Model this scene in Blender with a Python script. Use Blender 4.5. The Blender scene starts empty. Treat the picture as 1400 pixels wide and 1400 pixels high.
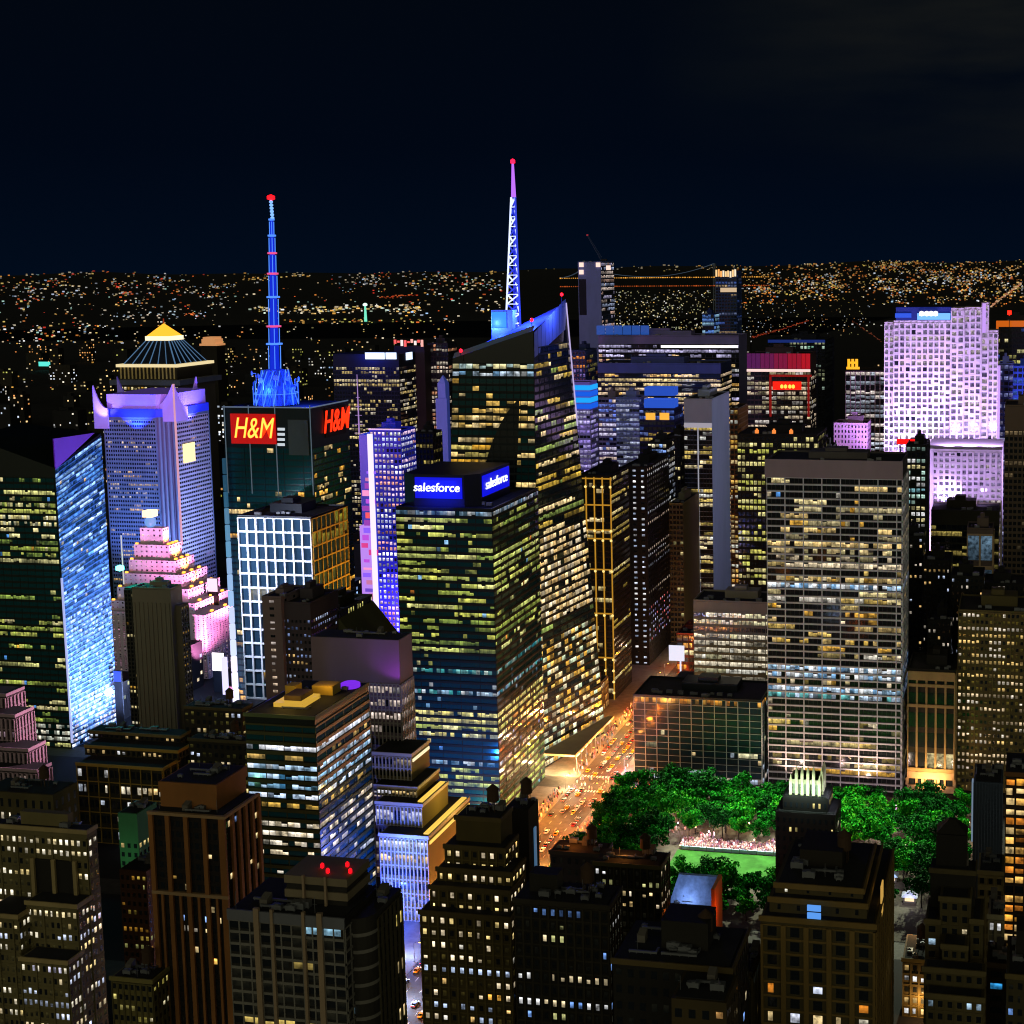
import bpy, math, random
from mathutils import Vector
from mathutils import noise as mnoise

random.seed(7)
S = bpy.context.scene
COL = S.collection
R = math.radians

# ------------------------------------------------------------------ camera
EYE = Vector((0.0, 0.0, 300.0))
FPX, CX, CY = 2000.0, 1000.0, 600.0          # focal length and principal point, in photo pixels of 1400
YAW, PITCH, ROLL = R(11.3), R(6.7), R(0.5)
fwd = Vector((-math.sin(YAW)*math.cos(PITCH), math.cos(YAW)*math.cos(PITCH), -math.sin(PITCH)))
rt0 = Vector((math.cos(YAW), math.sin(YAW), 0))
up0 = rt0.cross(fwd)
right = rt0*math.cos(ROLL) - up0*math.sin(ROLL)
up = up0*math.cos(ROLL) + rt0*math.sin(ROLL)
cd = bpy.data.cameras.new('camera'); cam = bpy.data.objects.new('camera', cd); COL.objects.link(cam)
from mathutils import Matrix
M3 = Matrix((right, up, -fwd)).transposed()
cam.matrix_world = Matrix.Translation(EYE) @ M3.to_4x4()
cd.sensor_width = 36; cd.lens = 36*FPX/1400
cd.shift_x = -(CX-700)/1400; cd.shift_y = -(700-CY)/1400
cd.clip_start = 1; cd.clip_end = 60000
S.camera = cam
S.render.resolution_x = S.render.resolution_y = 1024

# ------------------------------------------------------------------ night sky
def lin(h):
    h = h.lstrip('#'); c = [int(h[i:i+2], 16)/255 for i in (0, 2, 4)]
    return tuple(x/12.92 if x <= .04045 else ((x+.055)/1.055)**2.4 for x in c)
W = bpy.data.worlds.new('World'); S.world = W; W.use_nodes = True
nt = W.node_tree; nt.nodes.clear()
N = nt.nodes.new; L = nt.links.new
out = N('ShaderNodeOutputWorld'); bg = N('ShaderNodeBackground'); tc = N('ShaderNodeTexCoord')
sep = N('ShaderNodeSeparateXYZ'); L(tc.outputs['Generated'], sep.inputs[0])
ramp = N('ShaderNodeValToRGB'); L(sep.outputs['Z'], ramp.inputs[0])
cr = ramp.color_ramp
cr.elements[0].position = 0.0; cr.elements[0].color = (.0006, .0036, .0110, 1)
cr.elements[1].position = 0.30; cr.elements[1].color = (.0012, .0022, .0034, 1)
e = cr.elements.new(0.08); e.color = (.0004, .0022, .0068, 1)
# thin cloud lit from below by the city
mp = N('ShaderNodeMapping'); mp.inputs['Scale'].default_value = (2.2, 2.2, 11); L(tc.outputs['Generated'], mp.inputs[0])
cn = N('ShaderNodeTexNoise'); cn.inputs['Scale'].default_value = 1.6; cn.inputs['Detail'].default_value = 5; L(mp.outputs[0], cn.inputs[0])
cl = N('ShaderNodeMapRange'); cl.inputs[1].default_value = .42; cl.inputs[2].default_value = .72; L(cn.outputs[0], cl.inputs[0])
xe = N('ShaderNodeMapRange'); xe.inputs[1].default_value = -.25; xe.inputs[2].default_value = .05; L(sep.outputs['X'], xe.inputs[0])
ze = N('ShaderNodeMapRange'); ze.inputs[1].default_value = .05; ze.inputs[2].default_value = .15; L(sep.outputs['Z'], ze.inputs[0])
m1 = N('ShaderNodeMath'); m1.operation = 'MULTIPLY'; L(cl.outputs[0], m1.inputs[0]); L(xe.outputs[0], m1.inputs[1])
m2 = N('ShaderNodeMath'); m2.operation = 'MULTIPLY'; L(m1.outputs[0], m2.inputs[0]); L(ze.outputs[0], m2.inputs[1])
mixc = N('ShaderNodeMixRGB'); mixc.blend_type = 'MIX'; L(m2.outputs[0], mixc.inputs[0]); L(ramp.outputs[0], mixc.inputs[1]); mixc.inputs[2].default_value = (.015, .0155, .0115, 1)
# city glow low in the south sky, behind the camera, added to light the facades
sy = N('ShaderNodeMapRange'); sy.inputs[1].default_value = -.05; sy.inputs[2].default_value = -.75; sy.inputs[3].default_value = 0; sy.inputs[4].default_value = 1; L(sep.outputs['Y'], sy.inputs[0])
sz = N('ShaderNodeMapRange'); sz.inputs[1].default_value = .75; sz.inputs[2].default_value = .05; sz.inputs[3].default_value = 0; sz.inputs[4].default_value = 1; L(sep.outputs['Z'], sz.inputs[0])
m3 = N('ShaderNodeMath'); m3.operation = 'MULTIPLY'; L(sy.outputs[0], m3.inputs[0]); L(sz.outputs[0], m3.inputs[1])
gl = N('ShaderNodeMixRGB'); gl.blend_type = 'MIX'; L(m3.outputs[0], gl.inputs[0]); gl.inputs[1].default_value = (0, 0, 0, 1); gl.inputs[2].default_value = (.80, .76, .50, 1)
add = N('ShaderNodeMixRGB'); add.blend_type = 'ADD'; add.inputs[0].default_value = 1; L(mixc.outputs[0], add.inputs[1]); L(gl.outputs[0], add.inputs[2])
L(add.outputs[0], bg.inputs[0]); bg.inputs[1].default_value = 1.0; L(bg.outputs[0], out.inputs[0])

S.render.engine = 'CYCLES'
S.view_settings.view_transform = 'Standard'; S.view_settings.look = 'None'
S.view_settings.exposure = 0; S.view_settings.gamma = 1
S.cycles.use_denoising = True
try: S.cycles.denoiser = 'OPENIMAGEDENOISE'
except Exception: pass
S.cycles.max_bounces = 5; S.cycles.diffuse_bounces = 2; S.cycles.glossy_bounces = 3; S.cycles.transmission_bounces = 2
S.cycles.sample_clamp_indirect = 2.0; S.cycles.caustics_reflective = False; S.cycles.caustics_refractive = False
S.cycles.filter_width = 1.1

# ------------------------------------------------------------------ from the survey of the photo to metres
def ray(px, py):
    return right*((px-CX)/FPX) + up*(-(py-CY)/FPX) + fwd
def P(px, py, Y):                                  # point of that bearing on the east-west plane at distance Y
    d = ray(px, py); return EYE + d*(Y/d.y)
def G(px, py, z=0.0):                              # point of that bearing at height z
    d = ray(px, py); return EYE + d*((z-EYE.z)/d.z)
def proj(p):
    v = Vector(p)-EYE; w = v.dot(fwd)
    return CX+FPX*v.dot(right)/w, CY-FPX*v.dot(up)/w
def east_depth(px1, pxr, Y, py):                   # depth of an east face that runs from bearing px1 back to pxr
    x = P(px1, py, Y).x; d = ray(pxr, py); return x*d.y/d.x - Y

# ------------------------------------------------------------------ materials
MATS = {}
def pmat(name, color, rough=.75, metal=0.0, var=.25, scale=.05, emit=None, es=0.0, sample=True, spec=.3):
    if name in MATS: return MATS[name]
    m = bpy.data.materials.new(name); MATS[name] = m; m.use_nodes = True
    t = m.node_tree; b = t.nodes['Principled BSDF']
    c = lin(color) if isinstance(color, str) else color
    b.inputs['Roughness'].default_value = rough; b.inputs['Metallic'].default_value = metal
    b.inputs['Specular IOR Level'].default_value = spec
    if var > 0:                                    # weathering: large stains and a finer mottling
        tcn = t.nodes.new('ShaderNodeTexCoord'); n1 = t.nodes.new('ShaderNodeTexNoise'); n1.inputs['Scale'].default_value = scale
        n1.inputs['Detail'].default_value = 6; n1.inputs['Roughness'].default_value = .65
        mpn = t.nodes.new('ShaderNodeMapping'); mpn.inputs['Scale'].default_value = (1, 1, .35)
        t.links.new(tcn.outputs['Object'], mpn.inputs[0]); t.links.new(mpn.outputs[0], n1.inputs[0])
        mr = t.nodes.new('ShaderNodeMapRange'); mr.inputs[1].default_value = .3; mr.inputs[2].default_value = .7
        mr.inputs[3].default_value = 1-var; mr.inputs[4].default_value = 1+var; t.links.new(n1.outputs[0], mr.inputs[0])
        mx = t.nodes.new('ShaderNodeMixRGB'); mx.blend_type = 'MULTIPLY'; mx.inputs[0].default_value = 1
        mx.inputs[1].default_value = (*c, 1); t.links.new(mr.outputs[0], mx.inputs[2]); t.links.new(mx.outputs[0], b.inputs['Base Color'])
    else:
        b.inputs['Base Color'].default_value = (*c, 1)
    if emit:
        b.inputs['Emission Color'].default_value = (*lin(emit), 1); b.inputs['Emission Strength'].default_value = es
        if not sample: m.cycles.emission_sampling = 'NONE'
    return m
def wall(hexc, rough=.8, var=.22): return pmat('wall_'+hexc, hexc, rough, 0, var)
def lamp(hexc, s, sample=False): return pmat('light_%s_%g' % (hexc, s), '101010', .5, 0, 0, emit=hexc, es=s, sample=sample)

def window_material(name, dark, rough, scale):
    m = bpy.data.materials.new(name); MATS[name] = m; m.use_nodes = True; t = m.node_tree; b = t.nodes['Principled BSDF']
    b.inputs['Base Color'].default_value = (*dark, 1); b.inputs['Roughness'].default_value = rough; b.inputs['Specular IOR Level'].default_value = .5
    at = t.nodes.new('ShaderNodeAttribute'); at.attribute_name = 'glow'
    uv = t.nodes.new('ShaderNodeUVMap'); uv.uv_map = 'UVMap'
    sp = t.nodes.new('ShaderNodeSeparateXYZ'); t.links.new(uv.outputs[0], sp.inputs[0])
    rp = t.nodes.new('ShaderNodeValToRGB'); el = rp.color_ramp.elements          # ceiling lights high in the room, furniture and blinds below
    el[0].position = 0; el[0].color = (.45, .45, .45, 1); el[1].position = 1; el[1].color = (1.05, 1.05, 1.05, 1)
    for p, v in ((.35, .62), (.62, .85), (.78, 1.25), (.92, 1.15)):
        q = el.new(p); q.color = (v, v, v, 1)
    t.links.new(sp.outputs['Y'], rp.inputs[0])
    g = t.nodes.new('ShaderNodeTexCoord'); nz = t.nodes.new('ShaderNodeTexNoise'); nz.inputs['Scale'].default_value = scale; nz.inputs['Detail'].default_value = 3
    t.links.new(g.outputs['Object'], nz.inputs[0])
    mr = t.nodes.new('ShaderNodeMapRange'); mr.inputs[1].default_value = .32; mr.inputs[2].default_value = .68; mr.inputs[3].default_value = .2; mr.inputs[4].default_value = 1.6
    t.links.new(nz.outputs[0], mr.inputs[0])
    a = t.nodes.new('ShaderNodeMixRGB'); a.blend_type = 'MULTIPLY'; a.inputs[0].default_value = 1; t.links.new(rp.outputs[0], a.inputs[1]); t.links.new(mr.outputs[0], a.inputs[2])
    c = t.nodes.new('ShaderNodeMixRGB'); c.blend_type = 'MULTIPLY'; c.inputs[0].default_value = 1; t.links.new(a.outputs[0], c.inputs[1]); t.links.new(at.outputs['Color'], c.inputs[2])
    t.links.new(c.outputs[0], b.inputs['Emission Color']); b.inputs['Emission Strength'].default_value = 1.0
    m.cycles.emission_sampling = 'NONE'
    return m
GLASS = window_material('window_glass', (.010, .013, .017), .12, .45)
GLASSB = window_material('blue_curtain_glass', (.012, .03, .055), .10, .30)
GLASST = window_material('teal_curtain_glass', (.006, .045, .055), .10, .35)
ROOF = pmat('roof_tar', '1c1c1e', .95, 0, .4, .15)
ROOFP = pmat('roof_parapet', '57534d', .9, 0, .25)
METAL = pmat('galvanised_metal', '6d7074', .5, .6, .2)
DARK = pmat('dark_metal', '1b1c1f', .5, .5, .2)

# ------------------------------------------------------------------ mesh helper
def origin_of(o):
    v = Vector((0, 0, 0))
    while o is not None: v = v + o.location; o = o.parent
    return v
class MB:
    def __init__(s): s.v = []; s.f = []; s.m = []; s.g = []; s.uv = []
    def face(s, pts, m=0, g=None, uv=None):
        i = len(s.v); s.v += [tuple(p) for p in pts]; s.f.append(tuple(range(i, i+len(pts)))); s.m.append(m)
        s.g.append(g or (0, 0, 0, 1)); s.uv.append(uv or [(0, 0), (1, 0), (1, 1), (0, 1)][:len(pts)] + [(0, 0)]*max(0, len(pts)-4))
    def hexa(s, b, t, m=0, g=None, caps=(1, 1)):   # b, t: four bottom and four top points, counter-clockwise from above
        for i in range(4):
            j = (i+1) % 4; s.face([b[i], b[j], t[j], t[i]], m, g)
        if caps[1]: s.face(t, m, g)
        if caps[0]: s.face(b[::-1], m, g)
    def box(s, x0, y0, z0, x1, y1, z1, m=0, g=None):
        s.hexa([(x0, y0, z0), (x1, y0, z0), (x1, y1, z0), (x0, y1, z0)], [(x0, y0, z1), (x1, y0, z1), (x1, y1, z1), (x0, y1, z1)], m, g)
    def prism(s, poly, z0, z1, m=0, top=True, mt=None):
        n = len(poly); zz = z1 if isinstance(z1, (list, tuple)) else [z1]*n
        for i in range(n):
            j = (i+1) % n; s.face([(*poly[i], z0), (*poly[j], z0), (*poly[j], zz[j]), (*poly[i], zz[i])], m)
        if top: s.face([(*p, z) for p, z in zip(poly, zz)], m if mt is None else mt)
    def bar(s, a, b, r, m=0, g=None, n=4, r2=None):
        a, b = Vector(a), Vector(b); d = (b-a).normalized(); r2 = r if r2 is None else r2
        u = d.cross(Vector((0, 0, 1)) if abs(d.z) < .9 else Vector((1, 0, 0))).normalized(); w = d.cross(u)
        A = [a+(u*math.cos(t)+w*math.sin(t))*r for t in [2*math.pi*(k+.5)/n for k in range(n)]]
        B = [b+(u*math.cos(t)+w*math.sin(t))*r2 for t in [2*math.pi*(k+.5)/n for k in range(n)]]
        for k in range(n):
            j = (k+1) % n; s.face([A[k], A[j], B[j], B[k]], m, g)
        s.face(A[::-1], m, g); s.face(B, m, g)
    def lathe(s, c, prof, n=16, m=0, g=None):
        rings = [[(c[0]+r*math.cos(2*math.pi*k/n), c[1]+r*math.sin(2*math.pi*k/n), z) for k in range(n)] for r, z in prof]
        for a, b in zip(rings, rings[1:]):
            for k in range(n):
                j = (k+1) % n; s.face([a[k], a[j], b[j], b[k]], m, g)
        s.face(rings[-1], m, g)
    def build(s, name, mats, parent=None, glow=False):
        if not s.f: return None
        off = origin_of(parent)
        me = bpy.data.meshes.new(name)
        me.from_pydata([(v[0]-off.x, v[1]-off.y, v[2]-off.z) for v in s.v], [], s.f)
        for m in (mats if isinstance(mats, (list, tuple)) else [mats]): me.materials.append(m)
        if len(me.materials) > 1: me.polygons.foreach_set('material_index', s.m)
        if glow:
            a = me.attributes.new('glow', 'FLOAT_COLOR', 'FACE'); a.data.foreach_set('color', [x for g in s.g for x in g])
            u = me.uv_layers.new(name='UVMap'); u.data.foreach_set('uv', [x for f in s.uv for q in f for x in q])
        me.update()
        o = bpy.data.objects.new(name, me); COL.objects.link(o)
        if parent is not None: o.parent = parent
        return o

def tag(o, label=None, cat=None, group=None, kind=None):
    for k, v in (('label', label), ('category', cat), ('group', group), ('kind', kind)):
        if v: o[k] = v
    return o
def empty(name, loc, label, cat, group=None):
    o = bpy.data.objects.new(name, None); COL.objects.link(o); o.location = loc; o.empty_display_size = 1
    return tag(o, label, cat, group)
def structure(o): o['kind'] = 'structure'; return o
def light(kind, loc, color, energy, target=None, angle=70, size=1.0, blend=.6, name='flood_fill_light'):  # default name covers real floodlights and added fill spots alike
    d = bpy.data.lights.new(name, kind); d.color = lin(color); d.energy = energy; d.shadow_soft_size = size
    if kind == 'SPOT': d.spot_size = R(angle); d.spot_blend = blend
    o = bpy.data.objects.new(name, d); COL.objects.link(o); o.location = loc
    if target is not None:
        o.rotation_euler = (Vector(target)-Vector(loc)).to_track_quat('-Z', 'Y').to_euler()
    return o

# ------------------------------------------------------------------ windows
WARM = ['e8c46a', 'f5e0a0', 'd9a441', 'ffe9c0', 'f2cf86']
GREENY = ['c9cc62', 'aab84e', 'e3df8a', 'f0e6a0', '8fa548']
COOL = ['cfe6ff', 'a8d0f0', 'e9f4ff', 'ffffff', '86b9e8']
AMBER = ['ff9d2e', 'f0a030', 'ffb84a']
TEAL = ['4fc3c0', '2f8f9f', '8fe0dc']
def glowcol(pal, k=1.0, even=False):
    c = lin(random.choice(pal)); j = k*(random.uniform(.8, 1.2) if even else .16+1.14*random.random()**.8); return (c[0]*j, c[1]*j, c[2]*j, 1)
def rowlit(nc, lit, i, nf):
    """which panes of a floor are lit: whole floors, runs of rooms, or hardly any"""
    pal = lit['pal']; k = lit.get('k', 1.0)
    for (a, b, pal2, p2, k2) in lit.get('zones', ()):
        if a <= (i+.5)/nf < b:
            return [glowcol(pal2, k2) if random.random() < p2 else None for _ in range(nc)]
    r = random.random(); full, part = lit.get('full', .18), lit.get('part', .4)
    p = .95 if r < full else lit.get('p', .5) if r < full+part else lit.get('low', .07)
    fl = random.choice(pal); res = []; on = random.random() < p; run = lit.get('run', .65); c = None
    for j in range(nc):
        if random.random() > run or c is None: on = random.random() < p; c = glowcol([fl, fl, random.choice(pal)], k, lit.get('even'))
        q = random.uniform(.82, 1.15)
        if on: res.append((c[0]*q, c[1]*q, c[2]*q, 1))
        elif lit.get('dim') and random.random() < .6: res.append(glowcol([lit['dim']], .5))
        else: res.append(None)
    if 'odd' in lit and random.random() < .3:
        res[random.randrange(nc)] = glowcol(lit['odd'], k)
    return res
PARTS_LEFT = {}
def facade(root, q, nf, nc, lit, frame=None, mode='band', sill=.22, head=.06, gap=.04, glass=None, part='window', skip=()):
    """windows, and the frame standing proud of them, on one face with corners q = bl, br, tr, tl"""
    bl, br, tr, tl = [Vector(p) for p in q]; n = (br-bl).cross(tl-bl).normalized(); glass = glass or GLASS
    def at(s, t, o=0.0): return bl*(1-s)*(1-t)+br*s*(1-t)+tr*s*t+tl*(1-s)*t+n*o
    if nc <= 3 and mode == 'band': mode = 'window'
    rest = MB(); cap = PARTS_LEFT.setdefault(root.name, 100)
    for i in reversed(range(nf)):
        if i in skip: continue
        row = rowlit(nc, lit, i, nf); mb = MB()
        for j in range(nc):
            s0, s1 = (j+gap)/nc, (j+1-gap)/nc; t0, t1 = (i+sill)/nf, (i+1-head)/nf
            if row[j]:                                                       # blinds part way down, partitions, a dark half of a room
                q_ = random.random(); dt, ds = t1-t0, s1-s0
                if q_ < .16: t1 -= dt*random.uniform(.15, .5)
                elif q_ < .24: t0 += dt*random.uniform(.15, .4)
                elif q_ < .34 and mode != 'band': s1 -= ds*random.uniform(.2, .55)
            f = [at(s0, t0, .06), at(s1, t0, .06), at(s1, t1, .06), at(s0, t1, .06)]
            if mode == 'window' and PARTS_LEFT[root.name] > 0:
                w = MB(); w.face(f, 0, row[j]); w.build(part, glass, root, True); PARTS_LEFT[root.name] -= 1
            elif mode == 'band': mb.face(f, 0, row[j])
            else: rest.face(f, 0, row[j])
        if mode == 'band':
            if PARTS_LEFT[root.name] > 0: mb.build('window_band', glass, root, True); PARTS_LEFT[root.name] -= 1
            else:
                rest.v += mb.v; rest.m += mb.m; rest.g += mb.g; rest.uv += mb.uv
                k = len(rest.v)-len(mb.v); rest.f += [tuple(x+k for x in f) for f in mb.f]
    o = rest.build(part, glass, root, True)
    if o: o['kind'] = 'stuff'
    if frame:
        fb = MB(); hd, vd = frame.get('hd', .35), frame.get('vd', .5); hh, vw = frame.get('h', .2), frame.get('v', .12)
        def strip(s0, s1, t0, t1, d):
            a = [at(s0, t0), at(s1, t0), at(s1, t1), at(s0, t1)]; b = [at(s0, t0, d), at(s1, t0, d), at(s1, t1, d), at(s0, t1, d)]
            fb.face(b)
            for k in range(4):
                l = (k+1) % 4; fb.face([a[k], a[l], b[l], b[k]])
        if hh > 0:
            for i in range(0, nf+1, frame.get('hevery', 1)):
                t0 = max(0, (i-hh/2)/nf); t1 = min(1, (i+hh/2)/nf)
                strip(0, 1, t0, t1, hd)
        else:
            strip(0, 1, 0, .12/nf, hd); strip(0, 1, 1-.12/nf, 1, hd)
        if vw > 0:
            for j in range(0, nc+1, frame.get('every', 1)):
                s0 = max(0, (j-vw/2)/nc); s1 = min(1, (j+vw/2)/nc)
                strip(s0, s1, 0, 1, vd)
        fb.build('facade_frame', frame['mat'], root)

def rooftop(root, x0, y0, x1, y1, z, units=4, pent=True, mat=None, h=6, tank=False):
    m = MB(); m.box(x0+.3, y0+.3, z-.5, x1-.3, y1-.3, z+.15); roof = m.build('roof', ROOF, root)
    p = MB(); t = .6
    for a in ((x0, y0, x1, y0+t), (x0, y1-t, x1, y1), (x0, y0+t, x0+t, y1-t), (x1-t, y0+t, x1, y1-t)):
        p.box(a[0], a[1], z+.16, a[2], a[3], z+1.2)
    p.build('parapet', mat or ROOFP, roof)
    w, d = x1-x0, y1-y0
    if pent:
        q = MB(); cx = x0+w*random.uniform(.4, .6); cy = y0+d*random.uniform(.5, .65)
        q.box(cx-w*.22, cy-d*.2, z+.16, cx+w*.22, cy+d*.2, z+h); q.box(cx-w*.1, cy-d*.12, z+h+.01, cx+w*.06, cy+d*.1, z+h*1.5)
        q.build('penthouse', mat or ROOFP, roof)
    for k in range(units):
        a = x0+w*random.uniform(.08, .85); b = y0+d*random.uniform(.08, .26); s = random.uniform(1.2, 2.4)
        u = MB(); u.box(a, b, z+.5, a+s*1.6, b+s, z+.5+s*.8)
        u.lathe((a+s*.8, b+s*.5), [(s*.42, z+.5+s*.8), (s*.42, z+.62+s*.8), (s*.34, z+.7+s*.8)], 10)
        for c in ((a+.1, b+.1), (a+s*1.5, b+.1), (a+.1, b+s*.9), (a+s*1.5, b+s*.9)): u.box(c[0]-.08, c[1]-.08, z+.16, c[0]+.08, c[1]+.08, z+.5)
        u.build('ventilation_unit', METAL, roof)
    if tank:
        a, b = x0+w*.75, y0+d*.55; u = MB()
        u.lathe((a, b), [(0.1, z+5), (2.4, z+5), (2.3, z+9.5), (2.6, z+9.6), (.2, z+11.5)], 14)
        for k in range(4):
            c = (a+1.6*math.cos(k*math.pi/2+.7), b+1.6*math.sin(k*math.pi/2+.7)); u.box(c[0]-.12, c[1]-.12, z+.15, c[0]+.12, c[1]+.12, z+5)
        u.build('water_tank', pmat('cedar_staves', '3a2a1c', .9), roof)

def with_rows(lit, rows, px, Y, zb, zt):
    """floors whose lights the photo shows as one row: (upper edge, lower edge, colours, share lit, strength)"""
    return dict(lit, zones=[((P(px, b, Y).z-zb)/(zt-zb), (P(px, a, Y).z-zb)/(zt-zb), pal, p, k) for a, b, pal, p, k in rows]+list(lit.get('zones', ())))
def block(name, label, cat, px0, px1, ytop, Y, pxr=None, D=None, mat=None, fh=4.0, pw=3.0, lit=None, frame=None, mode='band',
          roof=True, group=None, z0=0, zf=None, fh_e=None, lit_e=None, frame_e=None, pw_e=None, glass=None, sill=.22, head=.06, gap=.04,
          crown=0, units=4, pent=True, tank=False, rh=6, west=False, faces='se', sill_e=None, head_e=None, glass_e=None, rows=None):
    """a straight-sided building: wall, roof, windows on the faces that look south and east. Returns root and its box."""
    A = P(px0, ytop, Y); B = P(px1, ytop, Y); z1 = (A.z+B.z)/2; x0, x1 = A.x, B.x
    if D is None: D = east_depth(px1, pxr, Y, ytop)
    root = empty(name, ((x0+x1)/2, Y+D/2, 0), label, cat, group)
    mat = mat or wall('6a655c')
    m = MB(); m.prism([(x0, Y), (x1, Y), (x1, Y+D), (x0, Y+D)], z0, z1); m.build('wall', mat, root)
    zt = z1-crown; zb = z0 if zf is None else zf
    if lit:
        nf = max(1, round((zt-zb)/fh))
        if rows: lit = with_rows(lit, rows, (px0+px1)/2, Y, zb, zt); lit_e = with_rows(lit_e, rows, (px0+px1)/2, Y, zb, zt) if lit_e else None
        if 's' in faces:
            facade(root, ((x0, Y, zb), (x1, Y, zb), (x1, Y, zt), (x0, Y, zt)), nf, max(1, round((x1-x0)/pw)), lit, frame, mode, sill, head, gap, glass)
        if 'e' in faces:
            facade(root, ((x1, Y, zb), (x1, Y+D, zb), (x1, Y+D, zt), (x1, Y, zt)), max(1, round((zt-zb)/(fh_e or fh))), max(1, round(D/(pw_e or pw))), lit_e or lit,
                   frame_e or frame, mode, sill if sill_e is None else sill_e, head if head_e is None else head_e, gap, glass_e or glass)
        if west:
            facade(root, ((x0, Y+D, zb), (x0, Y, zb), (x0, Y, zt), (x0, Y+D, zt)), nf, max(1, round(D/pw)), lit, frame, mode, sill, head, gap, glass)
    if roof: rooftop(root, x0, Y, x1, Y+D, z1, units, pent, mat, rh, tank)
    return root, (x0, Y, x1, Y+D, z1)
def zrow(px, py, Y): return P(px, py, Y).z
def panel(root, part, x0, z0, x1, z1, y, mat, d=.6, name=None):       # a flat box fixed to a south face
    m = MB(); m.box(x0, y-d, z0, x1, y-.07, z1); return m.build(part, mat, root)
def sign_text(root, s, part, loc, size, mat, face='S', shear=0.0, depth=.25, ax='CENTER', sx=1.0, bold=0):
    c = bpy.data.curves.new(part, 'FONT'); c.body = s; c.size = size; c.shear = shear; c.extrude = depth; c.align_x = ax; c.align_y = 'CENTER'; c.offset = bold
    f = bpy.data.objects.new(part, c); COL.objects.link(f); bpy.context.view_layer.update()
    me = bpy.data.meshes.new_from_object(f); bpy.data.objects.remove(f); bpy.data.curves.remove(c)
    o = bpy.data.objects.new(part, me); COL.objects.link(o); me.materials.clear(); me.materials.append(mat)
    o.rotation_euler = (R(90), 0, 0 if face == 'S' else R(90)); o.scale = (sx, 1, 1)
    o.parent = root; o.location = Vector(loc)-origin_of(root)
    return o

# ------------------------------------------------------------------ ground, streets, river, hills
g = MB(); n = 48; ring = [(45000*math.cos(2*math.pi*k/n), 45000*math.sin(2*math.pi*k/n), 0) for k in range(n)]; g.face(ring)
structure(g.build('ground', pmat('city_ground', '15151a', .95, 0, .4, .01)))
ASPH = pmat('asphalt', '3c3a38', .8, 0, .35, .3)
PAVE = pmat('pavement_concrete', '6f6a62', .85, 0, .3, .2)
PAINT = pmat('road_paint', 'd8d4c8', .7, 0, .2, 1.0)
r = MB()
r.box(-255, 120, .002, -232, 2000, .004)                                   # the lit avenue
structure(r.build('avenue_road', ASPH))
for sx0, sx1, nm in ((-291, -255, 'west_pavement'), (-232, -221.5, 'east_pavement')):
    for a, b in ((120, 530), (546, 608), (624, 700), (716, 786), (804, 2000)):
        m = MB(); m.box(sx0, a, 0, sx1, b, .14); structure(m.build('pavement', PAVE))
for y0, y1 in ((608, 624), (786, 804), (700, 716), (530, 546)):
    x1 = 60
    m = MB(); m.box(-700, y0, .002, -255.2, y1, .006); m.box(-231.8, y0, .002, x1, y1, .006)
    if y0 == 700: m = MB(); m.box(-700, y0, .002, -255.2, y1, .006)
    structure(m.build('cross_street', ASPH))
m = MB()
for y in range(300, 1300, 9):
    for x in (-249.3, -243.5, -237.8): m.face([(x, y, .012), (x+.16, y, .012), (x+.16, y+3.5, .012), (x, y+3.5, .012)])
for y in (626, 782, 806, 606):
    for k in range(12): m.face([(-254+k*1.8, y, .012), (-253+k*1.8, y, .012), (-253+k*1.8, y+3, .012), (-254+k*1.8, y+3, .012)])
structure(m.build('lane_markings', PAINT))
# river and the far shore
WATER = pmat('river_water', '04070e', .8, 0, .3, .002, spec=.05)
m = MB(); m.face([(-7800, 5200, .3), (-900, 6400, .3), (-700, 9200, .3), (-9500, 8300, .3)])
structure(m.build('river', WATER))
def hill_h(x, y):
    r_ = math.hypot(x, y); t = min(1, max(0, (r_-8600)/5600)); t = t*t*(3-2*t)
    az = math.atan2(x, y)                                                   # negative to the west
    top = 280 + 62*min(1, max(0, (az+.36)/.32))
    return t*(top + 55*(mnoise.noise(Vector((az*14, r_/2500, 3.1)))) - 10)
m = MB(); na, nr = 90, 26; gr = []
for i in range(nr+1):
    rr = 8000+i*340
    gr.append([(rr*math.sin(a), rr*math.cos(a), hill_h(rr*math.sin(a), rr*math.cos(a))-(25 if i == 0 else 0)) for a in [-.75+1.15*k/na for k in range(na+1)]])
for i in range(nr):
    for k in range(na): m.face([gr[i][k], gr[i][k+1], gr[i+1][k+1], gr[i+1][k]])
structure(m.build('hills', pmat('far_hills', '0a0c10', 1, 0, .3, .001)))

# ------------------------------------------------------------------ the tall towers of the middle distance
FR = lambda hexc, **k: dict(mat=wall(hexc), **k)

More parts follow.
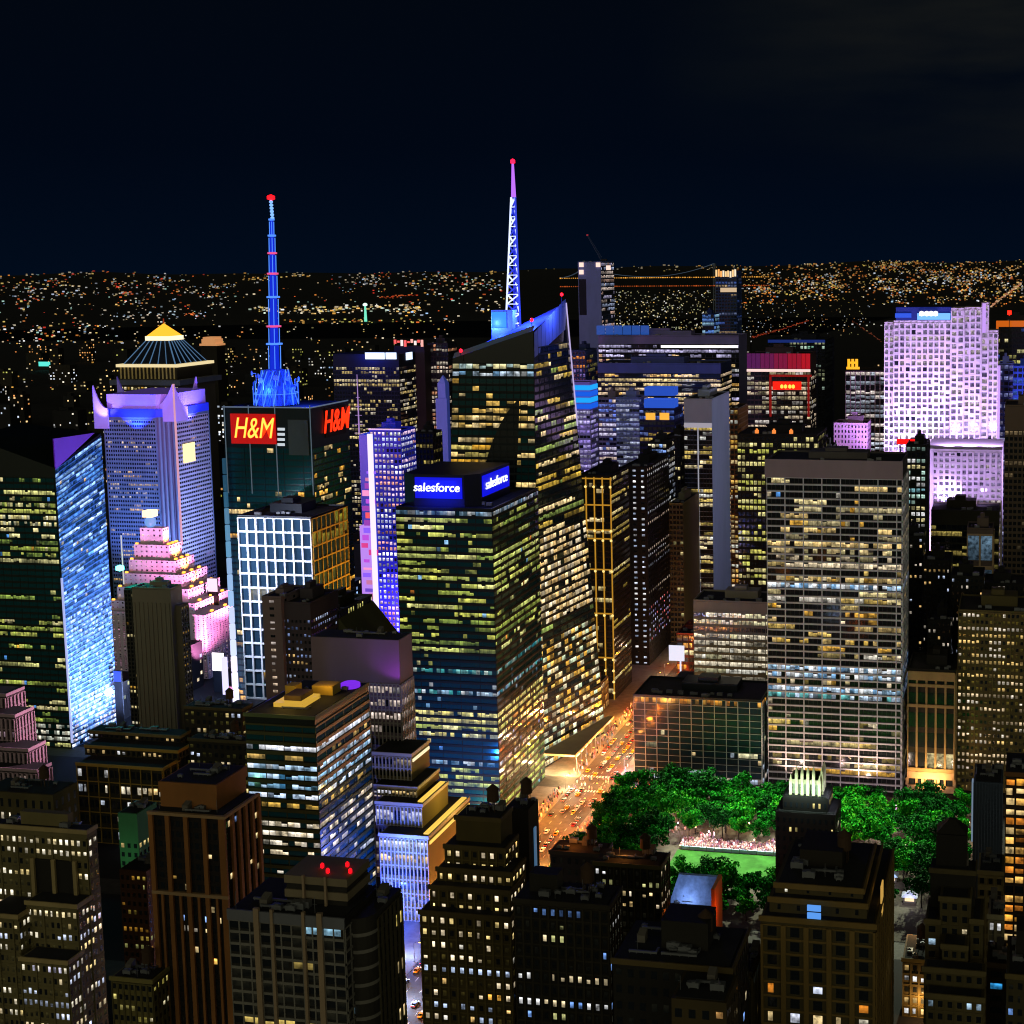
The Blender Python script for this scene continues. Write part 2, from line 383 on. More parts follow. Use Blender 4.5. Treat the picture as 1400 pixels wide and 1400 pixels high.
# office tower with the blue sign box, east of the park corner
lit = dict(pal=GREENY+['d8d860', 'c8d070'], full=.24, part=.55, p=.58, low=.09, run=.66, k=1.05, odd=['ff9a3a', '9ad0ff'])
root, b = block('sign_topped_tower', 'dark glass office tower with yellow-lit floors and a glowing blue sign box on its roof', 'office tower',
                541, 672, 697, 725, pxr=736, mat=wall('0c1418', .4), fh=3.9, pw=2.3, lit=lit, glass=GLASST, gap=.02, sill=.26, rows=[(694, 703, COOL, .9, .45), (893, 917, GREENY, .05, .5), (917, 925, TEAL+['f0fff0'], .9, .65), (925, 942, COOL, .08, .5), (942, 952, COOL+TEAL, .92, .7), (952, 970, COOL, .12, .5), (970, 981, ['f4e27a', 'f7ea90'], .88, 1.2), (983, 994, ['f4e27a', 'f7ea90'], .88, 1.2), (996, 1007, ['f4e27a', 'e8e8b0'], .75, 1.0), (1007, 1038, ['5a90e8', 'ffe080'], .12, .7), (1038, 1050, COOL, .6, .7)],
                frame=FR('10181a', h=.34, v=.10, hd=.25, vd=.3, every=5), fh_e=3.9, pent=False, units=6)
x0, y0, x1, y1, z1 = b
BLUEP = lamp('0c14ff', .75, True)
m = MB(); ax0 = P(550, 690, 733).x; ax1 = P(652, 690, 733).x; zt = zrow(600, 649, 733); zb = z1+1.3
c = 7; pl = [(ax0, 737), (ax0+c, 733), (ax1-c, 733), (ax1, 733+c), (ax1, 785), (ax0, 785)]
m.prism(pl, z1+.2, zt); sbx = m.build('sign_box', pmat('sign_box_cladding', '0a0d2a', .5), root)
m = MB(); m.box(ax0+c+1, 732.2, zb+3.5, ax1-c-1, 732.9, zt-1.5); m.build('blue_panel', BLUEP, sbx)
m = MB(); m.box(ax1+.1, 733+c+1, zb+3.5, ax1+.8, 782, zt-1.5); m.build('blue_panel', BLUEP, sbx)
WHITEL = lamp('f4f8ff', 2.2, True)
sign_text(sbx, 'salesforce', 'lettering', ((ax0+ax1)/2-1, 731.9, (zb+zt)/2+1.2), 6.6, WHITEL, 'S', .1, .2, bold=.02)
sign_text(sbx, 'salesforce', 'lettering', (ax1+1.1, 761, (zb+zt)/2+1.2), 7.6, lamp('f4f8ff', 1.5, True), 'E', .1, .2, sx=1.12, bold=0)
light('AREA', ((ax0+ax1)/2, 728, zb+8), '1028ff', 14000, ((ax0+ax1)/2, 740, z1), name='sign_spill').data.size = 20

light('SPOT', ((x0+x1)/2+6, 668, 20), '2080ff', 2.4e5, ((x0+x1)/2+6, 725, 40), 85, 1.0)
m = MB(); m.box(x0-.2, y0-.75, 0, x1+.2, y0-.35, 3); m.build('base_fascia', wall('5a6a80'), root)
# crystalline tower with the spire
YB = 812
root = empty('crystal_tower', (-330, 850, 0), 'faceted glass tower with amber-lit floors under a tall blue-lit lattice spire', 'office tower')
D = 76
SB = [P(606, 1060, YB), P(742, 1060, YB)]; zb = 0
bl = Vector((P(604, 900, YB).x, YB, 0)); br = Vector((-281, YB, 0)); tl = P(619, 490, YB+6); tr = P(729, 452, YB+6)
ebr = Vector((-263, YB+D, 0)); etr = P(773, 414, YB+D)
wbr = Vector((bl.x, YB+D, 0)); wtr = Vector((tl.x+4, YB+D, tl.z-4))
m = MB(); m.face([bl, br, tr, tl]); m.face([br, ebr, etr, tr]); m.face([ebr, wbr, wtr, etr]); m.face([wbr, bl, tl, wtr])
m.build('wall', pmat('crystal_glass_wall', '0b1114', .25, 0, .2), root)
m = MB(); m.face([tl, tr, etr, wtr]); m.build('roof', pmat('pale_roof_metal', '6a7898', .5, .1, .25, .2), root)
litA = dict(pal=['f0c060', 'ffd98a', 'e8d070', 'd9a030'], full=.22, part=.5, p=.55, low=.08, run=.7, k=1.05,
            zones=[(.962, .978, ['fff0b0', 'e8ffe8', 'd0f0f0'], .96, .8), (.935, .952, COOL+['e8ffe0'], .96, .7), (.905, .922, COOL+['e8ffe0'], .96, .75), (.978, 1.01, COOL, .0, .5), (.87, .978, WARM, .06, .6), (.80, .835, ['f8d080', 'f0c060', 'ffe0a0'], .95, 1.0), (.70, .755, ['f8d080', 'f0c060', 'ffe0a0'], .9, 1.0)])
zfl = tl.z-2.5                                                            # the lit floors end level; sloping glass rises above them
def edge_at(a, b, z): return a.lerp(b, (z-a.z)/(b.z-a.z))
sq_ = (bl, br, edge_at(br, tr, zfl), edge_at(bl, tl, zfl)); eq_ = (br, ebr, edge_at(ebr, etr, zfl+9), edge_at(br, tr, zfl+9))
litA = dict(litA, zones=[]); litA = with_rows(litA, [(486, 494, WARM, .04, .6), (494, 503, ['fff0b0', 'e8ffe8', 'd0f0f0'], .96, .85), (503, 512, COOL+['e8ffe0'], .95, .75), (512, 521, COOL+['e8ffe0'], .9, .75), (521, 529, WARM, .05, .6), (529, 545, ['f0c060', 'ffe0a0'], .3, .9), (545, 572, ['f8d080', 'f0c060'], .45, .9), (572, 588, ['f8d080', 'f0c060', 'ffe0a0'], .95, 1.1), (588, 596, WARM, .1, .6), (596, 613, ['f8d080', 'f0c060', 'ffe0a0'], .92, 1.1)], 675, YB, 0, zfl)
def lerpq(q, t0, t1):
    b0, b1, t_1, t_0 = [Vector(p) for p in q]
    return (b0.lerp(t_0, t0), b1.lerp(t_1, t0), b1.lerp(t_1, t1), b0.lerp(t_0, t1))
facade(root, sq_, 56, 12, litA, FR('12181a', h=.3, v=.07, hd=.2, vd=.3, every=1), 'band', glass=GLASST, gap=.02)
litE = dict(pal=['e8c050', 'ffe0a0', 'd9b040', 'a8c060'], full=.22, part=.45, p=.5, low=.08, run=.74, k=1.0,
            zones=[(.34, .56, ['ffdca0', 'f5c880', 'ffe8c0'], .86, 1.25), (.0, .30, ['ffc860', 'f0b040', 'ffe0a0', 'fff0c8', 'd8e8c0'], .72, 1.3)])
facade(root, eq_, 56, 16, litE, FR('1a2226', h=.3, v=.06, hd=.2, vd=.25, every=2), 'band', glass=GLASSB, gap=.02)
# the glass screens that rise above the roof
scr = pmat('screen_glass', '7088b8', .35, .1, .2)
m = MB(); a, b_ = tr+Vector((0, .3, 0)), etr
for k in range(9):                                                         # horizontal louvres of the east screen
    t = k/9; h0 = tr.z-2+(etr.z-tr.z)*0
    m.face([tr.lerp(etr, t)+Vector((.4, 0, 4*t-1)), tr.lerp(etr, min(1, t+.105))+Vector((.4, 0, 4*t-1)), tr.lerp(etr, min(1, t+.105))+Vector((.4, 0, -16)), tr.lerp(etr, t)+Vector((.4, 0, -16))][::-1])
m.build('roof_screen', scr, root)
m = MB(); m.face([tl+Vector((0, -.3, 0)), tr+Vector((0, -.3, 0)), tr+Vector((0, 3, 3)), tl+Vector((0, 3, 3))]); m.build('roof_edge', scr, root)
q0 = P(672, 448, 850); q1 = P(692, 424, 850)
m = MB(); m.box(q0.x, 850, q0.z-8, q1.x+4, 858, q1.z); m.build('plant_room', pmat('plant_room_cladding', '8fa4c8', .6), root)
m = MB(); m.box(q0.x+.5, 849.6, q0.z, q1.x, 849.9, q1.z-1); m.build('light_panel', lamp('2f7dff', 1.6, True), root)
for p_ in ((630, 482, YB+4), (727, 440, YB+8), (768, 405, YB+D)):
    w = P(*p_); m = MB(); m.bar(w-Vector((0, 0, 5)), w, .25); m.lathe((w.x, w.y), [(.3, w.z), (1.0, w.z+.5), (1.0, w.z+1.7), (.3, w.z+2.2)], 8, 1)
    m.build('warning_light', [DARK, lamp('ff1420', 5, True)], root)
m = MB(); m.bar(Vector((ebr.x+(etr.x-ebr.x)*.72+.5, ebr.y, etr.z*.72)), etr+Vector((.5, 0, 0)), .5); m.build('edge_light', lamp('d8c8ff', .75), root)
# spire; the blue light on its steel is put in as emission
sb = P(703, 450, 858); stp = P(701, 224, 858); SPB = lamp('3b50ff', .75, True); SPW = lamp('cfdcff', 1.5, True)
m = MB(); H_ = stp.z-sb.z; zb0 = sb.z-14
def sw(t): return 6.2*(1-t)+1.5*t
def sc(t): return Vector((sb.x+(stp.x-sb.x)*t, 858, zb0+(sb.z+H_*.80-zb0)*t))
lv = 16
for k in range(lv):
    t0, t1 = k/lv, (k+1)/lv
    A = [sc(t0)+Vector((sw(t0)*math.cos(a), sw(t0)*math.sin(a), 0)) for a in (math.radians(x) for x in (-150, -30, 90))]
    B = [sc(t1)+Vector((sw(t1)*math.cos(a), sw(t1)*math.sin(a), 0)) for a in (math.radians(x) for x in (-150, -30, 90))]
    for i in range(3):
        j = (i+1) % 3; m.bar(A[i], B[i], .62, 1 if i == 0 else 0); m.bar(A[i], A[j], .34, 1); m.bar(A[i], B[j], .5, 1 if (k+i) % 2 else 0)
ml = m.build('spire', [SPB, SPW], root)
m = MB(); m.bar(sc(0), sc(1), .9, 0, r2=.5); m.build('spire_core', lamp('1824e8', .8, True), root)
m = MB(); m.bar(sc(1), stp, 1.5, 0, n=8, r2=.7); m.build('spire_tip', lamp('c070ff', 1.1, True), root)
m = MB(); m.lathe((stp.x, stp.y), [(.3, stp.z), (1.5, stp.z+.6), (1.5, stp.z+2.2), (.3, stp.z+3)], 8); m.build('warning_light', lamp('ff1030', 5, True), root)
light('POINT', (sb.x-9, 846, sb.z+4), '1a30ff', 160000, size=1)
light('POINT', (sb.x+9, 850, sb.z+12), '1a30ff', 160000, size=1)
light('POINT', (sb.x+32, 852, sb.z+16), '5a70ff', 90000, size=1)
# podium of the crystal tower along the avenue
root, b = block('corner_podium', 'gold-lit low glass block with a flat canopy at the avenue corner', 'building', 790, 808, 948, 905, D=40,
                mat=wall('3d3a36'), fh=5, pw=3, lit=dict(pal=['ffd080', 'ffe8b8', 'f0b050'], full=.5, part=.3, p=.7, k=1.0), frame=FR('4a4238', h=.2, v=.15), units=3)

# tower with the twin red letter signs and the mast
YT = 900
lit = dict(pal=['ffb84a', 'f5d080', 'ffd890', 'd99a30'], full=.04, part=.4, p=.3, low=.05, run=.5, k=1.1)
root, b = block('mast_tower', 'dark teal glass tower with red letter signs and a blue-lit broadcast mast on top', 'office tower',
                305, 425, 560, YT, pxr=476, mat=pmat('mast_tower_wall', '07121a', .3, 0, .2), fh=4.2, pw=2.4, lit=lit, crown=26, glass=GLASST,
                frame=FR('14262c', h=.14, v=.14, hd=.2, vd=.35, every=6), pent=False, units=0)
x0, y0, x1, y1, z1 = b
for a, c_, s in ((318, 377, 'S'),):
    p0, p1 = P(318, 606, YT), P(377, 566, YT)
    brd = panel(root, 'sign_board', p0.x, p0.z, p1.x, p1.z, YT-.4, pmat('sign_board_red_glow', '0a0303', .5, 0, 0, emit='d00804', es=.75), 1.0)  # red glow put into the black board as emission
    sign_text(brd, 'H&M', 'lettering', ((p0.x+p1.x)/2, YT-1.75, (p0.z+p1.z)/2), 20, lamp('ff2a0a', 3.0, True), 'S', .28, .25, sx=.68, bold=.10)
    sign_text(brd, 'H&M', 'lettering_core', ((p0.x+p1.x)/2, YT-1.95, (p0.z+p1.z)/2), 20, lamp('ffb040', 2.2), 'S', .28, .25, sx=.68, bold=-.02)
dE = lambda px: P(425, 560, YT).x and (east_depth(425, px, YT, 560))
ye0, ye1 = YT+dE(443), YT+dE(471); ze = zrow(455, 575, YT+dE(455))
m = MB(); m.box(x1+.1, ye0, ze-10.5, x1+.7, ye1, ze+9.5); brd = m.build('sign_board', pmat('sign_board_dark', '0a0505', .6), root)
sign_text(brd, 'H&M', 'lettering', (x1+1.0, (ye0+ye1)/2, ze-.5), 22, lamp('ff2a0a', 2.2, True), 'E', .28, .25, sx=.82, bold=.07)
p0, p1 = P(396, 622, YT), P(421, 574, YT); panel(root, 'blank_screen', p0.x, p0.z, p1.x, p1.z, YT-.3, pmat('screen_grey', '3c4046', .6), .5)
for k in range(4):
    p0 = P(380, 586+k*7, YT); panel(root, 'light_bar', p0.x, p0.z-1.2, p0.x+5.2, p0.z+.6, YT-.3, lamp('dfe8f0', .8), .4)
for px in (307, 340, 376, 424):
    p0 = P(px, 556, YT); m = MB(); m.box(p0.x-.25, YT-.9, 150, p0.x+.25, YT-.45, p0.z+1); m.build('edge_fin', lamp('9fb8cc', .22), root)
m = MB(); m.box(x0-.3, YT-.9, z1+1.2, x1+.3, YT-.3, z1+2.0); m.box(x1-.3, YT, z1+1.2, x1+.4, y1, z1+2.0); m.build('cornice_light', lamp('8fa4c4', .35), root)
# lit corner tube
c0 = P(308, 625, YT-6)
for k in range(15):
    za, zb = 4+k*(c0.z-4)/15, 4+(k+1)*(c0.z-4)/15-.8; m = MB(); rr = 2.2-.06*k; m.lathe((c0.x-1, YT-6), [(rr*.9, za), (rr, za+.6), (rr, zb-.6), (rr*.9, zb)], 14)
    m.build('corner_light', lamp(['e8e0ff', 'd0dcff', 'a8d0ff', '7cc0f0', '4a98c8'][k//3], round(max(.18, 1.5-k*.1), 2), True), root)
c1 = P(305, 800, YT-9); m = MB(); m.box(c1.x-2.5, YT-12, 12, c1.x+.6, YT-9.3, c1.z-50); m.build('corner_screen', lamp('d6d0ff', 1.3, True), root)
# mast and its dishes; the blue light on them is put in as emission
MBL = lamp('1440ff', .9, True); MLT = lamp('4f8cff', 1.2, True)
mb0 = P(378, 552, YT+26); mt = P(370.5, 272, YT+26); cx, cy = mb0.x, YT+26
def mz(py): return zrow(374, py, YT+26)
m = MB()
m.lathe((cx, cy), [(13, z1+1), (12, mz(528)), (10, mz(520)), (8, mz(512)), (6, mz(505))], 12, 0)
m.build('mast_base', pmat('blue_lit_mast_base', '4a6cc0', .5, 0, .5, .6, emit='0a2cff', es=.30), root)
m = MB(); random.seed(3)
for k in range(26):
    a = k*2*math.pi/26
    m.bar((cx+15*math.cos(a), cy+15*math.sin(a), z1+1), (cx+9*math.cos(a+.5), cy+9*math.sin(a+.5), mz(506)), .28, k % 2)
    m.bar((cx+15*math.cos(a), cy+15*math.sin(a), z1+9), (cx+15*math.cos(a+.25), cy+15*math.sin(a+.25), z1+9), .28, 1)
    m.bar((cx+15*math.cos(a), cy+15*math.sin(a), z1+1), (cx+15*math.cos(a), cy+15*math.sin(a), mz(523)+random.uniform(-3, 3)), .2, k % 2)
m.build('mast_base_frame', [MBL, MLT], root)
for k in range(10):
    a = k*2*math.pi/10+.2; rr = random.uniform(10, 16); h = mz(random.uniform(508, 530)); m = MB()
    c_ = Vector((cx+rr*math.cos(a), cy+rr*math.sin(a), h)); d = Vector((math.cos(a), math.sin(a), 0)); m.bar(c_, c_+d*.9, .7, n=12, r2=1.9); m.bar(c_-d*2, c_, .3); m.bar(c_-d*2, c_-d*2-Vector((0, 0, 7)), .25)
    m.build('dish_antenna', pmat('blue_lit_dish', '9ab4e8', .5, 0, .2, emit='2448d0', es=.35), root)
zs = [505, 470, 446, 406, 374, 346, 322, 300]
rad = [5.2, 4.6, 4.2, 3.6, 3.0, 2.6, 1.9]
for k in range(7):
    a, b_ = mz(zs[k]), mz(zs[k+1]); m = MB(); t = (zs[0]-zs[k])/(zs[0]-272); ox = (mt.x-cx)*t; t2 = (zs[0]-zs[k+1])/(zs[0]-272)
    m.bar((cx+ox, cy, a), (cx+(mt.x-cx)*t2, cy, b_-.8), rad[k]*.62, 0, n=8, r2=rad[k]*.55)
    for q in range(6):
        an = q*math.pi/3; rr = rad[k]*.86; m.bar((cx+ox+rr*math.cos(an), cy+rr*math.sin(an), a+.5), (cx+(mt.x-cx)*t2+rr*math.cos(an), cy+rr*math.sin(an), b_-1.5), .26, 1)
    msec = m.build('mast_section', [lamp('0a2cf0', .75, True), MLT], root)
    m = MB(); m.lathe((cx+(mt.x-cx)*t2, cy), [(rad[k]*.5, b_-.8), (rad[k]*1.05, b_-.6), (rad[k]*1.05, b_+.5), (rad[k]*.5, b_+.7)], 12)
    m.build('mast_collar', lamp('ff5a9a', .9) if k in (1, 3, 4) else MLT, msec)
for k in range(6):
    h = mz(300-k*4.4); m = MB(); m.lathe((mt.x+.4-.1*k, cy), [(.5, h), (1.25, h+.6), (1.25, h+1.5), (.5, h+2.1)], 10); m.build('mast_antenna', lamp('7fb4ff', 1.3), root)
m = MB(); m.bar((mt.x+.5, cy, mz(302)), (mt.x, cy, mz(272)), .42); m.build('mast_pole', lamp('1a38d0', .5), root)
m = MB(); m.lathe((mt.x, cy), [(.4, mz(274)), (2.6, mz(272)), (2.6, mz(268)), (.4, mz(266))], 10); m.build('warning_light', lamp('ff0c14', 4, True), root)
light('POINT', (cx, cy-18, z1+12), '1a40ff', 90000, size=1); light('POINT', (cx+22, cy, z1+12), '1a40ff', 60000, size=1)

# white gridded block in front of it
lit = dict(pal=WARM, full=.02, part=.2, p=.2, low=.05, run=.5, k=.8, zones=[(.25, .34, WARM, .35, .8), (.08, .14, AMBER, .5, .9), (0, .06, COOL, .6, .8)])
root, b = block('gridded_office', 'office block wrapped in a white two-storey grid, its east side ochre', 'office block', 325, 425, 708, 838, pxr=474, mat=wall('0c1420', .5),
                fh=9.2, pw=6.1, lit=lit, frame=dict(mat=pmat('white_grid_paint', 'd2d6e2', .7, 0, .15), h=.13, v=.17, hd=.8, vd=.9), glass=GLASSB, sill=.04, head=.03, gap=.03,
                frame_e=dict(mat=pmat('ochre_grid_paint', 'a07a34', .8, 0, .2), h=.11, v=.13, hd=.8, vd=.9), pw_e=6.5,
                lit_e=dict(pal=['c9b030', 'a8a02a'], full=.02, part=.3, p=.3, low=.06, k=.45), units=5)
bx = b
light('SPOT', (bx[0]-45, 800, 120), 'dfe4ff', 9e5, ((bx[0]+bx[2])/2-5, 838, 105), 95, 1.0); light('SPOT', ((bx[0]+bx[2])/2, 790, 150), 'dfe4ff', 3e5, ((bx[0]+bx[2])/2, 838, 110), 110, 1.0)  # unseen spots stand in for the light of the square
light('SPOT', (bx[2]+70, 870, 60), 'ffc850', 6e5, (bx[2], 865, 120), 80, 1.0)  # unseen spot added to light the east grid yellow

# towers of the square: crown tower, lit stone setback tower, grey slab
YC = 1150
root = empty('crown_tower', (-760, 1185, 0), 'slate tower whose crown of pointed fins is lit blue and lilac', 'office tower')
p1, p2, p3 = P(141, 570, YC), P(213, 570, YC), P(237, 570, YC+10); zt = p1.z; x4 = P(237, 570, YC+10).x; dE_ = east_depth(237, 286, YC+10, 570)
poly = [(p1.x, YC), (p2.x, YC), (p2.x+5, YC+6), (x4, YC+10), (x4, YC+10+dE_), (x4-8, YC+18+dE_), (p1.x, YC+18+dE_)]
m = MB(); m.prism(poly, 0, zt); m.build('wall', pmat('crown_tower_stone', '56709c', .6, 0, .15), root)
lit = dict(pal=['ffe0b0', 'f5d8c0', 'ffd080'], full=0, part=.3, p=.35, low=.05, run=.6, k=.85, zones=[(.58, .66, ['fff0d8', 'e8d8d0'], .4, .7), (.84, .90, ['ffe0b0'], .28, 1)])
facade(root, ((p1.x+1, YC, 0), (p2.x-1, YC, 0), (p2.x-1, YC, zt-2), (p1.x+1, YC, zt-2)), 46, 22, lit, FR('5a78a8', h=.5, v=.25, hd=.3, vd=.35), 'band')
facade(root, ((x4, YC+11, 0), (x4, YC+8+dE_, 0), (x4, YC+8+dE_, zt-2), (x4, YC+11, zt-2)), 46, 18, dict(pal=['c0b0ff', 'ffc890'], full=0, part=.2, p=.2, low=.02, k=.5), FR('9aa4cc', h=.5, v=.1, hd=.3, vd=.3), 'band')
light('SPOT', (x4+75, 1120, 40), 'ccd4ff', 9e5, (x4, 1185, 120), 90, 1.0); light('SPOT', (p2.x-8, 1080, 40), '8aa0ff', 2.4e5, (p2.x-22, YC, 110), 90, 1.0)  # unseen spots added to lift the east and south faces
m = MB()
for k in range(4):
    t = (k+.5)/4; q = Vector(poly[1]).lerp(Vector(poly[3]), t); m.box(q.x-.5, q.y-1.4, 0, q.x+.5, q.y-.3, zt-1)
m.build('corner_rib', wall('565a80'), root)
LIL = pmat('crown_lilac', '9a94e8', .6, 0, .1, emit='7a4ae0', es=.10); BLU = pmat('crown_blue', '2a40d0', .5, 0, .1, emit='1020ff', es=.45)  # part of the crown floodlighting is put into the cladding as emission
m = MB(); m.prism([(a-(.0 if a > -780 else 0), b_) for a, b_ in poly], zt+.1, zt+7); m.build('crown_band', BLU, root)
def shrink(k): 
    cxx = sum(a for a, _ in poly)/len(poly); cyy = sum(b_ for _, b_ in poly)/len(poly); return [(cxx+(a-cxx)*k, cyy+(b_-cyy)*k) for a, b_ in poly]
m = MB(); m.prism(shrink(.93), zt+7.05, zt+20); m.build('crown_parapet', LIL, root)
zf = P(130, 527, YC).z
def fin(px, py, y, dx, dy, z0_, w):
    w *= .8
    a = P(px, py, y); m = MB(); n_ = Vector((-dy, dx, 0)).normalized()*.9
    base = Vector((a.x, y, 0)); pts = []
    for k in range(9):
        t = k/8; pts.append((t*w, a.z-(a.z-zt-8)*(1-(1-t)**2.2)))
    prof = [(0, z0_)]+[(w, z0_)]+pts[::-1]
    fr = [base+Vector((dx, dy, 0))*s+Vector((0, 0, z))-n_ for s, z in prof]; bk = [p+2*n_ for p in fr]
    m.face(fr); m.face(bk[::-1])
    for i in range(len(fr)):
        j = (i+1) % len(fr); m.face([fr[i], bk[i], bk[j], fr[j]])
    m.build('crown_fin', LIL, root)
fin(127, 527, YC-3, 1, .05, zt-10, 16); fin(127, 530, YC-2, .05, 1, zt-10, 16)
fin(236, 525, YC+6, -1, -.05, zt-4, 26); fin(237, 526, YC+6, .05, 1, zt-4, 22); fin(268, 515, YC+dE_+2, -.3, -1, zt-4, 20); fin(160, 515, YC+dE_+10, 1, 0, zt-2, 22)
m = MB(); q = P(237, 525, YC+6); m.bar((q.x, YC+6, 60), (q.x, YC+6, q.z), 1.0); m.build('corner_light', lamp('ffb8d0', .7), root)
light('SPOT', (p2.x-18, YC-14, zt-12), '2a40ff', 420000, (p2.x-18, YC+6, zt+14), 90); light('SPOT', (p1.x+4, YC-16, zt), '7a68ff', 110000, (p1.x+4, YC+4, zt+16), 80); light('SPOT', (x4+18, YC+30, zt-6), '6a58ff', 400000, (x4-2, YC+34, zt+14), 90)
w = P(262, 618, YC+30); m = MB(); m.box(x4+.6, w.y-9, w.z-9, x4+1.6, w.y+9, w.z+8); m.build('reflected_screen', lamp('ffe0a0', 1.6), root)

YP = 1600
root = empty('pyramid_tower', (P(205, 520, YP).x, YP+35, 0), 'distant tower with a dark ribbed pyramid roof and a glowing golden tip', 'skyscraper')
cx = P(204, 520, YP).x; cy = YP+37; zz = lambda py: zrow(204, py, YP); hw = lambda a: abs(P(204+a, 500, YP).x-cx)
def sq(c, h): return [(c[0]-h, c[1]-h), (c[0]+h, c[1]-h), (c[0]+h, c[1]+h), (c[0]-h, c[1]+h)]
m = MB(); m.prism(sq((cx, cy), hw(41)), 0, zz(526)); m.build('wall', wall('4a4436'), root)
facade(root, ((cx-hw(41), cy-hw(41), zz(700)), (cx+hw(41), cy-hw(41), zz(700)), (cx+hw(41), cy-hw(41), zz(528)), (cx-hw(41), cy-hw(41), zz(528))), 30, 18, dict(pal=WARM, full=.1, part=.5, p=.4, k=.9, zones=[(.9, 1, WARM, .6, 1)]), FR('4a4436', h=.3, v=.3), 'mesh')
m = MB(); m.prism(sq((cx, cy), hw(47)), zz(526)+.1, zz(519)); m.build('cornice', wall('5a6078'), root)
m = MB(); m.prism(sq((cx, cy), hw(39)), zz(519)+.1, zz(498)); m.build('drum', wall('2a2418'), root)
m = MB()
for k in range(15):
    a = cx-hw(38)+2*hw(38)*(k+.5)/15; m.box(a-.9, cy-hw(39)-.8, zz(519)+1, a+.9, cy-hw(39)-.1, zz(501))
m.build('colonnade', wall('c9b070'), root)
m = MB(); m.prism(sq((cx, cy), hw(41)), zz(502)+.1, zz(498)); m.build('drum_light', lamp('ffe8b0', .9, True), root)
a0, a1 = hw(34), hw(14.5); Z0, Z1 = zz(498)+.1, zz(467)
B4 = [Vector((x, y, Z0)) for x, y in sq((cx, cy), a0)]; T4 = [Vector((x, y, Z1)) for x, y in sq((cx, cy), a1)]
m = MB(); m.hexa(B4, T4); m.build('roof', pmat('copper_roof', '0b1526', .5), root)
m = MB()
for k in range(4):
    j = (k+1) % 4
    for q in range(7):
        t = q/6; n_ = Vector(((B4[k]+B4[j]).x/2-cx, (B4[k]+B4[j]).y/2-cy, 0)).normalized()*.4
        m.bar(B4[k].lerp(B4[j], t)+n_, T4[k].lerp(T4[j], t)+n_, .6)
m.build('roof_rib', lamp('6f9fd0', .45), root)
m = MB(); m.prism(sq((cx, cy), a1*1.05), Z1+.1, zz(461)); m.build('lantern_band', lamp('fff0c8', 1.3, True), root)
m = MB(); Z2 = zz(444); m.hexa([(x, y, zz(461)+.1) for x, y in sq((cx, cy), a1*.98)], [(x, y, Z2) for x, y in sq((cx, cy), .5)]); m.build('glowing_tip', lamp('ffab2e', 1.6, True), root)
m = MB(); m.bar((cx, cy, Z2), (cx, cy, zz(437)), .7); m.build('finial', lamp('c04020', .5), root)

# floodlit stone setback tower
YS = 960
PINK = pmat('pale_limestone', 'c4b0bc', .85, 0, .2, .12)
root = empty('setback_tower', (P(211, 800, YS).x, YS+40, 0), 'stepped stone tower floodlit pink with amber lights on each setback', 'tower')
tiers = [(191, 222, 722), (183, 231, 745), (176, 239, 766), (169, 248, 785), (160, 257, 804), (151, 266, 823), (138, 281, 838)]
zprev = None; x_c = P(210, 800, YS).x
for k in range(len(tiers)):
    a, c_, py = tiers[k]; ys = YS+(6-k)*4.5; z = zrow(206, py, ys); xa, xb = P(a, py, ys).x, P(c_, py, ys).x; dep = 62-9*(6-k)
    zb = 0 if k == 6 else zrow(206, tiers[k+1][2], YS+(5-k)*4.5)+.05
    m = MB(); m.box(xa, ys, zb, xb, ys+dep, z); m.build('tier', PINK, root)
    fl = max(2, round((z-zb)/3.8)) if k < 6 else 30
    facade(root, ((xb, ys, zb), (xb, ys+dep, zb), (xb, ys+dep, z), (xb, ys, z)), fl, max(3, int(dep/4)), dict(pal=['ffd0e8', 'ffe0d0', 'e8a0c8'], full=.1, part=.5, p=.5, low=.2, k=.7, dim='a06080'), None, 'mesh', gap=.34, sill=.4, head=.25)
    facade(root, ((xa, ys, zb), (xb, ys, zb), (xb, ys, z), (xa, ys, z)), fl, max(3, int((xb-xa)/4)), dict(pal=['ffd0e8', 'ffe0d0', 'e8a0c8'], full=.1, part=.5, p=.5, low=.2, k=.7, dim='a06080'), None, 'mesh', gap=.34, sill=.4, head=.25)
    if k:
        m = MB()
        for t in (.2, .5, .8): m.box(xb-3.2, ys+dep*t-1.2, z+.05, xb-1.6, ys+dep*t+1.2, z+1.3)
        m.box(xa+1, ys+.3, z+.05, xa+3, ys+1.6, z+1.2); m.build('setback_lamp', lamp('ffb040', 2.5), root)
        light('SPOT', (xb-2, ys+dep*.5, z+1.6), 'ffa040', 26000, (xb-14, ys+dep*.5, z+16), 120, .4)
zt = zrow(206, 722, YS+27); yc = YS+27+4; xg = P(206, 720, YS+31).x
m = MB(); m.lathe((xg, yc), [(1.5, zt), (3.6, zt+1.4), (4.2, zt+4), (3.6, zt+6.6), (1.6, zt+8)], 16); m.build('glass_globe', lamp('7fb4ff', .8, True), root)
m = MB(); m.box(xg-4, yc-4, zt+8.1, xg+4, yc+4, zt+13); m.build('roof_beacon', lamp('ffd8a0', 2.2, True), root)
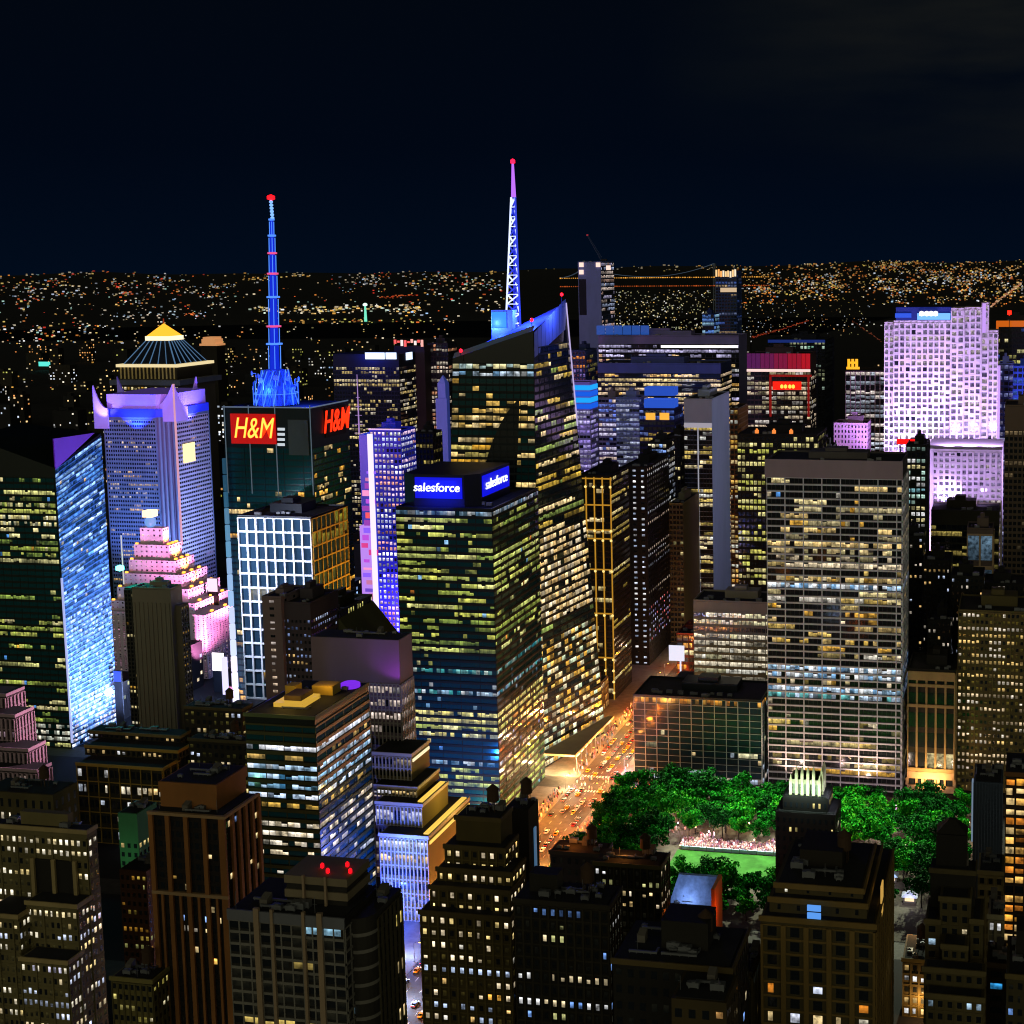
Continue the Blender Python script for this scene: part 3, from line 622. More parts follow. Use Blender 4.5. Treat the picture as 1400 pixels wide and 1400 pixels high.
for x, y, z, tx, ty, tz, e in ((x_c+60, 930, 20, x_c+34, 962, 60, 5e5), (x_c+85, 985, 40, x_c+28, 985, 95, 9e5), (x_c+80, 1000, 110, x_c+18, 985, 150, 7e5), (x_c+70, 960, 165, x_c+12, 980, 185, 4e5), (x_c+12, 895, 110, x_c+6, 965, 165, 6e5), (x_c-22, 895, 140, x_c-8, 965, 180, 5e5), (x_c+30, 905, 60, x_c+22, 960, 110, 5e5)):
    light('SPOT', (x, y, z), 'ff90d0', e*1.25, (tx, ty, tz), 95, 1.0)
root, b = block('grey_slab_tower', 'windowless grey-green slab tower in front of the pink stepped tower', 'tower', 180, 233, 806, 775, D=12, mat=wall('6a665a', .8, .15), roof=True, units=3, rh=4)
x0, y0, x1, y1, z1 = b
m = MB()
for k in range(9): q = x0+(x1-x0)*(k+.5)/9; m.box(q-.35, y0-.45, 0, q+.35, y0-.05, z1-8)
m.build('pilaster', wall('6a665a', .8, .15), root)
m = MB(); m.box(x0-9, y0+6, 0, x0-.02, y1+4, z1-1); m.build('west_wing', wall('2c2a26'), root)
facade(root, ((x0-9, y0+6, 0), (x0-.02, y0+6, 0), (x0-.02, y0+6, z1-2), (x0-9, y0+6, z1-2)), 44, 4, dict(pal=WARM+['fff4d0'], full=.05, part=.4, p=.45, low=.08, k=1), FR('2c2a26', h=.35, v=.35), 'window')
ze = zrow(242, 830, 775); m = MB(); m.box(x1+.05, y0+4, 0, x1+3.5, y1, ze); m.build('east_wing', wall('5d5648'), root)
facade(root, ((x1+3.5, y0+4, 0), (x1+3.5, y1, 0), (x1+3.5, y1, ze-1), (x1+3.5, y0+4, ze-1)), 40, 3, dict(pal=WARM, full=.02, part=.4, p=.35, low=.06, k=.7), FR('5d5648', h=.4, v=.4), 'window', sill=.3, gap=.1)
q = P(168, 776, 790); m = MB(); m.bar((q.x, 790, z1-1), (q.x, 790, zrow(168, 732, 790)), .35); m.build('flagpole', lamp('e8e4dc', .8), root)
m = MB(); m.lathe((q.x, 787), [(.4, q.z-1.5), (2.4, q.z-.8), (2.4, q.z+1.4), (.4, q.z+2.2)], 10); m.build('rooftop_lamp', lamp('60fff0', 6, True), root)
light('POINT', (q.x+3, 783, q.z+4), '20f0d8', 60000, size=1)

# tower with the sloping purple-lit roof edge and the shining east face
Y3 = 800
A = P(75, 640, Y3); D3 = 48; x1 = A.x; x0 = P(-40, 600, Y3).x
zS = zrow(70, 600, Y3); zN = P(143, 584, Y3+D3).z
root = empty('slant_roof_tower', ((x0+x1)/2, Y3+D3/2, 0), 'tower with dark south face, shining blue east face and slanted purple-lit roof edge', 'office tower')
m = MB(); m.prism([(x0, Y3), (x1, Y3), (x1, Y3+D3), (x0, Y3+D3)], 0, [zS, A.z, zN-4, zS+4]); m.build('wall', wall('0a120e', .4), root)
lit = dict(pal=GREENY+['f0e0a0'], full=.12, part=.45, p=.5, low=.06, run=.7, k=.95, odd=['60a8ff', 'ffc040'], zones=[(.88, .91, GREENY, .85, 1), (.82, .86, ['f4ecc0', 'e8d890'], .7, 1), (.02, .10, ['fff4d8', 'f0f4e0'], .7, .9)])
facade(root, ((x0, Y3, 0), (x1-1, Y3, 0), (x1-1, Y3, A.z-6), (x0, Y3, A.z-6)), 44, 30, lit, FR('0c1410', h=.3, v=.1, hd=.25, vd=.25, every=3), 'band', glass=GLASST)
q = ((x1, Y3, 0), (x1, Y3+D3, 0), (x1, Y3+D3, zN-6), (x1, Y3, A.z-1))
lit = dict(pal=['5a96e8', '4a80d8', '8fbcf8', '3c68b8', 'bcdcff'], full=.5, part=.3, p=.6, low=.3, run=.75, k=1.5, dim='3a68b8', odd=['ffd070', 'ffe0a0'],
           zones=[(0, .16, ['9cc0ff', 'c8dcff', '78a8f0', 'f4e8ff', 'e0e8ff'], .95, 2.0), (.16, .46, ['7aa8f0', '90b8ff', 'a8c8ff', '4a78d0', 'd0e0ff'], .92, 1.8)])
facade(root, q, 62, 26, lit, dict(mat=pmat('blue_spandrel', '5078c0', .25, .2, .2), h=.22, v=.0, hd=.25, vd=.2), 'band', glass=GLASSB, gap=.01)  # glow reflected from the square is put into the panes as emission
m = MB(); m.face([(x1+.25, Y3+.3, zS), (x1+.25, Y3+.3, A.z-1), (x1+.25, Y3+D3*.86, zN-3)]); m.face([(x1-.5, Y3+.3, zS), (x1-.5, Y3+D3*.86, zN-3), (x1-.5, Y3+.3, A.z-1)]); m.build('roof_edge', pmat('purple_lit_roof_edge', '6a3a9a', .5, 0, .1, emit='5a1a90', es=.30), root)  # purple light on the edge is put into its colour and emission
m = MB(); m.box(x1-.2, Y3-1.0, 4, x1+.9, Y3-.1, zrow(82, 790, Y3)); m.build('corner_light', lamp('b8c4ff', .85), root)
w = P(100, 1045, Y3-3); m = MB(); m.box(x1-.5, Y3-4, w.z-10, x1+7.5, Y3-2, w.z+8); m.build('lit_screen', lamp('a8ccff', 2.2, True), root)
light('SPOT', (x1+55, Y3+20, 8), 'b0c4ff', 4e6, (x1, Y3+30, 70), 100)  # unseen spot added to brighten the east face

# the neon tower and its blue flank
YN = 1080
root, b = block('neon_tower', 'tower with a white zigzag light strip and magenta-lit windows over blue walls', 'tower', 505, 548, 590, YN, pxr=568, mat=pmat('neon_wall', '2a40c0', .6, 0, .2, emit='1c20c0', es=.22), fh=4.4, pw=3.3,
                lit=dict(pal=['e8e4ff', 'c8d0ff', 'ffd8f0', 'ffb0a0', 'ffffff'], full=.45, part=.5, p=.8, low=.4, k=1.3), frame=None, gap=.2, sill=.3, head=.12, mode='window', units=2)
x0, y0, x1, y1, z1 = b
m = MB(); m.box(P(503, 600, YN).x, YN-1.4, 15, P(510, 600, YN).x, YN-.5, z1-2); m.build('light_strip', lamp('e8d8ff', 1.3, True), root)
for k in range(22):
    zz_ = 12+k*(z1-40)/22; m = MB(); a = random.uniform(-11, -3); m.box(x0+a, YN-1.2, zz_, x0+a+random.uniform(3, 8), YN-.6, zz_+random.uniform(1.6, 5)); m.build('neon_sign', lamp(random.choice(['e04090', 'ff5a60', 'c050e0', 'ff9ad0', '9060ff']), random.choice([.6, 1.0]), True), root)
m = MB(); m.box(x0-.4, YN-1.0, z1+1.3, x1+.4, YN-.4, z1+2.3); m.build('roof_light', lamp('f4c8ff', .9), root)
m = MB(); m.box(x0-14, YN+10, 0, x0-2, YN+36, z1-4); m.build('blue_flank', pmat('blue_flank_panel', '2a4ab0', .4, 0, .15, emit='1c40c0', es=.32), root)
m = MB(); m.box(x0-13, YN+3, 0, x0-3, YN+9.9, zrow(490, 720, YN)); m.build('lower_screen', lamp('c890ff', .9, True), root)
q = P(488, 512, YN+20); m = MB(); m.bar((q.x, YN+20, z1-4), (q.x, YN+20, q.z), .7, n=6, r2=.3)
for k in range(5): z_ = z1-4+(q.z-z1)*k/6; m.bar((q.x-4+k*.6, YN+20, z_), (q.x+4-k*.6, YN+20, z_), .25)
m.build('aerial', lamp('c8a0f0', .6), root)

# golden lattice tower
root, b = block('lattice_tower', 'narrow dark tower in front of the black tower, gridded with gold-lit bars', 'tower', 790, 835, 652, 960, pxr=859, mat=wall('100c08'), fh=4, pw=2.6,
                lit=dict(pal=['ffe0a0', 'f0d890'], full=.03, part=.2, p=.3, low=.03, k=.6), frame=None, mode='band', units=2,
                lit_e=dict(pal=['f0d070', 'ffe8a0', 'd9b850'], full=.28, part=.15, p=.4, low=.04, run=.85, k=.85), frame_e=FR('15120e', h=.2, v=.05, hd=.2, vd=.2), sill_e=.35)
x0, y0, x1, y1, z1 = b; GOLD = lamp('e0a030', .62, True); GOLD2 = lamp('ffd880', 1.3)
m = MB()
for k in range(5):
    q = x0+(x1-x0)*k/4; zb = 0 if k > 1 else zrow(800, 738, 960); zb = 0 if k >= 1 else zb; m.box(q-.38, 958.6, zb, q+.38, 959.4, z1)
for py in (654, 690, 724, 736, 778, 838, 898, 960):
    z_ = zrow(815, py, 960); m.box(x0+ (0 if py < 740 else (x1-x0)*.22), 958.4, z_-.4, x1, 959.3, z_+.4)
m.build('gold_lattice', GOLD, root)  # gold floodlight on the frame is put into the bars as emission
m = MB()
for py in (665, 725, 738, 780, 840, 900, 915, 930, 945, 960):
    for k in (1, 2, 3, 4):
        q = x0+(x1-x0)*k/4; z_ = zrow(815, py, 960); m.lathe((q, 958), [(.3, z_-.9), (.9, z_-.4), (.9, z_+.4), (.3, z_+.9)], 8)
m.build('lattice_lamp', GOLD2, root)

# dark tower with dotted columns
root, b = block('dotted_tower', 'black tower with three columns of white dots and slanting lit east floors', 'tower', 850, 884, 640, 1050, pxr=914, mat=wall('08080a'), fh=4.1, pw=5.6,
                lit=dict(pal=['dfe8ff', 'c0d4f4', 'ffffff'], full=.8, part=.15, p=.8, low=.3, run=.2, k=.95), gap=.32, sill=.35, head=.3, mode='window',
                lit_e=dict(pal=['c8d0e0', 'e8e8f0', 'd0b8a0'], full=.30, part=.15, p=.5, low=.05, run=.95, k=.65, zones=[(.12, .3, ['d8dcf0', 'ff8080', 'c0b8ff'], .7, .8)]), sill_e=.4, head_e=.15, frame=None)

# ------------------------------------------------------------------ right half of the middle distance
# the big gridded tower beyond the park
YG = 812
lit = dict(pal=WARM+['c8b888', 'b09a60', 'd8d0c0'], full=.08, part=.6, p=.45, low=.10, run=.66, k=1.0, odd=['5aa0f0', 'ffb83a'],
           )
root, b = block('gridded_tower', 'broad stone-gridded office tower rising straight behind the park trees', 'office tower', 1048, 1233, 632, YG, D=42,
                mat=wall('4a4648'), fh=4.05, pw=2.65, lit=lit, crown=9, frame=dict(mat=wall('aeb0c4', .8, .12), h=.20, v=.22, hd=.7, vd=.95, every=4), gap=.03, sill=.20, head=.10, units=5, rh=4,
                rows=[(736, 747, ['ffe2a0', 'f0cc80', 'ffd890'], .85, 1.0), (747, 757, ['ffe2a0', 'd8c890'], .7, .8), (757, 766, ['ffe8c0', 'd8c890'], .6, .6), (790, 799, WARM, .9, .95), (799, 809, COOL, .98, 1.1), (871, 880, ['f0cc80', 'd8b050'], .55, .8), (915, 924, COOL, .98, 1.15), (924, 934, COOL, .95, .95), (934, 942, WARM, .3, .6), (942, 952, COOL, .98, 1.15), (952, 960, ['70c8c8', 'cfe6ff'], .95, .85), (960, 985, WARM, .03, .5), (1028, 1042, ['d8b860', 'a08838'], .5, .5)])
x0, y0, x1, y1, z1 = b
m = MB(); m.box(x0-.95, y0-.96, z1-9, x1+.6, y0-.02, z1+1.3); m.build('fascia', pmat('fascia_stone', '7c7080', .8, 0, .1), root)
light('SPOT', (-128, 799, 4), 'ffd0a8', 8e4, (-122, 812, 50), 120, 1.0); light('SPOT', (-85, 799, 4), 'ffd0a8', 8e4, (-88, 812, 50), 120, 1.0)
# low glass block on the avenue corner beside the park
lit = dict(pal=['ffe0a0', 'e8e0b0', 'c0d0e0'], full=.02, part=.35, p=.16, low=.04, run=.6, k=.8, zones=[(.93, 1, AMBER, .45, .7), (0, .07, ['c8d8f0', 'ffe8d0'], .7, .9)])
root, b = block('glass_corner_block', 'low dark glass block between the avenue and the gridded tower, facing the park', 'office block', 866, 1041, 956, 808, D=40, mat=wall('101820', .4), fh=4.0, pw=2.3,
                lit=lit, frame=dict(mat=pmat('steel_mullion', 'a8b4c0', .5, .1, .15), h=.06, v=.16, hd=.15, vd=.5, every=3), glass=GLASSB, pent=True, units=14, rh=5)
# beige banded block behind it
lit = dict(pal=['fff0d0', 'f4f0e0', 'e8e0b0'], full=.5, part=.35, p=.6, low=.2, run=.7, k=.85)
root, b = block('beige_banded_block', 'beige office block with full rows of white-lit windows left of the gridded tower', 'office block', 948, 1052, 824, 880, D=30, mat=wall('8a8272'), fh=4.4, pw=2.6,
                lit=lit, crown=6, frame=FR('8a8272', h=.35, v=.16, hd=.3, vd=.4, every=3), units=5, rh=5)
# the two buildings right of the gridded tower
root, b = block('pier_fronted_building', 'stone building with tall dark bays between five pale piers', 'building', 1241, 1306, 918, 816, D=36, mat=wall('1c1a16'), fh=12, pw=5.6,
                lit=dict(pal=WARM, full=0, part=.2, p=.15, low=.03, k=.5), frame=dict(mat=wall('8a7450'), h=.0, v=.22, hd=.6, vd=.9), glass=GLASS, units=3)
x0, y0, x1, y1, z1 = b
for pa, pb in ((918, 930), (935, 939), (963, 967), (1050, 1057)):
    za, zb = zrow(1273, pa, 816), zrow(1273, pb, 816); m = MB(); m.box(x0, y0-1.2, zb, x1, y0-.02, za); m.build('string_course', wall('8a7450'), root)
m = MB(); m.box(x0, y0-1.4, .2, x1, y0-.02, 4); m.box(x0, y0-1.4, 8, x1, y0-.02, 12)
for k in range(4): q = x0+(x1-x0)*k/3; m.box(q-.8, y0-1.3, 4, q+.8, y0-.05, 8)
m.build('entrance_front', pmat('lit_entrance_stone', 'a08468', .8), root)
light('SPOT', ((x0+x1)/2, y0-12, 6), 'ffc880', 60000, ((x0+x1)/2, y0, 12), 120)
lit = dict(pal=['ffe0b0', 'fff0d8', 'f0c878'], full=.22, part=.4, p=.5, low=.12, run=.5, k=.9, dim='6a5a1c')
root, b = block('olive_office_block', 'olive brick office block with square lit windows at the park end', 'office block', 1310, 1425, 838, 822, D=40, mat=wall('4a4224'), fh=3.9, pw=2.5, lit=lit, gap=.22, sill=.3, head=.22, mode='window', units=5,
                frame=FR('5a5030', h=.0, v=.25, hd=.1, vd=.35, every=4))
# building with yellow-lit rows behind the gridded tower
lit = dict(pal=['e8e070', 'f0e898', 'd0d060', 'fff0a0'], full=.36, part=.4, p=.55, low=.08, run=.35, k=.9)
root, b = block('yellow_row_tower', 'dark tower with rows of yellow-green windows left of and behind the gridded tower', 'office tower', 1008, 1118, 596, 985, D=45, mat=wall('0a0a08'), fh=4.4, pw=2.8, lit=lit, frame=FR('0c0c0a', h=.3, v=.2, hd=.2, vd=.3), units=4)
x0, y0, x1, y1, z1 = b
for k in range(3):
    q = x0+12+k*12; m = MB(); m.box(q, y0+2, z1+1.3, q+2.4, y0+4, z1+3.6); m.box(q+.6, y0+2.5, z1+3.6, q+1.8, y0+3.5, z1+4.6); m.build('roof_lamp', lamp('ff9040', 1.0), root)
# slabs along the avenue
lit = dict(pal=['f0d070', 'ffe8b0', 'e0e0d8'], full=.2, part=.45, p=.5, low=.1, run=.6, k=1.0)
root, b = block('grey_capped_slab', 'tall dark slab with a lilac-grey cap and a plain blue-grey east wall', 'office tower', 935, 973, 547, 1180, pxr=997, mat=pmat('blue_grey_slab', '8088a0', .7, 0, .12), fh=4, pw=2.7, lit=lit, crown=22,
                frame=FR('0c0c0e', h=.22, v=.06, hd=.2, vd=.3), units=3, faces='s')
x0, y0, x1, y1, z1 = b
m = MB(); m.box((x0+x1)/2-.5, y0-.9, 0, (x0+x1)/2+.5, y0-.4, z1-22); m.build('light_strip', lamp('c8c8d8', .5), root)
light('SPOT', (x1+170, 1150, 150), 'b8c0d0', 6e5, (x1, 1200, 110), 90, 1.0)  # unseen distant spot added to brighten the east wall evenly
m = MB(); m.box(x0, y0-.5, z1-23, x1, y0-.05, z1-19); m.build('cap_light', lamp('d8d0e0', .5), root)
lit = dict(pal=['c8c080', 'ffe8a0'], full=.02, part=.2, p=.3, low=.04, run=.6, k=.6)
root, b = block('moss_grey_slab', 'plain grey-green slab wall standing before the lilac-capped slab', 'office tower', 915, 934, 690, 1120, pxr=956, mat=wall('6e684c', .8, .15), fh=4.2, pw=3, lit=lit, frame=FR('4a4636', h=.3, v=.2), faces='s', units=2)
root, b = block('dark_slab', 'nearly black slab with a few windows behind the moss-grey slab', 'office tower', 908, 930, 598, 1235, pxr=946, mat=wall('15140f'), fh=4.2, pw=3, lit=lit, frame=FR('15140f', h=.3, v=.3), units=2)
lit = dict(pal=['f0c060', 'ffe0a0', 'd0a040', 'f0f0e0'], full=.45, part=.4, p=.6, low=.2, run=.6, k=.7)
root, b = block('amber_strip_tower', 'slim tower whose narrow front glows amber floor by floor', 'office tower', 998, 1009, 560, 1130, pxr=1022, mat=wall('3a2a18'), fh=4, pw=3, lit=lit, frame=FR('5a3a20', h=.25, v=.2), units=1, pent=False)
# lower buildings at the foot of the avenue
root, b = block('red_brick_shop_building', 'low building with a red-lit wall and a signboard beside the avenue', 'building', 925, 950, 868, 985, D=40, mat=wall('8a3c2c'), fh=5, pw=4, lit=dict(pal=AMBER+WARM, full=.2, part=.5, p=.5, k=.9), frame=FR('5a3828', h=.2, v=.2), units=2, rh=3)
w = P(930, 892, 975); m = MB(); m.box(w.x-8, 974.2, w.z-6, w.x+3, 975, w.z+5); m.box(w.x-.5, 975, 0, w.x+.5, 976, w.z-5); o = m.build('white_billboard', lamp('d8dcf0', 1.1, True)); tag(o, 'white lit billboard standing by the avenue before the red-lit building', 'billboard')
# wide bands of buildings further north
def bands(pal, **k): d = dict(pal=pal, full=.42, part=.42, p=.65, low=.2, run=.6, k=1.0); d.update(k); return d
root, b = block('wide_banded_tower', 'wide dark tower with white and violet strip lights and a mauve lit east edge', 'office tower', 818, 1010, 460, 1500, pxr=1021, mat=pmat('mauve_wall', '6a6498', .7, 0, .15), fh=5, pw=4,
                lit=bands(['ffe0a8', 'd8d0ff', 'f4c890'], full=.5, k=1.05, zones=[(.86, .885, ['f0f0ff', 'ffffff'], .8, .9), (.88, .9, ['d8c8ff', 'ffd890'], .6, .8), (.80, .82, ['ffc060'], .5, .8)]), crown=8, frame=FR('14121c', h=.4, v=.08, hd=.3, vd=.3, every=2), units=6, faces='s', rh=5)
x0, y0, x1, y1, z1 = b
w0, w1 = P(904, 474, 1500), P(1009, 472, 1500); m = MB(); m.box(w0.x, 1498.8, w0.z-1.0, w1.x, 1499.4, w0.z+1.6); m.build('light_strip', lamp('fff6f0', 1.4), root)
w0, w1 = P(818, 454, 1520), P(890, 444, 1520)
for k in range(6):
    a = w0.x+(w1.x-w0.x)*k/6; m = MB(); m.box(a+.4, 1512, z1+1.3, a+(w1.x-w0.x)/6-.4, 1513, z1+11); m.build('blue_panel', lamp('2a62c8', .55), root)
root, b = block('violet_banded_block', 'violet-topped block with long yellow window rows in front of the wide dark tower', 'office tower', 817, 985, 498, 1400, pxr=1000, mat=pmat('violet_wall', '3c4684', .7, 0, .2), fh=4.6, pw=3.6,
                lit=bands(['ffe0a0', 'f8d8b0', 'ffc870'], full=.55, k=1.05), crown=9, frame=FR('181a30', h=.35, v=.06, hd=.25, vd=.25), units=5)
root, b = block('lilac_banded_slab', 'pale lilac slab striped with white and peach floors', 'office tower', 818, 842, 545, 1330, D=30, mat=wall('7a6a78'), fh=4.6, pw=3.6, lit=bands(['f4d8c8', 'd8d0f0', '6a80e0'], full=.6, k=1.0), frame=FR('8a80a0', h=.4, v=.06), units=2)
root, b = block('silver_striped_slab', 'silver-blue slab with fine horizontal stripes', 'office tower', 842, 874, 545, 1310, D=30, mat=pmat('silver_blue_wall', '6a7090', .5, .1, .15, emit='5058a0', es=.05), fh=4.4, pw=3.4, lit=bands(['b0b4d8', 'c8d0f0', '8088c0'], full=.8, k=.75), frame=FR('8a90b8', h=.45, v=.05), units=2)  # faint emission in the wall added to brighten the slab
root, b = block('blue_capped_tower', 'tower with two bright blue roof bands and two golden windows', 'office tower', 874, 922, 560, 1290, D=34, mat=pmat('deep_blue_wall', '1a1a48', .6, 0, .2, emit='140c50', es=.10), fh=5, pw=4, lit=bands(['5a80f0', '8098f0', 'e8c060'], full=.2, k=.6), frame=FR('20204a', h=.3, v=.1), units=0, pent=False)  # wall given a faint blue emission to brighten it
x0, y0, x1, y1, z1 = b
for k, s in ((0, 1), (11, .8)): m = MB(); m.box(x0+4, y0+2+k*.2, z1+1.3+k, x1-1, y0+20, z1+9+k); m.build('blue_roof_band', lamp('2a60e8', .5*s+.2, True), root)
for px in (883, 902): w = P(px, 568, 1290); m = MB(); m.box(w.x, y0-.8, w.z-4, w.x+9, y0-.4, w.z+2.5); m.build('golden_window', lamp('ffb840', 1.0), root)
root, b = block('cyan_block', 'block glowing cyan above lilac lit floors', 'building', 776, 806, 524, 1260, pxr=816, mat=pmat('lilac_wall', '8a7ac0', .6, 0, .12, emit='5a40b0', es=.22), fh=4.4, pw=3.4, lit=bands(['a890f0', 'c8b8ff', 'd8d0ff'], full=.6, k=.95), frame=FR('a098d0', h=.4, v=.1), crown=24, units=0, pent=False)  # lilac wall given some emission to brighten it
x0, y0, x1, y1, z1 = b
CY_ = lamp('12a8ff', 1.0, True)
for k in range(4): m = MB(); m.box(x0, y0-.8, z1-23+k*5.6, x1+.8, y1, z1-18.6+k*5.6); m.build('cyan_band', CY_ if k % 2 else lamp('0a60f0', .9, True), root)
root, b = block('steel_blue_tower', 'slim steel-blue tower with amber floors behind the cyan block', 'tower', 779, 800, 480, 1420, pxr=816, mat=wall('1c2850'), fh=4.5, pw=3, lit=bands(['ff9a30', '8a80e0', 'e0d060'], full=.1, k=.7), frame=FR('2a3868', h=.2, v=.3), units=1)
# tall tower under construction with its crane
root, b = block('construction_tower', 'tallest slim slate-blue tower, its east side open floors lit in white', 'skyscraper', 790, 821, 359, 1900, pxr=839, mat=pmat('slate_wall', '6c78c0', .6, 0, .15), fh=5.5, pw=4.5,
                lit=dict(pal=['e0d8ff', 'ffd0b8', 'ffe8d8', 'c8d8ff'], full=.6, part=.3, p=.6, low=.3, k=.75), faces='e', frame=FR('2a2c40', h=.2, v=.2), units=2, pent=False)
x0, y0, x1, y1, z1 = b
for px, py in ((795, 362), (795, 372), (818, 362), (832, 366)):
    w = P(px, py, 1900); m = MB(); m.box(w.x-3, y0-1.5, w.z-3, w.x+3, y0-.2, w.z+3); m.build('work_light', lamp('ffd8c8', 1.2), root)
m = MB(); m.box(x0+1, y0-.5, z1-70, x0+11, y0-.06, z1-22); m.build('hoist_bay', wall('1c1c34'), root)
c0 = P(819, 358, 1915); c1 = P(803, 322, 1915)
root = empty('tower_crane', (c0.x, 1915, c0.z), 'dark luffing crane leaning out from the top of the slim slate-blue tower', 'crane')
m = MB(); m.bar((c0.x+3, 1915, c0.z-9), (c0.x+3, 1915, c0.z+3), 1.3); m.build('mast', DARK, root)
m = MB()
for dy in (-1, 1):
    m.bar((c0.x+3, 1915+dy, c0.z+2), (c1.x, 1915+dy, c1.z), .45)
m.bar((c0.x+4, 1915, c0.z+6), (c1.x+1, 1915, c1.z), .35)
for k in range(12):
    a = Vector((c0.x+3, 1914, c0.z+2)).lerp(Vector((c1.x, 1914, c1.z)), k/12); b_ = Vector((c0.x+4, 1916, c0.z+6)).lerp(Vector((c1.x+1, 1916, c1.z)), (k+1)/12); m.bar(a, b_, .25)
m.build('jib', pmat('crane_steel', '2a3a58', .6, 0, .2, emit='0c1830', es=.15), root)
m = MB(); m.box(c0.x+4, 1913, c0.z+1, c0.x+11, 1917, c0.z+4); m.build('counterweight', DARK, root)
m = MB(); m.box(c1.x-1, 1914, c1.z-.5, c1.x+1, 1916, c1.z+1.5); m.build('warning_light', lamp('c03040', .6), root)
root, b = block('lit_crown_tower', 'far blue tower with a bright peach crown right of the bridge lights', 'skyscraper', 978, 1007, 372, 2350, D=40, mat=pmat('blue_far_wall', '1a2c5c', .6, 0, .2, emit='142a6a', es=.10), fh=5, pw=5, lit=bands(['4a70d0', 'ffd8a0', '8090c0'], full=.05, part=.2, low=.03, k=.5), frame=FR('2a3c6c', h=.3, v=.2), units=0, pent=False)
x0, y0, x1, y1, z1 = b
for k in range(9): m = MB(); q = x0+(x1-x0)*k/9; m.box(q+.4, y0-.8, z1-7+random.uniform(-2, 1), q+3.2, y0-.2, z1+random.uniform(1, 5)); m.build('crown_light', lamp(random.choice(['ffd090', 'ffb060', 'ffe8c8']), 1.1), root)
w = P(985, 396, 2350); m = MB(); m.box(w.x, y0-.8, w.z-4, x1, y0-.2, w.z+3); m.build('crown_light', lamp('e8c8a0', .8), root)
root, b = block('far_blue_block', 'short blue block with pale upper windows before the peach-crowned tower', 'building', 960, 976, 430, 2200, D=40, mat=wall('1a2c6c'), fh=6, pw=5, lit=bands(['6aa0ff', 'a0d0f0'], k=.6), units=1)
# red lit building
root, b = block('red_lit_building', 'building with a band of red light under its roof and a red sign', 'building', 1021, 1108, 485, 1360, D=40, mat=wall('40303a'), fh=4.5, pw=3.6,
                lit=bands(['e8d0b0', 'c8b890', 'd0c8c0'], full=.3, low=.25, run=.4, k=.85), crown=16, frame=dict(mat=wall('2c2226'), h=.2, v=.2, hd=.3, vd=.5, every=2), units=3, zf=60)
x0, y0, x1, y1, z1 = b
for k in range(14):
    q = x0+(x1-x0)*k/14; m = MB(); m.box(q+.25, y0-.7, z1-13, q+(x1-x0)/14-.25, y0-.06, z1+1.2); m.build('red_panel', lamp(['5a1058', '701050', '8a0c40', 'a80c30', 'c80a24'][min(4, k//3)], .75, True), root)
m = MB(); m.box(x0, y0-.9, z1-16, x1, y0-.05, z1-13.6); m.build('light_strip', lamp('ffd8d0', 1.1), root)
m = MB(); a, c_ = P(1052, 512, 1360), P(1110, 570, 1360)
m.box(a.x, y0-1.4, c_.z, a.x+2, y0-.1, a.z); m.box(a.x, y0-1.4, a.z-2, c_.x, y0-.1, a.z); m.box(c_.x-4, y0-1.6, c_.z, c_.x-2, y0-.1, a.z); m.build('sign_frame', pmat('sign_frame_red', '9a2020', .6, 0, .1, emit='b01010', es=.35), root)
m = MB(); a, c_ = P(1057, 531, 1360), P(1096, 523, 1360); m.box(a.x, y0-2.2, a.z-1, c_.x, y0-1.7, c_.z+1); m.build('red_sign', lamp('ff1a08', 1.3, True), root)
m = MB()
for q in (.32, .45, .60, .72): m.lathe((a.x+(c_.x-a.x)*q, y0-2.4), [(.4, a.z+.2), (1.5, a.z+1), (1.5, a.z+3), (.4, a.z+4)], 8)
m.build('red_sign_bulb', lamp('ffb040', 2.0), root)
root, b = block('blue_roofed_tower', 'dark tower with a blue roof line and pale top windows behind the red-lit building', 'tower', 1050, 1128, 466, 1620, pxr=1140, mat=wall('0c1020'), fh=5, pw=4, lit=bands(['a8c0b0', 'c8d0a0'], full=.05, part=.35, low=.08, k=.55, zones=[(.96, .985, ['a0e0c0', 'd0f0d8'], .6, .8)]), frame=FR('0c1020', h=.3, v=.3), units=2)
x0, y0, x1, y1, z1 = b; m = MB(); m.box(x0, y0-.8, z1-2, x1, y0-.1, z1+1.2); m.build('roof_light', lamp('1a3a9a', .45), root)
# yellow sign building left of the purple slab
root, b = block('pier_lit_building', 'building with pale vertical piers under a small yellow rooftop sign', 'building', 1156, 1210, 508, 1420, D=40, mat=wall('20181c'), fh=4.6, pw=5, lit=bands(['d0d8e8', 'e8d8d0', 'a0a8b8'], full=.3, part=.5, low=.25, k=.8), frame=FR('aa8a98', h=.0, v=.16, hd=.3, vd=.6, every=1), units=0, pent=False)
x0, y0, x1, y1, z1 = b; YL = lamp('ffb020', 1.3, True)
m = MB(); a, c_ = P(1157, 505, 1420), P(1175, 491, 1420); m.box(a.x, y0+1, a.z, c_.x, y0+1.8, a.z+2.4)
for q in (.2, .5, .8): m.box(a.x+(c_.x-a.x)*(q-.12), y0+1, a.z+2.4, a.x+(c_.x-a.x)*(q+.08), y0+1.8, c_.z)
m.box(a.x+1.5, y0+1, a.z+5.5, c_.x-1.5, y0+1.8, a.z+7.5); m.build('yellow_sign', YL, root)
root, b = block('lilac_stone_block', 'lower stone block washed lilac with a striped west side', 'building', 1140, 1186, 580, 1240, D=30, mat=pmat('lilac_stone', '9a7898', .8, 0, .2), fh=4.4, pw=3, lit=bands(['e8c8e0', 'd0a8c8'], full=.1, part=.5, low=.15, k=.45), mode='window', gap=.28, sill=.3, head=.2, west=True, units=2)
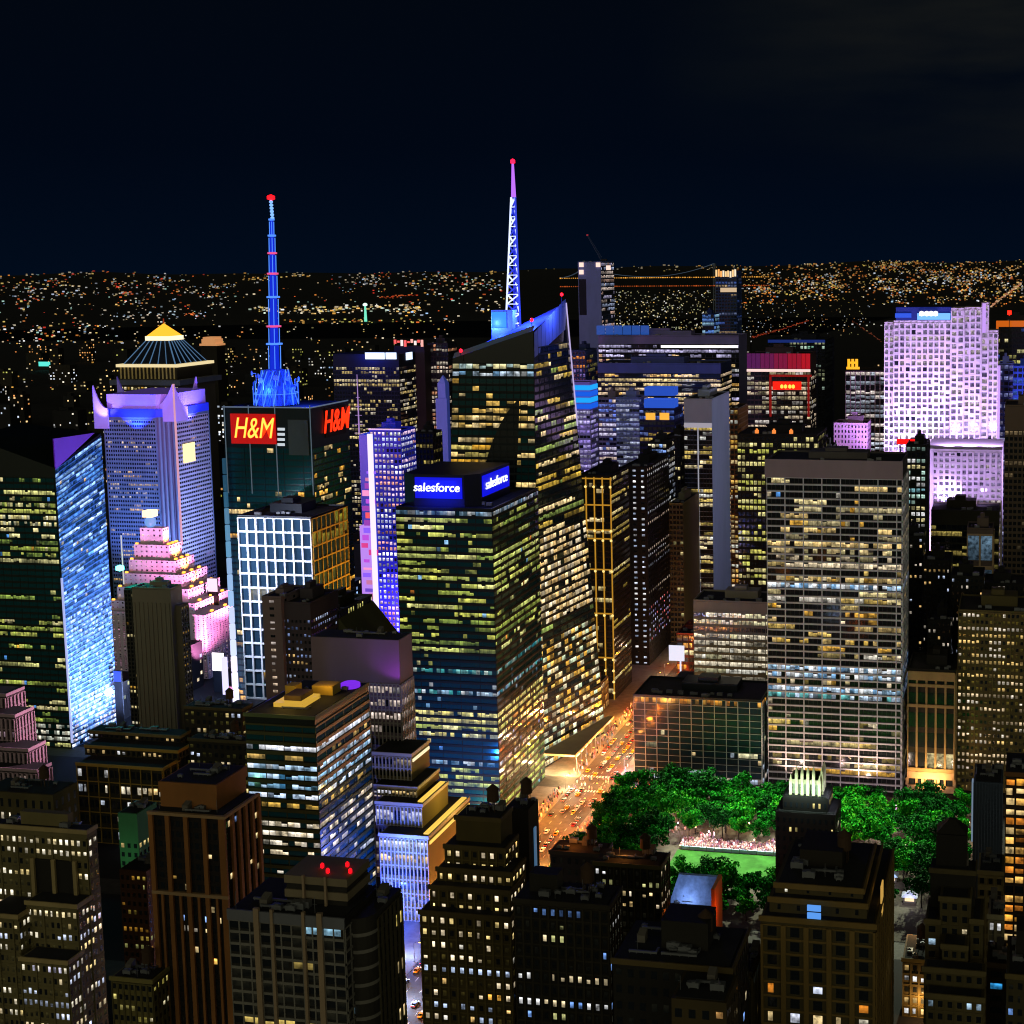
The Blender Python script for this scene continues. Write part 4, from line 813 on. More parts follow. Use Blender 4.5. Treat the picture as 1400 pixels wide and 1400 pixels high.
light('SPOT', (b[0]+20, b[1]-30, 90), 'e0a0e0', 2e5, (b[0]+20, b[1], 120), 100)
root, b = block('teal_window_block', 'dark block with teal-white lit windows right of the gridded tower', 'office block', 1239, 1266, 610, 1060, D=40, mat=wall('0c100e'), fh=4.4, pw=3.2, lit=bands(['c8f0e0', '9adce8', 'ffffff', 'f0e0a0'], full=.25, k=.8), frame=FR('101412', h=.3, v=.3), units=1)
w0, w1 = P(1226, 607, 1090), P(1251, 602, 1090); m = MB(); m.box(w0.x, 1089, w0.z, w1.x, 1090, w1.z+1); o = m.build('red_neon_sign', lamp('ff1010', 1.2)); 
m2 = MB(); m2.box(w0.x+2, 1090.1, w0.z-30, w0.x+3, 1091, w0.z+3); m2.box(w1.x-3, 1090.1, w0.z-30, w1.x-2, 1091, w0.z+3); m2.build('sign_post', DARK, o); tag(o, 'small red neon sign above the teal-windowed block', 'sign')

# the floodlit purple slab
YR = 1250
STONE = pmat('pale_slab_limestone', 'c4b8c0', .85, 0, .12, .08)
zl = zrow(1260, 440, YR)
root = empty('floodlit_slab', ((P(1209, 440, YR).x+P(1363, 440, YR).x)/2, YR+20, 0), 'broad limestone slab tower floodlit violet, with a blue-white sign at its top', 'skyscraper')
def rx(px, Y=YR, py=500): return P(px, py, Y).x
tz = lambda py, Y=YR: zrow(1285, py, Y)
sl = [(1209, 1222, 440, 0), (1222, 1300, 438, -2.5), (1300, 1318, 421, -5), (1318, 1341, 420, -2), (1341, 1351, 414, 1), (1351, 1364, 452, 3)]
litr = dict(pal=['c4b0dc', 'b8a4d4', 'd4c0e4', 'e8d8d8', 'a890c8'], full=.6, part=.35, p=.9, low=.75, run=.3, k=.46, dim='a090c0', even=True)  # panes given an even lilac glow to match the floodlit stone
for a, c_, py, dy in sl:
    m = MB(); m.box(rx(a)+.02, YR+dy, 0, rx(c_)-.02, YR+34, tz(py)); m.build('slab_section', STONE, root)
    nc = max(1, round((rx(c_)-rx(a))/4.6))
    facade(root, ((rx(a), YR+dy, 20), (rx(c_), YR+dy, 20), (rx(c_), YR+dy, tz(py)-2), (rx(a), YR+dy, tz(py)-2)), 44, nc, litr, dict(mat=STONE, h=.22, v=.26, hd=.3, vd=.9), 'mesh', gap=.16, sill=.2, head=.14)
xe = rx(1364); m = MB(); m.box(rx(1225), YR-3, tz(438)+.2, rx(1300)-.3, YR+8, tz(420)); m.build('sign_base', pmat('sign_base_blue', '101c4a', .6, 0, .1, emit='1030c0', es=.25), root)
m = MB(); m.box(rx(1254), YR-3.8, tz(437), rx(1299), YR-3.1, tz(428)); m.build('sign_panel', lamp('6fb0ff', 1.3, True), root)
m = MB(); m.box(rx(1224), YR-3.8, tz(434), rx(1246), YR-3.1, tz(428)); m.build('sign_panel', lamp('2a60ff', .8, True), root)
for q in (1260, 1267, 1273, 1279):
    m = MB(); zc = tz(428.5); m.lathe((rx(q), YR-4.4), [(.4, zc-2.2), (2.0, zc-1.4), (2.0, zc+1.4), (.4, zc+2.2)], 10); m.build('sign_lamp', lamp('f8f0ff', 2.0), root)
m = MB(); m.box(rx(1343)-.4, YR-.3, tz(455), rx(1347), YR+.9, tz(415)); m.box(xe, YR+3, 30, xe+2.2, YR+6, tz(500)); m.build('corner_light', lamp('d0a0ff', .95), root)
YRA = 1170
m = MB(); m.box(rx(1275, YRA, 650), YRA, 0, rx(1370, YRA, 650), YR-6, tz(614, YRA)); m.build('front_wing', STONE, root)
fz = tz(614, YRA); xa, xb = rx(1275, YRA, 650), rx(1370, YRA, 650)
facade(root, ((xa, YRA, 20), (xb, YRA, 20), (xb, YRA, fz-2), (xa, YRA, fz-2)), 28, 12, litr, dict(mat=STONE, h=.25, v=.3, hd=.3, vd=.9), 'mesh', gap=.2, sill=.28, head=.15)
m = MB(); m.box(xa-5, YRA+2, 0, xa-.02, YR-8, fz); m.build('front_wing_return', STONE, root)
for x, y, z, tx, tz_, e in ((-95, 1150, 55, -100, 150, 1.3e6), (-55, 1160, 112, -60, 160, .2e6), (-110, 1185, 130, -108, 215, 1.0e6), (-85, 1170, 130, -85, 215, .9e6), (40, 1160, 120, -25, 165, 1.2e6)):
    light('SPOT', (x, y, z), 'ceb0ff', e*.62, (tx, YR, tz_), 100, 1.0)  # the easternmost spot is fill, added for the front wing's shadow
for q in (-84, -66, -48, -30): light('SPOT', (q, 1132, 116), 'd0b0ff', 7e4, (q, YRA, 150), 140, 1.0)
for q in (xa+12, (xa+xb)/2, xb-10): light('SPOT', (q, 1186, fz+3), 'ceb0ff', 2.2e5, (q, YR, fz+40), 150, 1.0)  # fill spots added to lift the shadow above the front wing
# dark terrace building under it
root, b = block('dark_terrace_building', 'dark olive setback roof below the violet slab', 'building', 1273, 1366, 700, 1110, D=40, mat=wall('2a2618'), fh=5, pw=4, lit=bands(['b0a050', 'd0b860'], full=.1, part=.3, low=.05, k=.5), units=4, crown=10)
root, b = block('white_gate_building', 'small building with a pale portal-framed window', 'building', 1322, 1358, 724, 1000, D=25, mat=wall('5a4c44'), fh=22, pw=11, lit=dict(pal=['6a88a0', '8090a0'], full=.6, part=.3, p=.5, k=.4), frame=FR('a08868', h=.1, v=.15), units=2, crown=3)
root, b = block('orange_framed_building', 'building topped by an orange-framed lit storey at the right end of the view', 'building', 1362, 1425, 440, 1520, D=40, mat=wall('1c1a1e'), fh=5.5, pw=4, lit=bands(['f0e8a0', 'fff0b0', '4060c0', 'e8e080'], full=.2, k=.7), units=3, frame=FR('1c1c24', h=.3, v=.2))
x0, y0, x1, y1, z1 = b; ORN = lamp('e06810', .8, True); zq = zrow(1380, 482, 1520)
m = MB(); m.box(x0, y0-1.5, z1-5, x1, y0-.1, z1+1.2); m.box(x0, y0-1.4, zq, x0+2.5, y0-.1, z1-5); m.build('orange_frame', ORN, root)
m = MB(); m.box(P(1380, 435, 1500).x-2, 1500, z1+8, P(1380, 435, 1500).x+2, 1503, z1+12); m.build('warning_light', lamp('ff2010', 3, True), root); m = MB(); m.box(P(1380, 435, 1500).x-.3, 1501, z1-30, P(1380, 435, 1500).x+.3, 1502, z1+8); m.build('pole', DARK, root); m = MB(); m.box(P(1380, 435, 1500).x-.5, 1501, z1+7, P(1380, 435, 1500).x+.5, 1502, z1+7.9); m.build('warning_light', lamp('ff2010', 3, True), root)
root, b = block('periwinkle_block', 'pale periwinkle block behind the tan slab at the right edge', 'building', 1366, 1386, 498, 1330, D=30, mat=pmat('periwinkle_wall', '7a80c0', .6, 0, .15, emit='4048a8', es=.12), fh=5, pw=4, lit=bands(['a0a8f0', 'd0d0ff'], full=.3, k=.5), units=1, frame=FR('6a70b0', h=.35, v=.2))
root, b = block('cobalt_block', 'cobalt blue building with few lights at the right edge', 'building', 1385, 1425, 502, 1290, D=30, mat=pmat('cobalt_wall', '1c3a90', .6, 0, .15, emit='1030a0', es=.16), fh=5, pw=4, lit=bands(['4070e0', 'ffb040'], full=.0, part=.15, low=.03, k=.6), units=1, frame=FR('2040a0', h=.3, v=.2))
root, b = block('tan_slab', 'tan-brown slab with a pale roof line right of the violet slab', 'office tower', 1374, 1430, 556, 1010, D=40, mat=wall('5c4c42', .8, .12), fh=4.2, pw=3.2, lit=bands(['b09a70', 'd0b080'], full=.0, part=.15, low=.03, k=.4), units=2, crown=16, frame=FR('4c4034', h=.35, v=.3))

# ------------------------------------------------------------------ left middle distance
root, b = block('white_sign_office', 'dark office block with a blue-white roof sign and rows of small yellow lights', 'office block', 455, 545, 486, 1460, pxr=578, mat=wall('0c1422'), fh=4.4, pw=3.2, lit=bands(['ffe8b0', 'f0d080', 'fff0d8'], full=.12, part=.5, low=.15, run=.35, k=.75, zones=[(.60, .63, ['ffe8a0'], .9, 1)]), frame=FR('101828', h=.3, v=.2, hd=.2, vd=.3), units=0, pent=False, crown=12)
x0, y0, x1, y1, z1 = b
for a, c_ in ((500, 526), (528, 542)):
    w0, w1 = P(a, 491, 1460), P(c_, 482, 1460); m = MB(); m.box(w0.x, y0-1.2, w0.z, w1.x, y0-.4, w1.z); m.build('white_sign', lamp('cfe0ff', 1.8, True), root)
m = MB(); m.box(x1+.2, y0+18, z1-6, x1+.9, y0+34, z1+2); m.build('white_sign', lamp('cfe0ff', 1.6, True), root)
light('POINT', (x0+45, y0-12, z1+6), '1a40ff', 80000)
m = MB(); m.box(x1+.1, y1-4, 60, x1+1.2, y1, z1); m.build('red_corner_strip', lamp('a05040', .5), root)
m = MB(); a, c_ = P(537, 473, 1500), P(578, 461, 1500); m.box(a.x, 1500, a.z-30, c_.x, 1530, a.z)
root2 = empty('red_lit_plant_roof', ((a.x+c_.x)/2, 1515, 0), 'flat roof edged with red and white construction lights behind the white roof sign', 'building'); m = MB(); m.box(a.x, 1503, 0, c_.x, 1530, a.z); m.build('wall', wall('20181c'), root2)
for k in range(9): m = MB(); q = a.x+(c_.x-a.x)*(k+.5)/9; m.box(q-1.3, 1501.5, a.z+random.uniform(-1, 4), q+1.3, 1502.5, a.z+random.uniform(5, 8)); m.build('site_lamp', lamp(random.choice(['ff6050', 'ffb0a0', 'ffe8e0']), 1.1), root2)
root, b = block('white_row_tower', 'slim tower with white and amber rows between the sign block and the crystal tower', 'tower', 584, 612, 470, 1520, pxr=624, mat=wall('1c1c20'), fh=4.8, pw=3.4, lit=bands(['ffe8d0', 'e8d8c0', 'ffb080'], full=.25, k=.7), frame=FR('1c1c20', h=.3, v=.2), units=2)
root = empty('obelisk_tower', (P(602, 560, 1400).x, 1410, 0), 'thin periwinkle shaft with a pointed top left of the crystal tower', 'tower'); q = P(602, 514, 1400); h_ = 6
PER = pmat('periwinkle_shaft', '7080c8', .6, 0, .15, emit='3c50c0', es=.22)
m = MB(); m.box(q.x-4.2, 1402, 0, q.x+4.2, 1412, q.z-8); m.build('wall', PER, root); m = MB(); m.hexa([(q.x-4.2, 1402, q.z-8), (q.x+4.2, 1402, q.z-8), (q.x+4.2, 1412, q.z-8), (q.x-4.2, 1412, q.z-8)], [(q.x-.3, 1406, q.z), (q.x+.3, 1406, q.z), (q.x+.3, 1408, q.z), (q.x-.3, 1408, q.z)]); m.build('roof', PER, root)
m = MB(); m.box(q.x-6, 1400, 0, q.x+6, 1401.9, zrow(602, 545, 1400)); m.build('lower_shaft', PER, root)
root, b = block('ochre_east_block', 'dark block with small ochre lights right of the neon tower', 'building', 568, 592, 592, 1150, pxr=604, mat=wall('12120e'), fh=4.6, pw=3.2, lit=bands(['d8c060', 'e8e0a0'], full=.05, part=.4, low=.06, k=.6), frame=FR('14140e', h=.3, v=.3), units=2)
root, b = block('mauve_grey_slab', 'mauve-grey slab with a single column of small windows, below the white grid', 'building', 358, 384, 818, 735, D=30, mat=wall('6a5c60', .8, .12), fh=4, pw=9, lit=dict(pal=['ffe0c0', 'd8c8c0'], full=.6, part=.3, p=.7, low=.4, k=.7), gap=.38, sill=.35, head=.3, mode='window', units=1, rh=3)
root, b = block('punched_grey_block', 'grey block with columns of small blue and amber windows beside the mauve-grey slab', 'building', 384.6, 424, 826, 738, D=34, mat=wall('3a343c', .8, .12), fh=3.9, pw=2.6, lit=dict(pal=['ffd080', '8aa0d8', 'c0d0f0', '6a80b8'], full=.25, part=.6, p=.65, low=.3, k=.6), gap=.26, sill=.35, head=.25, mode='window', units=2, crown=8)
root, b = block('mossy_roof_block', 'dark building with bright windows and a moss-green east roof', 'building', 426, 462, 838, 770, D=46, mat=wall('2c2a1a'), fh=4, pw=3, lit=dict(pal=['fff0d0', 'e8e080'], full=.1, part=.5, p=.5, low=.1, k=.8), gap=.3, mode='window', units=3)
x0, y0, x1, y1, z1 = b; m = MB(); m.hexa([(x1+.1, y0, z1-16), (x1+16, y0, z1-22), (x1+16, y1, z1-22), (x1+.1, y1, z1-16)], [(x1+.1, y0, z1-3), (x1+.4, y0, z1-3), (x1+.4, y1, z1-3), (x1+.1, y1, z1-3)]); m.build('sloping_roof', wall('4a4a20'), root)
m = MB(); m.box(x1+.1, y0+1, 0, x1+15.5, y1-1, z1-22.2); m.build('east_wing', wall('2c2a1a'), root)
# neighbouring dark blocks right of the gridded tower
darks = [(1236, 1262, 735, 930), (1262, 1300, 768, 905), (1300, 1345, 790, 880), (1345, 1400, 800, 905), (1268, 1300, 850, 850)]
lab = ['dark apartment block with scattered white windows in the shade of the gridded tower', 'dark stepped block with a few blue-white windows', 'low dark block behind the olive office block', 'dark block with a short row of amber windows above the olive block', 'narrow dark house behind the pier-fronted building']
for (a, c_, py, Y), l in zip(darks, lab):
    block('dark_block', l, 'building', a, c_, py, Y, D=28, mat=wall('12120f'), fh=4, pw=2.8, lit=dict(pal=['fff0d8', 'd0e0ff', 'ffd080'], full=.02, part=.4, p=.25, low=.07, run=.3, k=.8), gap=.28, sill=.35, head=.2, mode='window', units=3, group='dark blocks right of the gridded tower')

root, b = block('white_banded_tower', 'slim dark tower with bright white and blue-lit bands behind the black dotted tower', 'office tower', 886, 911, 606, 1130, pxr=922, mat=wall('14161e'), fh=4.3, pw=3, lit=bands(['ffffff', 'd8e4ff', '8ab0ff', 'fff0c8'], full=.45, k=1.0), frame=FR('181a24', h=.3, v=.1), units=2)
root, b = block('yellow_lit_block', 'block with bright yellow window bands left of the lilac stone block', 'office block', 1112, 1138, 612, 1120, D=26, mat=wall('16140e'), fh=4.3, pw=3, lit=bands(['ffe890', 'fff0b8', 'f0d060'], full=.4, k=1.0), frame=FR('18160e', h=.3, v=.15), units=2)

# ------------------------------------------------------------------ nearer buildings, left to right
ROOF_OF = {}
def tier_block(root, px0, px1, pxr, ytop, Y, mat, lit=None, frame=None, mode='window', fh=3.9, pw=2.6, z0=0, cornice=None, gap=.26, sill=.3, head=.22, crown=1.5, D=None, glass=None, part='tier', faces='se', lit_e=None, rows=None):
    A, B = P(px0, ytop, Y), P(px1, ytop, Y); z1 = (A.z+B.z)/2; x0, x1 = A.x, B.x
    if D is None: D = east_depth(px1, pxr, Y, ytop)
    m = MB(); m.box(x0, Y, z0, x1, Y+D, z1); m.build(part, mat, root)
    t = MB(); t.box(x0+.8, Y+.8, z1+.02, x1-.8, Y+D-.8, z1+.2); ROOF_OF[root.name] = t.build('roof', ROOF, root)
    if cornice:
        m = MB(); m.box(x0-.5, Y-.6, z1-1.1, x1+.5, Y-.03, z1+.5); m.box(x1+.03, Y-.03, z1-1.1, x1+.55, Y+D, z1+.5); m.build('cornice', cornice, root)
    if lit:
        nf = max(1, round((z1-crown-z0)/fh))
        if rows: lit = with_rows(lit, rows, (px0+px1)/2, Y, z0, z1-crown)
        if 's' in faces: facade(root, ((x0, Y, z0), (x1, Y, z0), (x1, Y, z1-crown), (x0, Y, z1-crown)), nf, max(1, round((x1-x0)/pw)), lit, frame, mode, sill, head, gap, glass)
        if 'e' in faces: facade(root, ((x1, Y, z0), (x1, Y+D, z0), (x1, Y+D, z1-crown), (x1, Y, z1-crown)), nf, max(1, round(D/pw)), lit_e or lit, frame, mode, sill, head, gap, glass)
    return x0, Y, x1, Y+D, z1
def base(name, px0, px1, ytop, Y, label, cat, D=25):
    A, B = P(px0, ytop, Y), P(px1, ytop, Y); return empty(name, ((A.x+B.x)/2, Y+D/2, 0), label, cat)
def kit(root, b, n=5, tank=False, pent=None):
    """plant on a roof: boxes, ducts, a tank"""
    x0, y0, x1, y1, z = b; w, d = x1-x0, y1-y0; root = ROOF_OF[root.name]
    for k in range(n):
        a, c = x0+w*random.uniform(.08, .82), y0+d*random.uniform(.1, .8); s = random.uniform(.9, 2.2); u = MB()
        u.box(a, c, z+.5, a+s*1.7, c+s, z+.5+s*.8); u.box(a+.1, c+.1, z+.2, a+.35, c+s-.1, z+.5); u.box(a+s*1.7-.35, c+.1, z+.2, a+s*1.7-.1, c+s-.1, z+.5)
        u.lathe((a+s*.8, c+s*.5), [(s*.4, z+.5+s*.8), (s*.4, z+.65+s*.8), (s*.3, z+.7+s*.8)], 10); u.build('ventilation_unit', METAL, root)
    for k in range(1+n//4):                                                 # ducts, a stair head and a pole or two
        a, c = x0+w*random.uniform(.1, .5), y0+d*random.uniform(.15, .85); l = w*random.uniform(.2, .4); u = MB(); u.box(a, c, z+.55, a+l, c+.6, z+1.15); u.box(a+l-.6, c+.6, z+.55, a+l, c+min(3, d*.3), z+1.15)
        for q in range(4): u.box(a+l*q/4+.1, c+.2, z+.2, a+l*q/4+.3, c+.4, z+.55)
        u.build('roof_duct', METAL, root)
    a, c = x0+w*random.uniform(.1, .8), y0+d*random.uniform(.4, .8); u = MB(); u.hexa([(a, c, z+.2), (a+2.2, c, z+.2), (a+2.2, c+3, z+.2), (a, c+3, z+.2)], [(a, c, z+2.2), (a+2.2, c, z+2.2), (a+2.2, c+3, z+3.1), (a, c+3, z+3.1)]); u.build('stair_head', ROOFP, root)
    for k in range(2): a, c = x0+w*random.uniform(.05, .95), y0+d*random.uniform(.1, .9); u = MB(); u.bar((a, c, z+.2), (a, c, z+random.uniform(3, 6)), .07, n=6); u.bar((a-.6, c, z+2.6), (a+.6, c, z+2.6), .04); u.build('aerial', METAL, root)
    if pent:
        a, c, e, f, h, mt = pent; u = MB(); u.box(x0+w*a, y0+d*c, z+.2, x0+w*e, y0+d*f, z+h); u.build('penthouse', mt, root)
    if tank:
        a, c = x0+w*.7, y0+d*.55; u = MB(); u.lathe((a, c), [(.1, z+4), (2.1, z+4), (2.0, z+8), (2.3, z+8.1), (.15, z+10)], 14)
        for k in range(4): q = (a+1.4*math.cos(k*math.pi/2+.7), c+1.4*math.sin(k*math.pi/2+.7)); u.box(q[0]-.1, q[1]-.1, z+.2, q[0]+.1, q[1]+.1, z+4)
        u.build('water_tank', pmat('cedar_staves', '3a2a1c', .9), root)

OL = wall('4c4428', .9, .32); OL2 = wall('5e5636', .9, .32); TAN = wall('8c7c54', .85, .25); DK = wall('1a1814', .9, .3)
WIN = dict(pal=['ffe8b8', 'f4d890', 'fff4d8', 'd8e4ff'], full=.10, part=.5, p=.5, low=.08, run=.45, k=1.1, dim='5a5424')
# stepped stone building at the lower left corner
root = base('stepped_stone_building', -20, 118, 1131, 455, 'stepped stone building with rows of bright windows under its cornices', 'building')
lw = dict(WIN, zones=[(.93, 1.01, ['fff4d8', 'ffe8b0'], .85, 1.15), (.55, .60, ['fff0d0'], .7, 1.0)], dim='3a3418')
FS = dict(mat=OL2, h=.12, v=.3, hd=.15, vd=.4, every=3)
b1 = tier_block(root, -25, 118, 132, 1131, 455, OL2, lw, FS, cornice=TAN, fh=4.2, pw=2.4, crown=3)
b2 = tier_block(root, 36, 105, None, 1235, 446, OL2, lw, FS, cornice=TAN, fh=4.2, pw=2.2, D=8.9, crown=2)
b3 = tier_block(root, 28, 92, None, 1312, 437, OL2, dict(lw, zones=[(.90, 1.01, ['e8e4ff', 'fff4d8'], .8, 1.1)]), FS, cornice=TAN, fh=4.2, pw=2.2, D=8.9, crown=1.5)
b4 = tier_block(root, -25, 24, None, 1250, 440, OL2, lw, FS, cornice=TAN, fh=4.2, pw=2.2, D=14.9, crown=2)
kit(root, b1, 5, pent=(.35, .3, .8, .8, 5, OL2))
w = P(70, 1205, 455); m = MB(); m.box(P(48, 1180, 455).x, 454.2, P(60, 1222, 455).z, P(105, 1180, 455).x, 454.9, P(60, 1174, 455).z); m.build('loggia', DK, root)
m = MB()
for px in (48, 76, 105): q = P(px, 1180, 455).x; m.box(q-.7, 453.2, P(60, 1226, 455).z, q+.7, 454.15, P(60, 1172, 455).z)
m.build('loggia_pier', TAN, root)
root = base('sloped_roof_block', -25, 70, 1084, 540, 'olive block with a few tall lit windows behind the stepped stone building', 'building')
b = tier_block(root, -25, 72, 106, 1084, 540, OL, dict(pal=['fff0d0', 'e0e8ff', 'ffd090'], full=0, part=.3, p=.3, low=.06, run=.2, k=1.1), None, fh=6, pw=4, gap=.33, sill=.2); kit(root, b, 4, tank=True)
root = base('fin_fronted_building', -45, 8, 930, 640, 'building with mauve-lit vertical fins stepping down toward the shining blue tower', 'building')
MAU = pmat('mauve_fin_stone', '8a7680', .8, 0, .2)
for k, (a, c_, e_, py, Y) in enumerate(((-45, 8, 33, 948, 660), (-45, 20, 46, 976, 650), (-45, 38, 62, 1022, 640), (-45, 50, 70, 1050, 632))):
    b = tier_block(root, a, c_, e_, py, Y, wall('2c2628'), dict(pal=['c8a8b8', 'ffe0d0'], full=.05, part=.5, p=.5, low=.2, k=.45), dict(mat=MAU, h=.1, v=.45, hd=.3, vd=.8), mode='mesh', fh=6, pw=2.6, cornice=MAU, crown=2, faces='se')
light('SPOT', (b[2]+60, 690, 90), 'ffc0d8', 8e5, (b[2]-6, 655, 95), 80)
root = base('colonnaded_loft', 105, 222, 1047, 665, 'broad loft building with a gold-framed top floor and setback roof storeys', 'building', 50)
GOLDST = pmat('gold_lit_stone', '9a7c34', .8, 0, .2)
lg = dict(pal=['fff0d0', 'e0ecff', 'ffd890', 'ffffff'], full=.1, part=.5, p=.45, low=.12, run=.35, k=.85)
b = tier_block(root, 105, 222, 247, 1047, 665, wall('2a2618'), lg, dict(mat=GOLDST, h=.05, v=.12, hd=.5, vd=.7, every=2), fh=9.0, pw=3.2, crown=1, cornice=GOLDST, gap=.15)
b2 = tier_block(root, 117, 243, 262, 1023, 678, wall('2a2618'), dict(lg, part=.3, k=.7), dict(mat=wall('3a3420'), h=.0, v=.3), z0=b[4], fh=6.5, pw=3, crown=1, cornice=GOLDST, mode='mesh')
b3 = tier_block(root, 122, 246, 262, 1003, 690, wall('201c14'), dict(lg, part=.2, k=.6), None, z0=b2[4], fh=5, pw=3, crown=1, cornice=wall('6a5c38'), mode='mesh')
kit(root, b3, 6)
light('SPOT', ((b[0]+b[2])/2, 640, b[4]-45), 'ffd060', 1.6e5, ((b[0]+b[2])/2, 665, b[4]-4), 110)
for a, c_, e_, py, Y, l in ((251, 330, 345, 968, 700, 'black-roofed block with two small white lights behind the colonnaded loft'), (258, 340, 352, 1012, 655, 'dark low block with rooftop plant between the colonnaded loft and the striped glass office')):
    root = base('dark_roof_block', a, c_, py, Y, l, 'building'); b = tier_block(root, a, c_, e_, py, Y, wall('211e16'), dict(WIN, part=.2, k=.9), None, fh=4.5, pw=3.4, cornice=wall('4a4228')); kit(root, b, 9, tank=True)
# green-lit narrow building and its low neighbour
root = base('green_lit_tower', 161, 190, 1112, 520, 'narrow building with a green-lit upper wall left of the brown piered tower', 'building')
b = tier_block(root, 161, 187, 203, 1112, 520, pmat('green_lit_wall', '3c6a48', .8, 0, .3), dict(pal=['ffe090', 'c0c860'], full=0, part=.3, p=.3, low=.05, k=.7), None, pw=2.8, crown=12, D=14); kit(root, b, 3)
light('SPOT', (b[0]+6, 500, b[4]-20), 'a0ffc0', 4500, (b[0]+4, 520, b[4]-8), 110)
root = base('brick_infill_building', 163, 202, 1192, 497, 'red-brown brick building with yellowish windows below the green-lit wall', 'building')
b = tier_block(root, 163, 200, 207, 1190, 497, wall('4a2c18'), dict(pal=['e0c050', 'c89030', 'd8d880'], full=.05, part=.6, p=.5, low=.15, k=.55), None, fh=3.6, pw=2.2, D=15); kit(root, b, 2)
root = base('low_olive_block', 150, 212, 1338, 440, 'low olive block with dim yellow window rows between the stone and the brown towers', 'building')
b = tier_block(root, 152, 208, 214, 1338, 440, wall('5a5228'), dict(pal=['f0e080', 'd8c860', 'fff0c0'], full=.1, part=.6, p=.4, low=.1, k=.8), dict(mat=wall('4a4424'), h=0, v=.3, vd=.3), fh=4, pw=2.4, D=10, cornice=wall('6a6234')); kit(root, b, 5, tank=True)
# brown tower with tall piers
root = base('brown_pier_tower', 205, 305, 1113, 450, 'brown tower with tall plain piers and a flat brown penthouse', 'tower')
BR = pmat('brown_brick', '7a5028', .9, 0, .3); BRD = wall('140e0a')
b = tier_block(root, 205, 305, 352, 1113, 450, BRD, dict(pal=['ffc860', 'ffe0a0', '90b8ff', 'fff0d8'], full=0, part=.25, p=.22, low=.05, run=.3, k=1.0), None, fh=3.8, pw=2.3, gap=.18, sill=.25, head=.2, crown=2, part='wall')
x0, y0, x1, y1, z1 = b; zm = zrow(260, 1222, 450)
for k in range(5): q = x0+(x1-x0)*k/4; m = MB(); wv = 1.5 if k in (0, 4) else .8; m.box(max(x0-.2, q-wv), y0-1.1, 0, min(x1+.9, q+wv), y0-.1, z1); m.build('pier', BR, root)
for k in range(8):
    if k % 2: q = x0+(x1-x0)*k/8; m = MB(); m.box(q-.45, y0-.9, 0, q+.45, y0-.1, zm); m.build('pier', BR, root)
for k in range(1, 6): q = y0+(y1-y0)*k/5; m = MB(); m.box(x1+.1, q-.8, 0, x1+1.1, q+.8, z1); m.build('pier', BR, root)
m = MB(); m.box(x0-.3, y0-1.2, zm-.5, x1+.95, y0-.05, zm+.7); m.box(x0-.4, y0-1.3, z1-.6, x1+1.2, y0-.05, z1+.5); m.box(x1+.05, y0-.05, z1-.6, x1+1.2, y1, z1+.5); m.build('string_course', wall('8a7050'), root)
pa, pb = P(218, 1068, 455), P(295, 1068, 455); m = MB(); m.box(pa.x, 455, z1+.2, pb.x, 475, pa.z-4); m.box(pa.x-.3, 454.6, pa.z-4, pb.x+.4, 475.5, pa.z); m.build('penthouse', BR, root); m = MB(); m.box(pa.x+.5, 455.3, pa.z+.02, pb.x-.4, 474.8, pa.z+.15); m.build('penthouse_roof', ROOF, root); kit(root, (pa.x, 455, pb.x, 475, pa.z-.02), 5); kit(root, (x0, y0, x1, y0+5, z1), 2)
# black and white glass office, roof plant lit
root = base('striped_glass_office', 335, 430, 978, 560, 'green-black glass office with white-lit and blue-lit floors and a golden lit roof terrace', 'office block')
lm = dict(pal=['fff4e0', 'ffe8b0', 'e8f0ff'], full=.1, part=.4, p=.5, low=.08, run=.5, k=1.0,
          zones=[(.93, 1.01, WARM, 0, 1), (.865, .895, ['f4f6ff', 'e8eeff'], .8, 1.15), (.82, .86, ['d8b060'], .45, .6), (.775, .81, ['c0e0ff', 'a8d0f0', 'e8f4ff'], .95, 1.0), (.735, .77, ['8fc4e8', '4a8fc0', 'c0e0ff'], .9, .85), (.695, .73, ['e8f0ff', 'c8e0ff'], .92, 1.05), (.655, .69, ['e8b850'], .5, .7), (.52, .60, ['fff0d8', 'ffe8c0'], .8, 1.05), (.46, .51, ['fff0d8'], .7, 1)])
FM = dict(mat=pmat('bronze_spandrel', '3c3a1a', .45, .1, .2), h=.36, v=.10, hd=.35, vd=.3, every=3)
